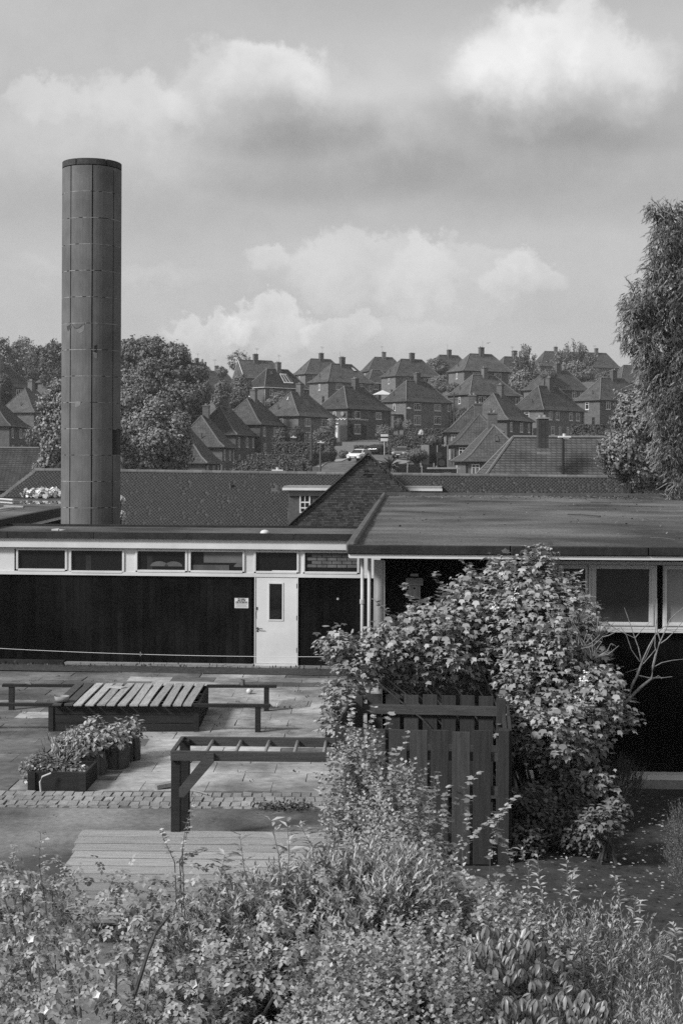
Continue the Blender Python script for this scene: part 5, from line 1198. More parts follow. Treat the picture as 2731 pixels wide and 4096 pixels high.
tree('garden_bush', 1608, 1722, 1795, 1845, 166, 1300, lt, 'wide scrubby bush in the front garden before the fence', .22, 16, 51)
tree('garden_bush', 1700, 1765, 1738, 1785, 185, 600, lt, 'grassy bank shrub beside the raised drive', .2, 10, 52)
tree('garden_tree', 1700, 1800, 1428, 1500, 345, 1000, lt, 'ragged shrubby tree on the skyline in front of a pale roof', .42, 18, 53, shape=three)
tree('blossom_tree', 1705, 1800, 1500, 1575, 292, 1100, ll, 'pale blossoming shrub tree behind the central house', .30, 18, 54, shape=three)
tree('garden_bush', 1780, 1850, 1530, 1580, 290, 600, lt, 'loose garden shrub between central house and blank side wall', .3, 12, 55)
tree('garden_bush', 1815, 1880, 1630, 1700, 225, 700, ld, 'dark garden bush at the foot of the telegraph pole with arms', .3, 12, 56)
tree('garden_bush', 2150, 2240, 1480, 1520, 292, 300, lt, 'low shrubbery tucked under the terrace', .3, 8, 57)
tree('garden_bush', 2370, 2460, 1480, 1560, 275, 700, lt, 'garden bushes below the terrace chimneys', .32, 12, 58)
tree('garden_bush', 2300, 2420, 1735, 1780, 140, 700, lt, 'weedy bushes in front of the dark hedge beside the eucalyptus', .2, 12, 59)
# trees with upright sprouting branches
def sprouting(x0, x1, y0, y1, Y, n, label, seed, m, ns):
    root = tree('sprouting_tree', x0, x1, y0 + (y1 - y0) * .50, y1, Y, int(n * .6), m, label, .42, 22, seed, shape=three)
    a = P(x0, y0, Y); b = P(x1, y1, Y); rx = (b.x - a.x) / 2; r0 = random.Random(seed); base = P(0, y0 + (y1 - y0) * .62, Y).z - root.location.z; top = a.z - root.location.z
    tw = MB(); pp = []
    for k in range(ns):
        fx = r0.uniform(-.95, .95); tp = base + (top - base) * (1 - .75 * abs(fx) ** 1.5) * r0.uniform(.72, 1.0); p0 = Vector((fx * rx * .4, r0.uniform(-1, 1), base - 1)); p1 = Vector((fx * rx * r0.uniform(.8, 1.05), r0.uniform(-1.5, 1.5), tp))
        mid = p0.lerp(p1, .55) + Vector((r0.uniform(-.4, .4), 0, .3)); tw.tube([p0, mid, p1], [.09, .06, .02], 4)
        for t in np.linspace(.15, 1, 16): q_ = (p0.lerp(mid, t / .55) if t < .55 else mid.lerp(p1, (t - .55) / .45)); pp.append(q_ + Vector((r0.uniform(-.22, .22), r0.uniform(-.22, .22), 0)))
    tw.build('branches', M['bark'], root); pp = np.array([tuple(q_) for q_ in pp]); foliage('sprouts', clump(6, .9), pp, dirs(len(pp)), .24, m, root, 'clump', .3)
sprouting(2030, 2168, 1366, 1570, 298, 1700, 'feathery sapling with upright shoots against the skyline roofs', 61, ll, 44)
sprouting(2185, 2405, 1350, 1530, 312, 2200, 'wide tree with long pale upright shoots before the skyline terrace', 62, ll, 54)
# hedges
def hedge(pxa, pxb, yt, Y, thick, hgt, label, n=900, Yb=None, m=None, leaf=.16):
    a = P(pxa, yt, Y); b = P(pxb, yt, Yb or Y); root = empty('clipped_hedge', (a.x, a.y, a.z - hgt), math.atan2(b.y - a.y, b.x - a.x), label, 'hedge'); L_ = (Vector((b.x, b.y)) - Vector((a.x, a.y))).length
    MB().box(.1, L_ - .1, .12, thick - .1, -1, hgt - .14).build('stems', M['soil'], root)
    fx = rng.uniform(0, 1, (n, 3)); face = rng.uniform(0, 1, n); pos = fx * np.array((L_, thick, hgt)); out = np.zeros((n, 3)); top = face < .4; pos[top, 2] = hgt + rng.normal(0, .04, top.sum()); out[top] = (0, 0, 1)
    fr_ = (face >= .4) & (face < .85); pos[fr_, 1] = rng.normal(0, .05, fr_.sum()); out[fr_] = (0, -1, .2); sd = face >= .85; pos[sd, 0] = np.where(rng.uniform(0, 1, sd.sum()) < .5, 0, L_); out[sd] = (1, 0, .2)
    foliage('foliage', clump(7, .8), pos, out, leaf, m or ld, root, 'clump'); return root
hedge(936, 1215, 1848, 138, 1.6, 1.9, 'long clipped hedge just above the hall ridge before the stepped houses', 1700)
hedge(1008, 1224, 1818, 158, 1.3, 1.6, 'clipped hedge behind the longer hedge in front of the stepped houses', 1300)
hedge(1180, 1245, 1846, 145, 1.2, 1.6, 'short low hedge block near the street lamp', 400)
hedge(1246, 1330, 1812, 168, 1.2, 1.5, 'sloping dark hedge behind the two poles', 700, 176)
hedge(1090, 1330, 1772, 186, 1.4, 2.0, 'dark unclipped hedge beneath the flowering bush', 1300)
hedge(1618, 1792, 1716, 232, 1.2, 1.5, 'level garden hedge across the front of the central house', 1000)
hedge(1556, 1612, 1745, 196, 1.3, 2.2, 'square-cut hedge corner beside the wheelie bin', 600)
hedge(1612, 1696, 1745, 200, 1.3, 2.2, 'dark hedge running behind the parked grey car', 800)
hedge(1420, 1530, 1786, 200, .8, 1.0, 'low hedge along the pavement below the decorated house', 600)
hedge(2288, 2425, 1700, 172, 1.6, 2.6, 'dark clipped hedge at the corner of the pale-blind house', 900)
# cordyline palm
g_ = at(1560, 140); zt = P(1560, 1868, 140).z - g_.z; pt = empty('cordyline_palm', g_, 0, 'spiky cordyline palm peeping over the hall ridge beside the fence', 'palm')
MB().tube([(0, 0, -.5), (0, 0, zt)], [.12, .08], 6).build('trunk', M['bark'], pt)
nn = 130; d = dirs(nn); d[:, 2] = np.abs(d[:, 2]) * 1.1 - .45; fv = tmpl_ovate(.05, .25)
V_, F_ = place(fv, np.tile((0, 0, zt), (nn, 1)), d, np.tile((0, 0, 1.), (nn, 1)) + dirs(nn) * .3, 1.25 * rng.uniform(.8, 1.1, nn)); nmesh('leaves', V_, F_, lt, pt)

# white flowering climbers behind the chimney foot
def flower_mound(x0, x1, y0, y1, Y, n, label, size=.10):
    a = P(x0, y0, Y); b = P(x1, y1, Y); c = (a + b) / 2; rx = abs(b.x - a.x) / 2; rz_ = abs(a.z - b.z) / 2; root = empty('climbing_rose', (c.x, Y, 0), 0, label, 'rose bush')
    ee = lumps([((0, 0, c.z), (rx, .5, rz_))] + ([((-rx * .5, 0, c.z - .05), (rx * .4, .4, rz_ * 1.0))] if rx > 1 else []), 10, (.4, .7), 9)
    pos, out = shell(n, ee, .4); foliage('blossom', clump(6, .9), pos, out, size, M['petal'], root, 'clump')
    pos, out = shell(n // 2, ee, .5); foliage('foliage', clump(6, .9), pos, out, size * .9, ld, root, 'clump'); MB().tube([(0, 0, 0), (0, 0, c.z)], .06, 6).build('stem', M['bark'], root)
flower_mound(95, 262, 1960, 1995, 53.8, 420, 'bank of white climbing blossom along the far edge of the raised flat roof')
flower_mound(468, 492, 1990, 2006, 45, 40, 'sprig of white blossom peeping out right of the chimney, upper one', .07); flower_mound(468, 496, 2045, 2072, 45, 45, 'sprig of white blossom peeping out right of the chimney, lower one', .07)

# ================================================================== EUCALYPTUS and the light shrubs beside the hall
EUL = tmpl_simple(.11, .15)
def euc_cluster():
    nl = 9; t = np.linspace(0, 1, nl); pos = np.stack([.10 * np.sin(t * 9), .9 * t, .10 * np.cos(t * 7)], 1)
    ax = np.stack([np.sin(t * 13) * .45, np.ones(nl), np.cos(t * 11) * .45], 1); nr = np.stack([np.cos(t * 13), 0 * t, np.sin(t * 11)], 1)
    return merge(place(EUL, pos, ax, nr, .50 + 0 * t), (np.array([(-.006, 0, 0), (.006, 0, 0), (.0, .95, 0), (0, 0, .01)]), np.array([(0, 1, 2), (0, 2, 3)])))
EUC = euc_cluster(); YE = 46.0
def Ez(px, py, Y=YE): p = P(px, py, Y); return (p.x, p.y, p.z)
er = empty('eucalyptus_tree', (P(2860, 1840, YE + 1).x, YE + 1, 0), 0, 'tall eucalyptus with hanging grey leaves rising past the skyline at the picture edge', 'tree')
ro = np.array(er.location)
def eb(px, py, rx, rz_, dy=0.):
    p = P(px, py, YE + dy); k = (YE + dy) / F; return ((p.x - ro[0], p.y - ro[1], p.z), (rx * k, rx * k * 1.0, rz_ * k))
main = [eb(2700, 930, 80, 110), eb(2660, 1020, 70, 110), eb(2620, 1090, 50, 60), eb(2700, 1170, 120, 130), eb(2600, 1200, 90, 70), eb(2560, 1270, 75, 70), eb(2540, 1360, 70, 70), eb(2640, 1330, 90, 60), eb(2600, 1450, 65, 60), eb(2690, 1560, 80, 130),
        eb(2640, 1640, 70, 110), eb(2700, 1760, 70, 120), eb(2650, 1830, 50, 60), eb(2715, 1930, 45, 70), eb(2720, 1400, 60, 120), eb(2820, 1200, 130, 380, 1), eb(2820, 1750, 120, 200, 1), eb(2690, 2010, 30, 40), eb(2620, 860, 40, 25), eb(2590, 1540, 30, 60)]
ee = lumps(main, 46, (.3, .6), 77); pos, out = shell(5600, ee, .55)
foliage('crown', EUC, pos + np.array((0, 0, .25)), out, .34, M['leaf_euc'], er, 'hang', .3)
mb = MB(); tb = [(0, 0, 0), (.1, 0, 4), (-.1, .2, 8), (-.3, 0, 11.5)]; mb.tube(tb, [.38, .32, .2, .06], 9)
r0 = random.Random(5)
for k, e in enumerate(main):
    c = Vector(e[0]); z0_ = max(1.5, c.z - r0.uniform(1.2, 3)); s_ = Vector((0, 0, z0_)); mid = s_.lerp(c, .5) + Vector((0, 0, .6)); mb.tube([s_, mid, c, c + Vector((-.8, -.2, -.5)) * .6], [.11, .07, .04, .012], 5)
    for q in range(5): d = Vector((r0.uniform(-1, 1), r0.uniform(-1, 1), r0.uniform(-.4, .8))); mb.tube([c, c + d * .4, c + d * .8 + Vector((0, 0, -.2))], [.03, .02, .006], 4)
mb.build('trunk', M['barkl'], er)
tw = MB()
for (a_, b_) in (((2660, 870), (2600, 795)), ((2655, 880), (2625, 800)), ((2690, 850), (2660, 800)), ((2540, 1190), (2495, 1105)), ((2550, 1195), (2510, 1120))):
    p0 = Vector(Ez(*a_)) - Vector(ro); p1 = Vector(Ez(*b_)) - Vector(ro); tw.tube([p0, p0.lerp(p1, .6) + Vector((.05, 0, .03)), p1], [.02, .012, .004], 4)
    for q in range(7): t = .4 + q * .09; c = p0.lerp(p1, t); tw.tube([c, c + Vector((r0.uniform(-.25, .25), 0, r0.uniform(.05, .25)))], [.007, .003], 3)
tw.build('seed_twigs', M['bark'], er)
tree('broadleaf_tree', 2380, 2650, 1560, 1960, 62, 4200, ll, 'light bushy tree behind the eucalyptus, spilling in front of the near roof', .20, 36, 71, shape=lambda rx, rz_, cz: [((rx * .3, 0, cz + rz_ * .45), (rx * .75, rx * .7, rz_ * .55)), ((-rx * .15, 0, cz - rz_ * .3), (rx * .75, rx * .7, rz_ * .5)), ((rx * .4, 0, cz - rz_ * .5), (rx * .6, rx * .6, rz_ * .5))])
tree('broadleaf_tree', 2500, 2830, 1470, 1960, 66, 4400, lt, 'taller light tree half veiled by the eucalyptus leaves', .22, 34, 72, shape=three)

# ================================================================== THINGS IN THE YARD
# slatted sandpit table
a = G(205, 2930); tb = empty('slatted_sandpit', (-4.84, 23.72, 0), R(.5), 'large low timber sandpit box closed by a lid of loose weathered boards', 'sandpit'); TW, TD, TH = 2.46, 2.15, .43
for k in range(3):
    MB().box(0, TW, 0, .045, .01 + k * .14, .14 + k * .14, .003).build('side_board', M['woodd'], tb); MB().box(0, TW, TD - .045, TD, .01 + k * .14, .14 + k * .14).build('side_board', M['woodd'], tb)
    MB().box(0, .045, .05, TD - .05, .01 + k * .14, .14 + k * .14).build('side_board', M['woodd'], tb); MB().box(TW - .045, TW, .05, TD - .05, .01 + k * .14, .14 + k * .14).build('side_board', M['woodd'], tb)
for cx__, cy__ in ((-.02, -.02), (TW - .06, -.02)): MB().box(cx__, cx__ + .08, cy__, cy__ + .08, 0, .425).build('corner_post', M['woodd'], tb)
MB().box(.06, TW - .06, .06, TD - .06, 0, .05).build('sand', M['soil'], tb)
for y_ in (.05, TD - .14): MB().box(.02, TW - .02, y_, y_ + .07, .43, .445).build('rail', M['woodd'], tb)
for k in range(13):
    w_ = random.uniform(.130, .144); x0_ = .06 + k * .1815 + random.uniform(-.006, .006); mb = MB(); y0_ = -.10 + random.uniform(-.02, .02); y1_ = TD + random.uniform(-.03, .06); cup = random.uniform(-.004, .01); rows = []
    for i_ in range(7):
        t = i_ / 6; yy = y0_ + (y1_ - y0_) * t; o_ = .008 * math.sin(t * 3 + k * 2.) ; zz = .447 + cup * math.sin(t * math.pi)
        rows += [(o_, yy, zz), (o_ + w_, yy, zz + random.uniform(-.001, .003)), (o_ + w_, yy, zz + .026), (o_, yy, zz + .026)]
    f = []
    for i_ in range(6):
        for q in range(4): f.append((i_ * 4 + q, i_ * 4 + (q + 1) % 4, (i_ + 1) * 4 + (q + 1) % 4, (i_ + 1) * 4 + q))
    f += [(3, 2, 1, 0), (24, 25, 26, 27)]
    o = mb.poly(rows, f).build('plank', M['woodg'] if k > 1 else M['woodb'], tb); o.location = (x0_, 0, 0); o.rotation_euler = (0, 0, random.uniform(-.006, .006))
def rail_bench(pa, pb, Y, posts, label):
    a = P(pa, 2800, Y); b = P(pb, 2800, Y); root = empty('balance_rail', (a.x, Y, 0), 0, label, 'bench', 'low plank rails beside the sandpit box'); L_ = b.x - a.x
    MB().box(0, L_, -.06, .06, .425, .47, .003).build('plank', M['woodd'], root)
    for p_ in posts:
        q = P(p_, 2800, Y).x - a.x; MB().box(q - .045, q + .045, -.05, .05, -.02, .425).build('post', M['woodd'], root)
rail_bench(772, 1083, 23.75, (1033,), 'low plank rail on one post, front one right of the sandpit box')
rail_bench(829, 1107, 25.75, (1067,), 'low plank rail on one post with a tin standing on it')
rail_bench(-260, 214, 23.75, (-120,), 'low plank rail running out of the picture in front, left of the sandpit box')
rail_bench(13, 300, 25.75, (49,), 'low plank rail on one post behind, left of the sandpit box')
q = P(972, 2737, 25.75); tn = empty('tin_can', (q.x, 25.75, .47), 0, 'open tin can standing on the plank rail right of the sandpit', 'tin')
MB().tube([(0, 0, 0), (0, 0, .10)], .038, 14, cap=False).build('body', M['metal'], tn); MB().tube([(0, 0, 0), (0, 0, .008)], .037, 14).build('base', M['metal'], tn); MB().tube([(0, 0, .094), (0, 0, .102)], .041, 14, cap=False).build('rim', M['metal'], tn)
q = P(250, 2800, 23.85); bw_ = empty('shallow_bowl', (q.x, 23.85, .475), 0, 'shallow dark bowl resting on the corner of the sandpit lid', 'bowl'); pr = [(.07, 0), (.12, .03), (.125, .10), (.115, .10), (.10, .035), (0.0, .02)]
mb = MB(); mb.poly([(r * math.cos(2 * math.pi * k / 20), r * math.sin(2 * math.pi * k / 20), h) for r, h in pr for k in range(20)], [(i_ * 20 + k, i_ * 20 + (k + 1) % 20, (i_ + 1) * 20 + (k + 1) % 20, (i_ + 1) * 20 + k) for i_ in range(5) for k in range(20)] + [tuple(range(20))[::-1]]); mb.build('bowl_body', M['concrete'], bw_, smooth=True)
q = P(475, 2740, 25.5); o = MB().box(-.14, .15, -.08, .08, 0, .016, .004).build('loose_tile', M['woodg']); o.location = (q.x, 25.35, .478); o.rotation_euler = (0, 0, R(-28)); tag(o, 'loose grey tile lying at the back of the slatted lid', 'tile')
q = G(998, 2776); o = MB().poly(*[[(0.06 * math.cos(a_) * math.sin(b_), .06 * math.sin(a_) * math.sin(b_), .055 + .055 * math.cos(b_)) for b_ in np.linspace(0.01, math.pi, 7) for a_ in np.linspace(0, 2 * math.pi, 10, endpoint=False)], [(i_ * 10 + k, i_ * 10 + (k + 1) % 10, (i_ + 1) * 10 + (k + 1) % 10, (i_ + 1) * 10 + k) for i_ in range(6) for k in range(10)]]).build('small_ball', M['plastic'], smooth=True); o.location = q; tag(o, 'small pale ball on the paving beyond the plank rails', 'ball')
q = P(113, 2738, 25.75); o = MB().box(-.05, .06, -.03, .03, 0, .035, .01).build('pebble', M['concrete']); o.location = (q.x, 25.75, .47); tag(o, 'small stone resting on the far left plank rail', 'stone')

# climbing ladder frame (monkey bars)
mf = empty('ladder_frame', (-1.935, 16.35, 0), R(-1.6), 'low horizontal timber ladder frame on posts fixed to the slatted fort', 'play frame'); ML = 1.98; zt0, zt1 = 1.105, 1.215
MB().box(0, .105, -.05, .055, -.02, 1.19).build('post', M['woodd'], mf, bevel=.004); MB().box(0, .115, .64, .75, -.02, 1.19).build('post', M['woodd'], mf, bevel=.004)
MB().box(.0, ML, -.095, -.052, zt0, zt1, .002).build('beam', M['woodb'], mf, bevel=.004); MB().box(.0, ML, .755, .80, zt0, zt1, .002).build('beam', M['woodb'], mf, bevel=.004)
MB().box(-.0, .045, -.05, .75, 1.192, 1.222).build('end_board', M['woodb'], mf, bevel=.003)
for k in range(5): MB().tube([(.385 + .34 * k, -.05, zt1 - .045), (.385 + .34 * k, .76, zt1 - .045)], .0215, 10).build('rung', M['woodl'], mf, smooth=True)
br_ = MB().prism([(.105, -.098, .80), (.105, -.098, .70), (.16, -.098, .70), (.50, -.098, 1.10), (.50, -.098, 1.20), (.42, -.098, 1.20)], (0, 0, 0), (0, -.042, 0)).build('brace', M['woodb'], mf)
mf.children[1].location = (0, 0, 0)

# deck of boards in front
dk = empty('timber_deck', (-2.97, 16.38, 0), R(-1.2), 'low weathered plank platform half hidden by the bushes', 'platform'); yy = 0
for k in range(11):
    w_ = .29; sk = .012 * k; mb = MB(); mb.box(-.0 + .03 * k + random.uniform(-.02, .02), 3.9, -yy - w_ + .048, -yy, .235, .28, .002).build('plank', M['wooddeck'], dk, bevel=.004); yy += w_
for x_ in (.1, 1.9, 3.6): MB().box(x_, x_ + .08, -1.95, -.06, -.01, .233).build('joist', M['woodd'], dk)

# slatted fort
ft = empty('slatted_fort', (-.045, 16.1, 0), R(-5.6), 'square open-topped play fort of dark upright boards with corner posts', 'play fort'); FW, FD, FH = 1.94, 2.2, 1.50
for (x_, y_) in ((0, 0), (FW - .12, 0), (.0, FD - .1), (FW - .12, FD - .1)): MB().box(x_, x_ + .12, y_, y_ + .12, -.02, FH + .03, .003).build('post', M['woodf'], ft, bevel=.004)
def bd_(x0_, x1_, y0_, y1_, top, m='woodf'): MB().box(x0_, x1_, y0_, y1_, .03, top, .002).build('board', M[m], ft, bevel=.003)
x_ = .125
for k in range(8):
    w_ = .198 if k else .19
    if x_ + w_ > FW - .125: w_ = FW - .13 - x_
    if w_ > .05: bd_(x_, x_ + w_, -.032, -.006, FH + .02 + random.uniform(-.012, .012))
    x_ += .236
x_ = .17
for k in range(7): bd_(x_, x_ + .185, FD + .025, FD + .05, FH + .04 + random.uniform(-.012, .012)); x_ += .238
for side, xx in ((0, -.032), (1, FW + .006)):
    yy = .14
    for k in range(9): bd_(xx, xx + .026, yy, yy + .20, FH + .01 + random.uniform(-.01, .01)); yy += .226
for y_, zz in ((0.0, 1.18), (.0, .80), (.0, .25)): MB().box(.12, FW - .12, y_, y_ + .045, zz, zz + .10).build('rail', M['woodb'], ft)
for zz in (1.30, .80, .25): MB().box(.12, FW - .12, FD - .022, FD + .022, zz, zz + .12).build('rail', M['woodb'], ft)
for xx in (.0, FW - .05):
    for zz in (1.25, .8, .25): MB().box(xx, xx + .045, .13, FD - .1, zz, zz + .10).build('rail', M['woodb'], ft)

# planter box, grow bags and their plants
pb = empty('planter_box', (-4.27, 19.50, 0), R(-2), 'dark timber planter box overflowing with low leafy plants beside the setts', 'planter'); 
for a_ in ((0, .80, 0, .035), (0, .80, .70, .735)): MB().box(a_[0], a_[1], a_[2], a_[3], .0, .26, .002).build('side_board', M['woodd'], pb, bevel=.003)
for a_ in ((0, .035), (.765, .80)): MB().box(a_[0], a_[1], .036, .70, .0, .26, .002).build('side_board', M['woodd'], pb, bevel=.003)
MB().box(.70, .80, -.032, -.002, -.005, .255).build('corner_post', M['woodd'], pb); MB().box(.0, .10, -.032, -.002, -.005, .255).build('corner_post', M['woodd'], pb)
MB().box(.04, .76, .04, .69, .0, .19).build('compost', M['soil'], pb)
MB().tube([(.20, -.10, 0), (.19, -.12, .15), (.22, -.11, .22), (.33, -.07, .26)], .012, 6).build('hoop', M['plastic'], pb)
def plant(name, loc, ells, n, T, size, m, label, mode='leaf', up=.5, stemr=.006, ns=10, cat='plant', flowers=0, group=None):
    root = empty(name, loc, 0, label, cat, group); pos, out = shell(n, ells, .6); foliage('leaves', T, pos, out, size, m, root, mode, .35, up)
    mb = MB()
    for k in range(ns):
        p = Vector(tuple(pos[k * (n // ns)])); mb.tube([(p.x * .3, p.y * .3, 0), (p.x * .6, p.y * .6, p.z * .6), tuple(p)], [stemr, stemr, stemr * .5], 4)
    mb.build('stems', M['stem'], root)
    if flowers: pos, out = shell(flowers, ells, .1); foliage('flowers', clump(5, .9), pos, out, .02, M['petal'], root, 'clump', kind='stuff')
    return root
LOB = tmpl_lobed(); OV = tmpl_ovate(); OVW = tmpl_ovate(.36, .15); LAN = tmpl_simple(.14, .12); NAR = tmpl_simple(.10, .1); ROSE = spray_rose()
SH1 = spray_shoot(14, .13, .42, .55, LAN); SH2 = spray_shoot(7, .3, .38, .8, tmpl_simple(.42, .15)); SH3 = spray_droop(6, .24, .80, tmpl_ovate(.17, .16))
plant('strawberry_plants', (-3.87, 19.87, .19), [((0, 0, .03), (.37, .32, .09)), ((-.2, .05, .06), (.2, .28, .12))], 800, OVW, .055, M['leaf_priv'], 'low leafy plants filling the planter box', ns=14, flowers=8)
plant('weedy_plant', (-4.25, 19.8, .0), [((.0, 0, .24), (.20, .28, .20)), ((.05, .2, .32), (.2, .2, .10))], 520, LOB, .045, M['leaf_priv'], 'weedy leafy plant spilling over the left end of the planter box', ns=14)
plant('grass_tuft', (-3.95, 20.2, .2), [((0, 0, .22), (.30, .2, .2))], 70, tmpl_ovate(.03, .3), .15, M['leaf_light'], 'tuft of long grass blades at the back of the planter box', mode='shoot', ns=6)
bagm = []
def bag(x_, y_, w_, d_, h_, rz_, label):
    root = empty('grow_bag', (x_, y_, 0), rz_, label, 'grow bag', 'grow bags of potato plants'); v = []; n_ = 20
    for k, z in enumerate(np.linspace(0, h_, 7)):
        for q in range(n_):
            t = 2 * math.pi * q / n_; e = 1 + .05 * math.sin(5 * t + k * 1.1 + x_ * 9) + .03 * math.sin(11 * t + k); c_ = math.copysign(abs(math.cos(t)) ** .6, math.cos(t)); s_ = math.copysign(abs(math.sin(t)) ** .6, math.sin(t))
            v.append((w_ / 2 * c_ * e * (1 + .06 * math.sin(k * .9)), d_ / 2 * s_ * e, z + (.02 * math.sin(3 * t) if k == 6 else 0)))
    f = [(k * n_ + q, k * n_ + (q + 1) % n_, (k + 1) * n_ + (q + 1) % n_, (k + 1) * n_ + q) for k in range(6) for q in range(n_)]
    MB().poly(v, f).build('sack', M['bag'], root, smooth=True); MB().tube([(0, 0, h_ * .2), (0, 0, h_ * .86)], w_ * .44, 12).build('compost', M['soil'], root)
    for s_ in (-.3, .3): MB().tube([(w_ * s_, -d_ * .52, .02), (w_ * s_, -d_ * .53, h_ * .6), (w_ * s_ * .9, -d_ * .50, h_ - .01)], .012, 4).build('strap', M['darkmetal'], root)
    return root
bag(-3.60, 20.55, .44, .36, .36, R(8), 'front grow bag with dark straps behind the planter box')
bag(-3.33, 21.00, .40, .36, .36, R(-10), 'middle grow bag leaning behind the front strapped bag')
bag(-3.22, 21.55, .38, .34, .36, R(6), 'rearmost grow bag nearest to the sandpit box')
for k, (x_, y_, z_, rx_, rz_, n_) in enumerate(((-3.66, 20.6, .38, .24, .14, 330), (-3.92, 20.9, .38, .24, .18, 330), (-3.40, 21.05, .40, .24, .15, 300), (-3.24, 21.6, .42, .22, .16, 280), (-3.75, 21.3, .45, .26, .17, 330))):
    plant('potato_plant', (x_, y_, z_ - .19), [((0, 0, .18), (rx_ * 1.2, rx_ * 1.2, rz_ * 1.25)), ((.05, .1, .3), (rx_ * .6, rx_ * .6, rz_ * .8))], n_, OVW, .078, M['leaf_guelder'], ('broad-leaved plant above the front strapped grow bag', 'broad-leaved plant behind the weedy end of the planter', 'broad-leaved plant above the middle grow bag', 'broad-leaved plant over the rearmost grow bag', 'tall broad-leaved plant against the sandpit box front')[k], ns=12, stemr=.008)
bag(-3.98, 20.95, .4, .36, .36, R(4), 'grow bag hidden beneath leaves behind the planter box'); bag(-3.75, 21.35, .4, .36, .36, R(0), 'grow bag beneath the tallest leaves by the sandpit box')
# odd bits of timber on the setts
q = G(665, 3155); o = MB().box(-.14, .16, -.05, .05, 0, .05, .006).build('timber_offcut', M['woodl']); o.location = (q.x, q.y, .03); o.rotation_euler = (0, -.12, R(24)); tag(o, 'short sawn timber offcut on the setts behind the ladder frame post', 'timber')
a = G(775, 3172); b = G(832, 3186); o = MB().tube([a + Vector((0, 0, .03)), a.lerp(b, .5) + Vector((0, .01, .035)), b + Vector((0, 0, .028))], .012, 7).build('wooden_stick', M['woodl']); tag(o, 'thin stick lying on the setts beside the ladder frame post', 'stick')
# weeds and leaf litter on the setts
pp = []
for _ in range(330): q = G(random.gauss(1090, 38) if random.random() < .55 else random.gauss(1200, 28), random.gauss(3232, 8)); pp.append((q.x, q.y, random.uniform(.01, .05)))
pp = np.array(pp); tag(foliage('dead_leaves', OV, pp, dirs(len(pp)), .045, M['leaf_dark'], None, 'clump'), kind='stuff')
pp = np.stack([rng.uniform(1.7, 5.2, 1500), rng.uniform(9.5, 19, 1500), np.full(1500, .085)], 1); V_, F_ = place((np.array([(-.5, -.4, 0), (.5, -.4, 0), (.4, .5, .15), (-.4, .5, .1)]), np.array([(0, 1, 2, 3)])), pp, dirs(1500) * (1, 1, .15), np.tile((0, 0, 1.), (1500, 1)), rng.uniform(.012, .04, 1500))
nmesh('fallen_petals', V_, F_, leafmat('fallen_petals', .28, .6, .1, .8), kind='stuff')
def weeds(name, pts, label_size, m, T, n_per, sp):
    P_ = np.repeat(np.array(pts), n_per, 0) + rng.normal(0, sp, (len(pts) * n_per, 3)) * (1, 1, .3); P_[:, 2] = np.abs(P_[:, 2]); return tag(foliage(name, T, P_, dirs(len(P_)) * .4 + (0, 0, .5), label_size, m, None, 'shoot'), kind='stuff')
pts = [tuple(LM @ Vector((x_, -.25 + random.uniform(-.2, .1), .03))) for x_ in np.arange(-6.5, 3, .33)]
weeds('wall_foot_weeds', pts, .06, M['leaf_dark'], OV, 9, .07)

# clothes line with a peg
a = P(-30, 2592, 28.6); b = P(1330, 2627, 28.0); pts = [a.lerp(b, t) - Vector((0, 0, .10 * 4 * t * (1 - t))) * .5 for t in np.linspace(0, 1, 20)]
cl_ = MB().tube(pts, .0048, 4).build('washing_line', M['hwhite']); tag(cl_, 'thin white washing line strung low across the yard', 'washing line')
q = P(564, 2612, 28.3); pe = empty('clothes_peg', (q.x, q.y - .01, q.z - .06), 0, 'single pale clothes peg hanging on the washing line', 'peg'); MB().box(-.010, -.002, -.01, .01, 0, .085).build('leg', M['woodl'], pe); MB().box(.002, .010, -.01, .01, 0, .085).build('leg', M['woodl'], pe)

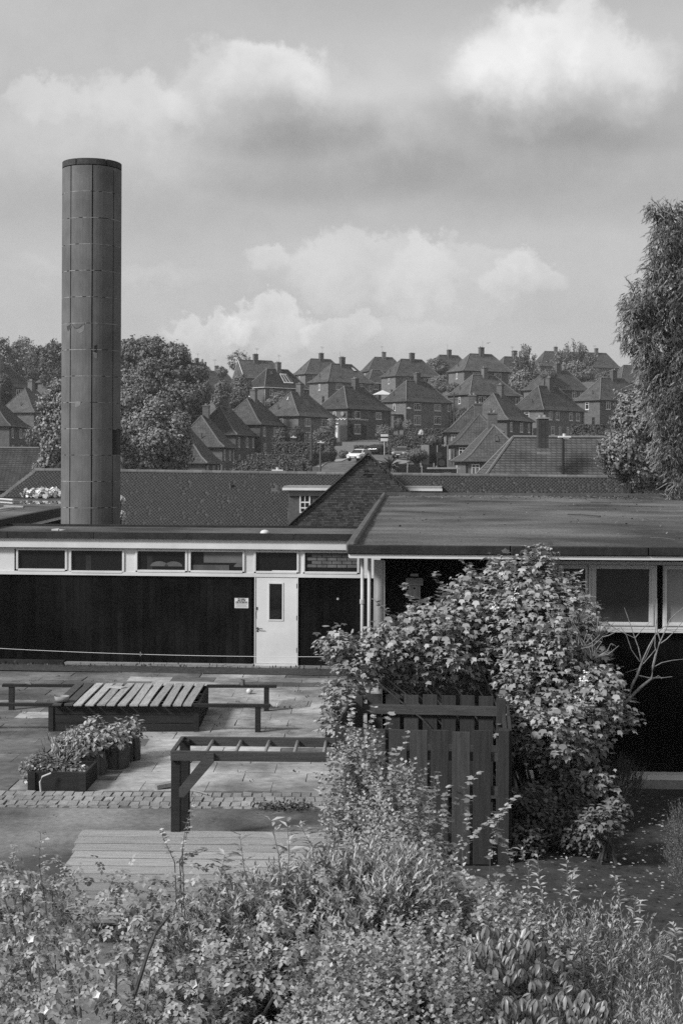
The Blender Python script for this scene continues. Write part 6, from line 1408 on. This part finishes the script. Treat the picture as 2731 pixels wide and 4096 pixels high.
# ================================================================== SHRUBS
def ge(px, py, rx, ry, Y, dr=None): p = P(px, py, Y); k = Y / F; return ((p.x, p.y, p.z), (rx * k, dr or min(rx * k, .75), ry * k))
def shrub(name, ells, n, T, size, m, label, mode='leaf', lm=20, seed=1, up=.5, base=None, deep=.5, flowers=0, fsz=.05, nst=14, cat='shrub', rr=(.22, .4), sm='bark', szvar=.3, hollows=(), jit=.0):
    base = base or (sum(e[0][0] for e in ells) / len(ells), sum(e[0][1] for e in ells) / len(ells)); root = empty(name, (base[0], base[1], 0), 0, label, cat); off = np.array((base[0], base[1], 0))
    el_ = lumps(ells, lm, rr, seed); pos, out = shell(n, el_, deep); ok = pos[:, 2] > .03
    if jit: pos = pos + out * np.minimum(np.abs(rng.normal(0, jit, (len(pos), 1))), jit * 1.8) * (rng.uniform(0, 1, (len(pos), 1)) < .35)
    for hx, hy, hY, hr in hollows:      # the dark hollows between the branches
        h_ = P(hx, hy, (CH - 1.45) * F / (hy - HZ)); ok &= (((pos - np.array(h_)) / np.array((hr * 1.15, hr * 1.2, hr * 1.9))) ** 2).sum(1) > 1
    pos = pos[ok]; out = out[ok]
    foliage('foliage', T, pos - off, out, size, m, root, mode, szvar, up)
    mb = MB(); r0 = random.Random(seed)
    for k in range(nst):
        e = ells[k % len(ells)]; c = Vector(e[0]) - Vector(off); t = c + Vector((r0.uniform(-.7, .7) * e[1][0], r0.uniform(-.6, .6) * e[1][1], r0.uniform(-.2, .8) * e[1][2])); s_ = Vector((r0.uniform(-.12, .12), r0.uniform(-.12, .12), 0)) + Vector((c.x, c.y, 0)) * (.25 if len(ells) < 12 else .12)
        mb.tube([s_, s_.lerp(t, .5) + Vector((r0.uniform(-.1, .1), r0.uniform(-.1, .1), .15)), t], [.022, .014, .005], 5)
    mb.build('stems', M[sm], root)
    if flowers:
        pos, out = shell(flowers, el_, .05); ok = out[:, 2] > -.1; pos = pos[ok]; out = out[ok]; foliage('flowers', clump(12, .30), pos - off + out * .03, out, fsz, M['petal'], root, 'clump', kind='stuff')
    return root
G_ = [ge(2095, 2335, 150, 110, 18.8), ge(2230, 2350, 85, 55, 18.7), ge(1905, 2425, 150, 105, 18.8), ge(2150, 2480, 230, 170, 18.5), ge(1740, 2495, 150, 85, 18.6), ge(1590, 2560, 130, 75, 18.5), ge(1345, 2575, 75, 45, 18.4), ge(1460, 2625, 150, 85, 18.5, .4),
      ge(1780, 2600, 250, 115, 18.6, .45), ge(1620, 2690, 190, 60, 18.72, .28), ge(1880, 2695, 190, 64, 18.72, .28), ge(2210, 2690, 240, 190, 18.3, .55), ge(2390, 2800, 120, 130, 17.9), ge(2490, 2880, 60, 40, 17.9), ge(2240, 2910, 190, 160, 17.9, .55), ge(1370, 2770, 85, 65, 18.6, .4), ge(1345, 2890, 60, 80, 18.6, .4),
      ge(2170, 2240, 50, 60, 18.7), ge(1890, 2330, 60, 50, 18.7), ge(2330, 2990, 80, 80, 17.9), ge(2400, 3120, 40, 50, 17.6)]
shrub('guelder_shrub', G_, 20000, LOB, .078, M['leaf_guelder'], 'big spreading shrub with lobed leaves and small white flower heads behind the fort', lm=60, seed=5, base=(2.6, 18.3), deep=.5, jit=.07, szvar=.45, flowers=60, fsz=.06, nst=60, rr=(.28, .5), up=.6)
dead = ge(2330, 2600, 10, 10, 18.2)
# dark ivy mass and low plants at its foot
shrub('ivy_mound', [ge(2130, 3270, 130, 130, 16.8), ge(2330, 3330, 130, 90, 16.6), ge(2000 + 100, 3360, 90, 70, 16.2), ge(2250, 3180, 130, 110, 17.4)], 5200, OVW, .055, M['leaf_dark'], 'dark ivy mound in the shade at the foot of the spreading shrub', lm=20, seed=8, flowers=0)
shrub('low_lobed_plant', [ge(2400, 3290, 90, 70, 16.0), ge(2470, 3240, 50, 60, 16.4)], 520, LOB, .07, M['leaf_tree'], 'low lobed-leaved plant at the foot of the bare-branched tree', lm=8, seed=9, nst=6)
shrub('wispy_bush', [ge(2460, 3150, 100, 70, 18.2), ge(2420, 3230, 80, 60, 17.8)], 900, spray_shoot(10, .1, .16, .5, NAR), .22, M['leaf_dark'], 'wispy fine-stemmed bush before the pale plinth', 'shoot', lm=8, seed=10)
shrub('edge_bush', [ge(2725, 3330, 50, 90, 14.5), ge(2725, 3440, 60, 60, 14.5), ge(2735, 3520, 50, 40, 14.2)], 420, spray_shoot(10, .12, .2, .5, NAR), .16, M['leaf_tree'], 'thin twiggy bush at the picture edge in front of the black boards', 'shoot', lm=10, seed=12, nst=0)
# bare branched tree
bt = empty('bare_branched_tree', (P(2470, 3300, 17.3).x, 17.3, 0), 0, 'leaning tree with bare lichened upper branches in front of the black boards', 'tree'); bo = Vector(bt.location); mb = MB()
zb2 = lambda x, y, Y=18.6: P(2150 + x * .4678, 2150 + y * .4678, Y) - bo
def limb(pts, r0_, r1_, Y=None):
    q = [zb2(*p) for p in pts]; k = len(q); q = [c + Vector((random.uniform(-.008, .008),) * 3) for c in q]; mb.tube(q, [.95 * (r0_ + (r1_ - r0_) * i_ / (k - 1)) for i_ in range(k)], 7)
limb([(640, 2380, 17.3), (600, 2250, 17.5), (540, 2140, 17.8), (510, 2040, 18), (475, 1930, 18.2), (455, 1830, 18.3)], .045, .035)
limb([(455, 1830, 18.3), (520, 1780, 18.3), (600, 1700, 18.3), (650, 1610, 18.3), (690, 1500, 18.4), (700, 1440, 18.4)], .025, .014)
limb([(455, 1830, 18.3), (440, 1690, 18.3), (530, 1580, 18.3), (640, 1490, 18.3), (720, 1430, 18.3), (780, 1380, 18.3)], .036, .026)
limb([(780, 1380, 18.3), (800, 1270, 18.3), (850, 1180, 18.3), (880, 1090, 18.3), (900, 1040, 18.3), (950, 930, 18.3), (1000, 840, 18.3), (1080, 760, 18.3)], .022, .005)
limb([(780, 1380, 18.3), (870, 1290, 18.3), (970, 1210, 18.3), (985, 1100, 18.3), (1010, 1000, 18.3), (1040, 900, 18.3)], .021, .015)
for pts, r_ in (([(1040, 900), (1060, 860), (1130, 700), (1180, 650), (1250, 595)], .010), ([(1050, 905), (1100, 870), (1180, 790), (1250, 700)], .009), ([(1050, 890), (1020, 800), (1020, 650), (1018, 520)], .009), ([(1018, 990), (1000, 930), (1005, 800), (1015, 700)], .008), ([(890, 1090), (860, 940), (830, 860), (790, 740), (740, 600)], .009),
                ([(870, 1060), (800, 960), (760, 840), (705, 760)], .008), ([(830, 860), (700, 800), (600, 740), (505, 680)], .005), ([(830, 860), (890, 790), (970, 710)], .006), ([(985, 1110), (1060, 1070), (1150, 1050), (1250, 1040)], .008), ([(860, 1180), (950, 1200), (1060, 1200), (1148, 1190)], .009), ([(1060, 1205), (1030, 1182), (975, 1215)], .008),
                ([(840, 1150), (860, 1120), (750, 1155)], .005), ([(900, 1080), (970, 1000), (1010, 950)], .008), ([(1090, 790), (1180, 805), (1250, 798)], .005), ([(1180, 650), (1130, 720), (1075, 690)], .004), ([(910, 1050), (930, 1010), (1000, 850)], .007)):
    q = [zb2(x, y, 18.3) for x, y in pts]; mb.tube(q, [r_ * (1 - .6 * i_ / (len(q) - 1)) for i_ in range(len(q))], 5)
mb.build('trunk', M['barkl'], bt)
mb = MB(); r0 = random.Random(3)
for cxp, cyp, spx in ((340, 900, 150), (460, 980, 140), (330, 700, 90), (520, 800, 120)):    # tangle of dead twigs at the edge of the big shrub
    for k in range(11):
        a_ = r0.uniform(.2, 2.2); p0 = (cxp, cyp + 60); l_ = spx * r0.uniform(.5, 1.5); p1 = (cxp + l_ * math.cos(a_) * .7 + r0.uniform(-20, 20), cyp + 60 - l_ * .7 * math.sin(a_)); p2 = (p1[0] + l_ * .5 * math.cos(a_ + r0.uniform(-.9, .9)), p1[1] - l_ * .6 * math.sin(a_ + r0.uniform(-.6, .6)))
        mb.tube([zb2(*p0, 17.9), zb2(*p1, 17.8), zb2(*p2, 17.8)], [.009, .006, .003], 4)
limbs2 = [(2160, 3040), (2260, 3110), (2330, 3180), (2420, 3260)]
mb.tube([P(x, y, 17.9) - bo for x, y in limbs2], [.03, .035, .04, .05], 6); mb.build('dead_twigs', M['barkl'], bt)

# ---- front hedge bank
F1 = [((-2.65, 9.4, 1.10), (.85, .9, .92)), ((-1.75, 9.5, .98), (.85, .9, .84)), ((-.95, 9.6, .98), (.8, .8, .84)), ((-2.3, 8.3, 1.0), (.9, .8, .86)), ((-1.3, 8.3, .98), (.85, .8, .86)), ((-.45, 8.4, 1.0), (.75, .8, .84)), ((-.2, 9.4, 1.02), (.7, .7, .82)), ((-1.9, 7.3, .85), (.8, .6, .82)), ((-.8, 7.2, .85), (.8, .6, .82)), ((-1.4, 6.5, .6), (.9, .5, .75)), ((-.3, 6.6, .6), (.6, .5, .72))]
shrub('rose_bush', F1, 14500, ROSE, .086, M['leaf_rose'], 'broad wild rose bush with a few white blooms filling the lower left foreground', 'leaf', lm=46, seed=21, base=(-1.2, 8.0), deep=.40, jit=.05, nst=60, sm='stem', rr=(.22, .46), up=.7, hollows=((420, 3860, 7.3, .22), (640, 3880, 7.3, .20), (700, 3950, 7.0, .14), (250, 3840, 7.4, .14), (1040, 3800, 7.4, .15), (880, 4040, 6.7, .15), (60, 4010, 6.8, .16), (480, 3650, 8.4, .10), (1010, 3700, 7.8, .10), (130, 3700, 8.0, .10), (760, 3760, 7.6, .09)))
F2 = [((-.45, 9.9, .88), (.50, .5, .68)), ((-.05, 9.8, .98), (.50, .5, .72)), ((.28, 9.7, 1.0), (.5, .5, .74)), ((-.8, 9.7, .80), (.45, .5, .62))]
shrub('willow_leaved_bush', F2, 3400, SH1, .19, M['leaf_lance'], 'upright pale bush of slender willow-like shoots in front of the deck', 'shoot', lm=14, seed=22, deep=.45, nst=30, sm='stem')
F3 = [((.10, 12.9, 1.35), (.22, .25, .68)), ((.42, 12.7, 1.22), (.24, .25, .62)), ((.35, 11.6, .80), (.40, .5, .80)), ((.52, 12.2, .95), (.34, .4, .92)), ((.20, 12.6, 1.08), (.30, .3, 1.02)), ((.9, 10.6, .68), (.65, .6, .66)), ((.45, 10.2, .95), (.6, .6, .80)), ((.95, 9.4, .85), (.65, .6, .80)), ((1.45, 10.4, .50), (.55, .5, .55)), ((.5, 8.9, .8), (.6, .6, .80))]
shrub('hawthorn_hedge', F3, 11500, SH2, .115, M['leaf_rose2'], 'light small-lobed hedge bush climbing in front of the slatted fort', 'shoot', lm=40, seed=23, base=(.7, 10.4), deep=.42, jit=.06, hollows=((1640, 3620, 8.8, .16), (1500, 3660, 8.8, .14), (1860, 3640, 9.0, .14), (1330, 3560, 9.4, .1), (1700, 3400, 10.2, .12)), nst=50, sm='stem', rr=(.25, .45))
shrub('hawthorn_hedge', [((.3, 8.1, .95), (.7, .7, .82)), ((.1, 7.2, .8), (.7, .6, .80)), ((.55, 7.3, .75), (.5, .5, .78))], 6500, SH2, .102, M['leaf_rose2'], 'dense small-lobed bush at the middle of the bottom edge, below the fort', 'shoot', lm=26, seed=27, deep=.38, nst=30, sm='stem', hollows=((1500, 3690, 7.9, .13), (1620, 3800, 7.6, .18), (1760, 3800, 7.6, .10), (1380, 3900, 7.2, .10)))
F4 = [((1.0, 8.6, .95), (.5, .5, .76)), ((.95, 7.8, .85), (.55, .6, .74)), ((1.35, 8.2, .75), (.45, .5, .74)), ((1.0, 7.1, .65), (.6, .5, .70)), ((1.6, 7.4, .55), (.5, .5, .66))]
shrub('drooping_leaf_bush', F4, 3600, SH3, .092, M['leaf_priv'], 'bush with large drooping glossy leaves at the bottom edge', 'shoot', lm=22, seed=24, deep=.36, nst=30, sm='stem')
F5 = [((1.65, 9.5, .75), (.55, .6, .72)), ((2.15, 8.8, .62), (.6, .6, .66)), ((1.8, 8.0, .66), (.5, .6, .68)), ((2.6, 9.2, .42), (.5, .5, .52)), ((2.2, 7.6, .5), (.6, .5, .62)), ((1.35, 10.2, .60), (.5, .5, .60)), ((2.7, 8.2, .35), (.5, .5, .55))]
shrub('weedy_bush', F5, 3800, spray_shoot(12, .12, .26, .55, LAN), .20, M['leaf_rose2'], 'lower weedy bank of mixed narrow leaves with tiny white flowers, right of the drooping leaves', 'shoot', lm=40, seed=25, deep=.4, flowers=70, fsz=.014, nst=30, sm='stem')
# long shoots that stand out of the bank
def shoots(lst, T, n_, size, m, name, label, cat='shrub'):
    r0 = random.Random(len(lst)); b0 = lst[0][0]; root = empty(name, (P(*b0).x, b0[2], 0), 0, label, cat); off = Vector(root.location); mb = MB(); pos = []; ax = []
    for p0, p1 in lst:
        a = P(*p0) - off; b = P(*p1) - off; base_ = Vector((a.x * .9, a.y, .1)); mid = a.lerp(b, .5) + Vector((r0.uniform(-.05, .05), 0, .02)); mb.tube([base_, base_.lerp(a, .6) + Vector((.03, .02, 0)), a, mid, b], [.005, .0045, .004, .003, .0015], 5)
        for t in np.linspace(.02, 1, n_):
            q = a.lerp(mid, t * 2) if t < .5 else mid.lerp(b, t * 2 - 1)
            for s_ in range(2): an = r0.uniform(0, 6.28); pos.append(tuple(q)); ax.append((math.cos(an), math.sin(an), .5 - .3 * r0.random()))
    mb.build('stems', M['stem'], root); pos = np.array(pos); ax = np.array(ax); V_, F_ = place(T, pos, ax, np.tile((0, 0, 1.), (len(pos), 1)) + dirs(len(pos)) * .5, size * rng.uniform(.6, 1.2, len(pos))); nmesh('leaves', V_, F_, m, root); return root
shoots([((185, 3620, 9.3), (165, 3330, 9.4)), ((90, 3560, 9.3), (60, 3390, 9.4)), ((210, 3560, 9.3), (240, 3430, 9.4))], ROSE, 9, .075, M['leaf_rose'], 'rose_shoots', 'few tall thin rose shoots at the lower left corner of the deck')
shoots([((715, 3620, 9.8), (785, 3180, 10.2)), ((700, 3450, 9.9), (640, 3320, 10)), ((720, 3440, 9.9), (830, 3400, 10)), ((730, 3400, 9.9), (770, 3230, 10))], LOB, 10, .045, M['leaf_lance'], 'sapling_shoots', 'thin sprouting sapling crossing the deck in front of the ladder post')
shoots([((1020, 3650, 9.6), (960, 3340, 9.8)), ((1130, 3600, 9.6), (1080, 3260, 9.8)), ((1145, 3560, 9.6), (1150, 3290, 9.7)), ((1335, 3480, 9.8), (1290, 3180, 9.9)), ((1330, 3400, 9.8), (1375, 3060, 10)), ((1260, 3500, 9.8), (1200, 3300, 9.9)), ((860, 3620, 9.5), (900, 3420, 9.7))], LAN, 14, .11, M['leaf_lance'], 'willow_shoots', 'tall slender pale shoots rising over the deck from the willow-leaved bush')
shoots([((1420, 3150, 12.6), (1500, 2830, 12.8)), ((1480, 3180, 12.5), (1560, 2860, 12.7)), ((1380, 3250, 12.4), (1400, 2900, 12.6)), ((1500, 3300, 12.2), (1640, 2930, 12.4)), ((1560, 3320, 12), (1580, 3000, 12.2)), ((1400, 3050, 12.8), (1410, 2790, 13)),
        ((1700, 3420, 11.5), (1740, 3090, 11.6)), ((1740, 3430, 11.4), (1905, 3095, 11.6)), ((1800, 3440, 11.4), (1880, 3190, 11.5)), ((1960, 3440, 11.2), (2020, 3230, 11.3)), ((1850, 3400, 11.2), (2060, 3190, 11.4)), ((1780, 3420, 11.4), (1790, 3150, 11.5)), ((2060, 3520, 10.5), (2000, 3320, 10.6)), ((1600, 3330, 11.8), (1690, 3150, 12))], LOB, 16, .062, M['leaf_rose2'], 'hawthorn_shoots', 'arching hawthorn sprays reaching up across the boards of the fort')
shoots([((2180, 3640, 9.4), (2150, 3430, 9.6)), ((2240, 3640, 9.3), (2265, 3440, 9.5)), ((2330, 3700, 9), (2290, 3490, 9.2)), ((2440, 3720, 8.9), (2455, 3510, 9)), ((2530, 3760, 8.8), (2545, 3590, 8.9)), ((2110, 3600, 9.6), (2085, 3400, 9.8)), ((2700, 3850, 8.5), (2690, 3700, 8.6))], LAN, 13, .07, M['leaf_lance'], 'weed_shoots', 'row of upright weedy shoots topping the low bank before the bare soil')
shoots([((1660, 2430, 18.5), (1610, 2340, 18.4)), ((1580, 2480, 18.4), (1500, 2400, 18.3)), ((1760, 2400, 18.5), (1740, 2290, 18.4)), ((1900, 2330, 18.6), (1850, 2240, 18.5)), ((2120, 2250, 18.6), (2100, 2185, 18.5)), ((2160, 2250, 18.6), (2170, 2180, 18.5)), ((2250, 2340, 18.5), (2320, 2290, 18.4)), ((1380, 2560, 18.3), (1270, 2560, 18.2)), ((2400, 2740, 17.9), (2470, 2705, 17.8)), ((1990, 2290, 18.6), (1960, 2230, 18.5))], LOB, 10, .085, M['leaf_guelder'], 'guelder_shoots', 'leafy shoots standing out along the outline of the big spreading shrub')
# white rose blooms
rb_ = bpy.data.objects['rose_bush']
for k, (px_, py_, Y_) in enumerate(((125, 3760, 7.6), (385, 3980, 6.9), (175, 4040, 6.7), (770, 3935, 6.9), (636, 3590, 8.6), (465, 3487, 9.2), (318, 4085, 6.6))):
    q = P(px_, py_, Y_); V_, F_ = place((np.array([(-.4, 0, 0), (.4, 0, 0), (.55, .8, .25), (-.55, .8, .25)]), np.array([(0, 1, 2, 3)])), np.zeros((5, 3)), np.array([(math.cos(t), math.sin(t), .5) for t in np.arange(5) * 1.2566]), np.tile((0, 0, 1.), (5, 1)), np.full(5, .028 if k < 4 else .018))
    o = nmesh('rose_bloom', V_, F_, M['petal'], rb_); o.location = q - Vector(rb_.location); o.rotation_euler = (R(55), R(20 * k), 0)
# a thick thorny cane of the rose
q = [P(1040, 0 + 4000, 6.6), P(1060, 3900, 6.7), P(1100, 3700 + 80, 6.9), P(1180, 3690, 7.1), P(1250, 3640, 7.3)]
q = [P(600 + 440 * 0, 4000, 6.7), P(545, 3980, 6.7)] ; cane = [P(540, 3980, 6.75), P(565, 3900, 6.8), P(590, 3820, 6.9), P(625, 3730, 7.0), P(680, 3660, 7.1)]
MB().tube([c - Vector(rb_.location) for c in cane], [.012, .011, .010, .009, .006], 6).build('cane', M['bark'], rb_)

# small weeds in the slab joints, leaves blown on to the paving
pts = [(x_, 19.75 - .3 + .5985 * k_ + .0, .0) for k_ in range(1, 19) for x_ in np.arange(-6.5, 1.6, .21) if random.random() < .11]
weeds('joint_weeds', pts, .035, M['leaf_dark'], OV, 5, .04)
pp = np.stack([rng.uniform(-6.5, 1.6, 420), rng.uniform(17.2, 30.6, 420), np.full(420, .02)], 1); pp = pp[(pp[:, 0] < -4.9) | (pp[:, 0] > -2.3) | (pp[:, 1] < 23.5)]
V_, F_ = place(OV, pp, dirs(len(pp)) * (1, 1, .1), np.tile((0, 0, 1.), (len(pp), 1)) + dirs(len(pp)) * .2, rng.uniform(.02, .05, len(pp))); nmesh('blown_leaves', V_, F_, M['litter'], kind='stuff')


nl = 1500; xx = np.where(rng.uniform(0, 1, nl) < .6, XR - 1.0 - np.abs(rng.normal(0, 2.6, nl)), rng.uniform(xL + .2, XR - .5, nl)); yy = np.where(rng.uniform(0, 1, nl) < .75, DEP - .4 - np.abs(rng.normal(0, 1.6, nl)), rng.uniform(0, DEP, nl))
pp = np.stack([xx, yy, np.full(nl, rz - .02)], 1); ok = (xx > xL + .2); pp = pp[ok]
V_, F_ = place(OV, pp, dirs(len(pp)) * (1, 1, .3), np.tile((0, 0, 1.), (len(pp), 1)) + dirs(len(pp)) * .5, rng.uniform(.03, .09, len(pp))); nmesh('roof_litter', V_, F_, M['litter'], RB, kind='stuff')
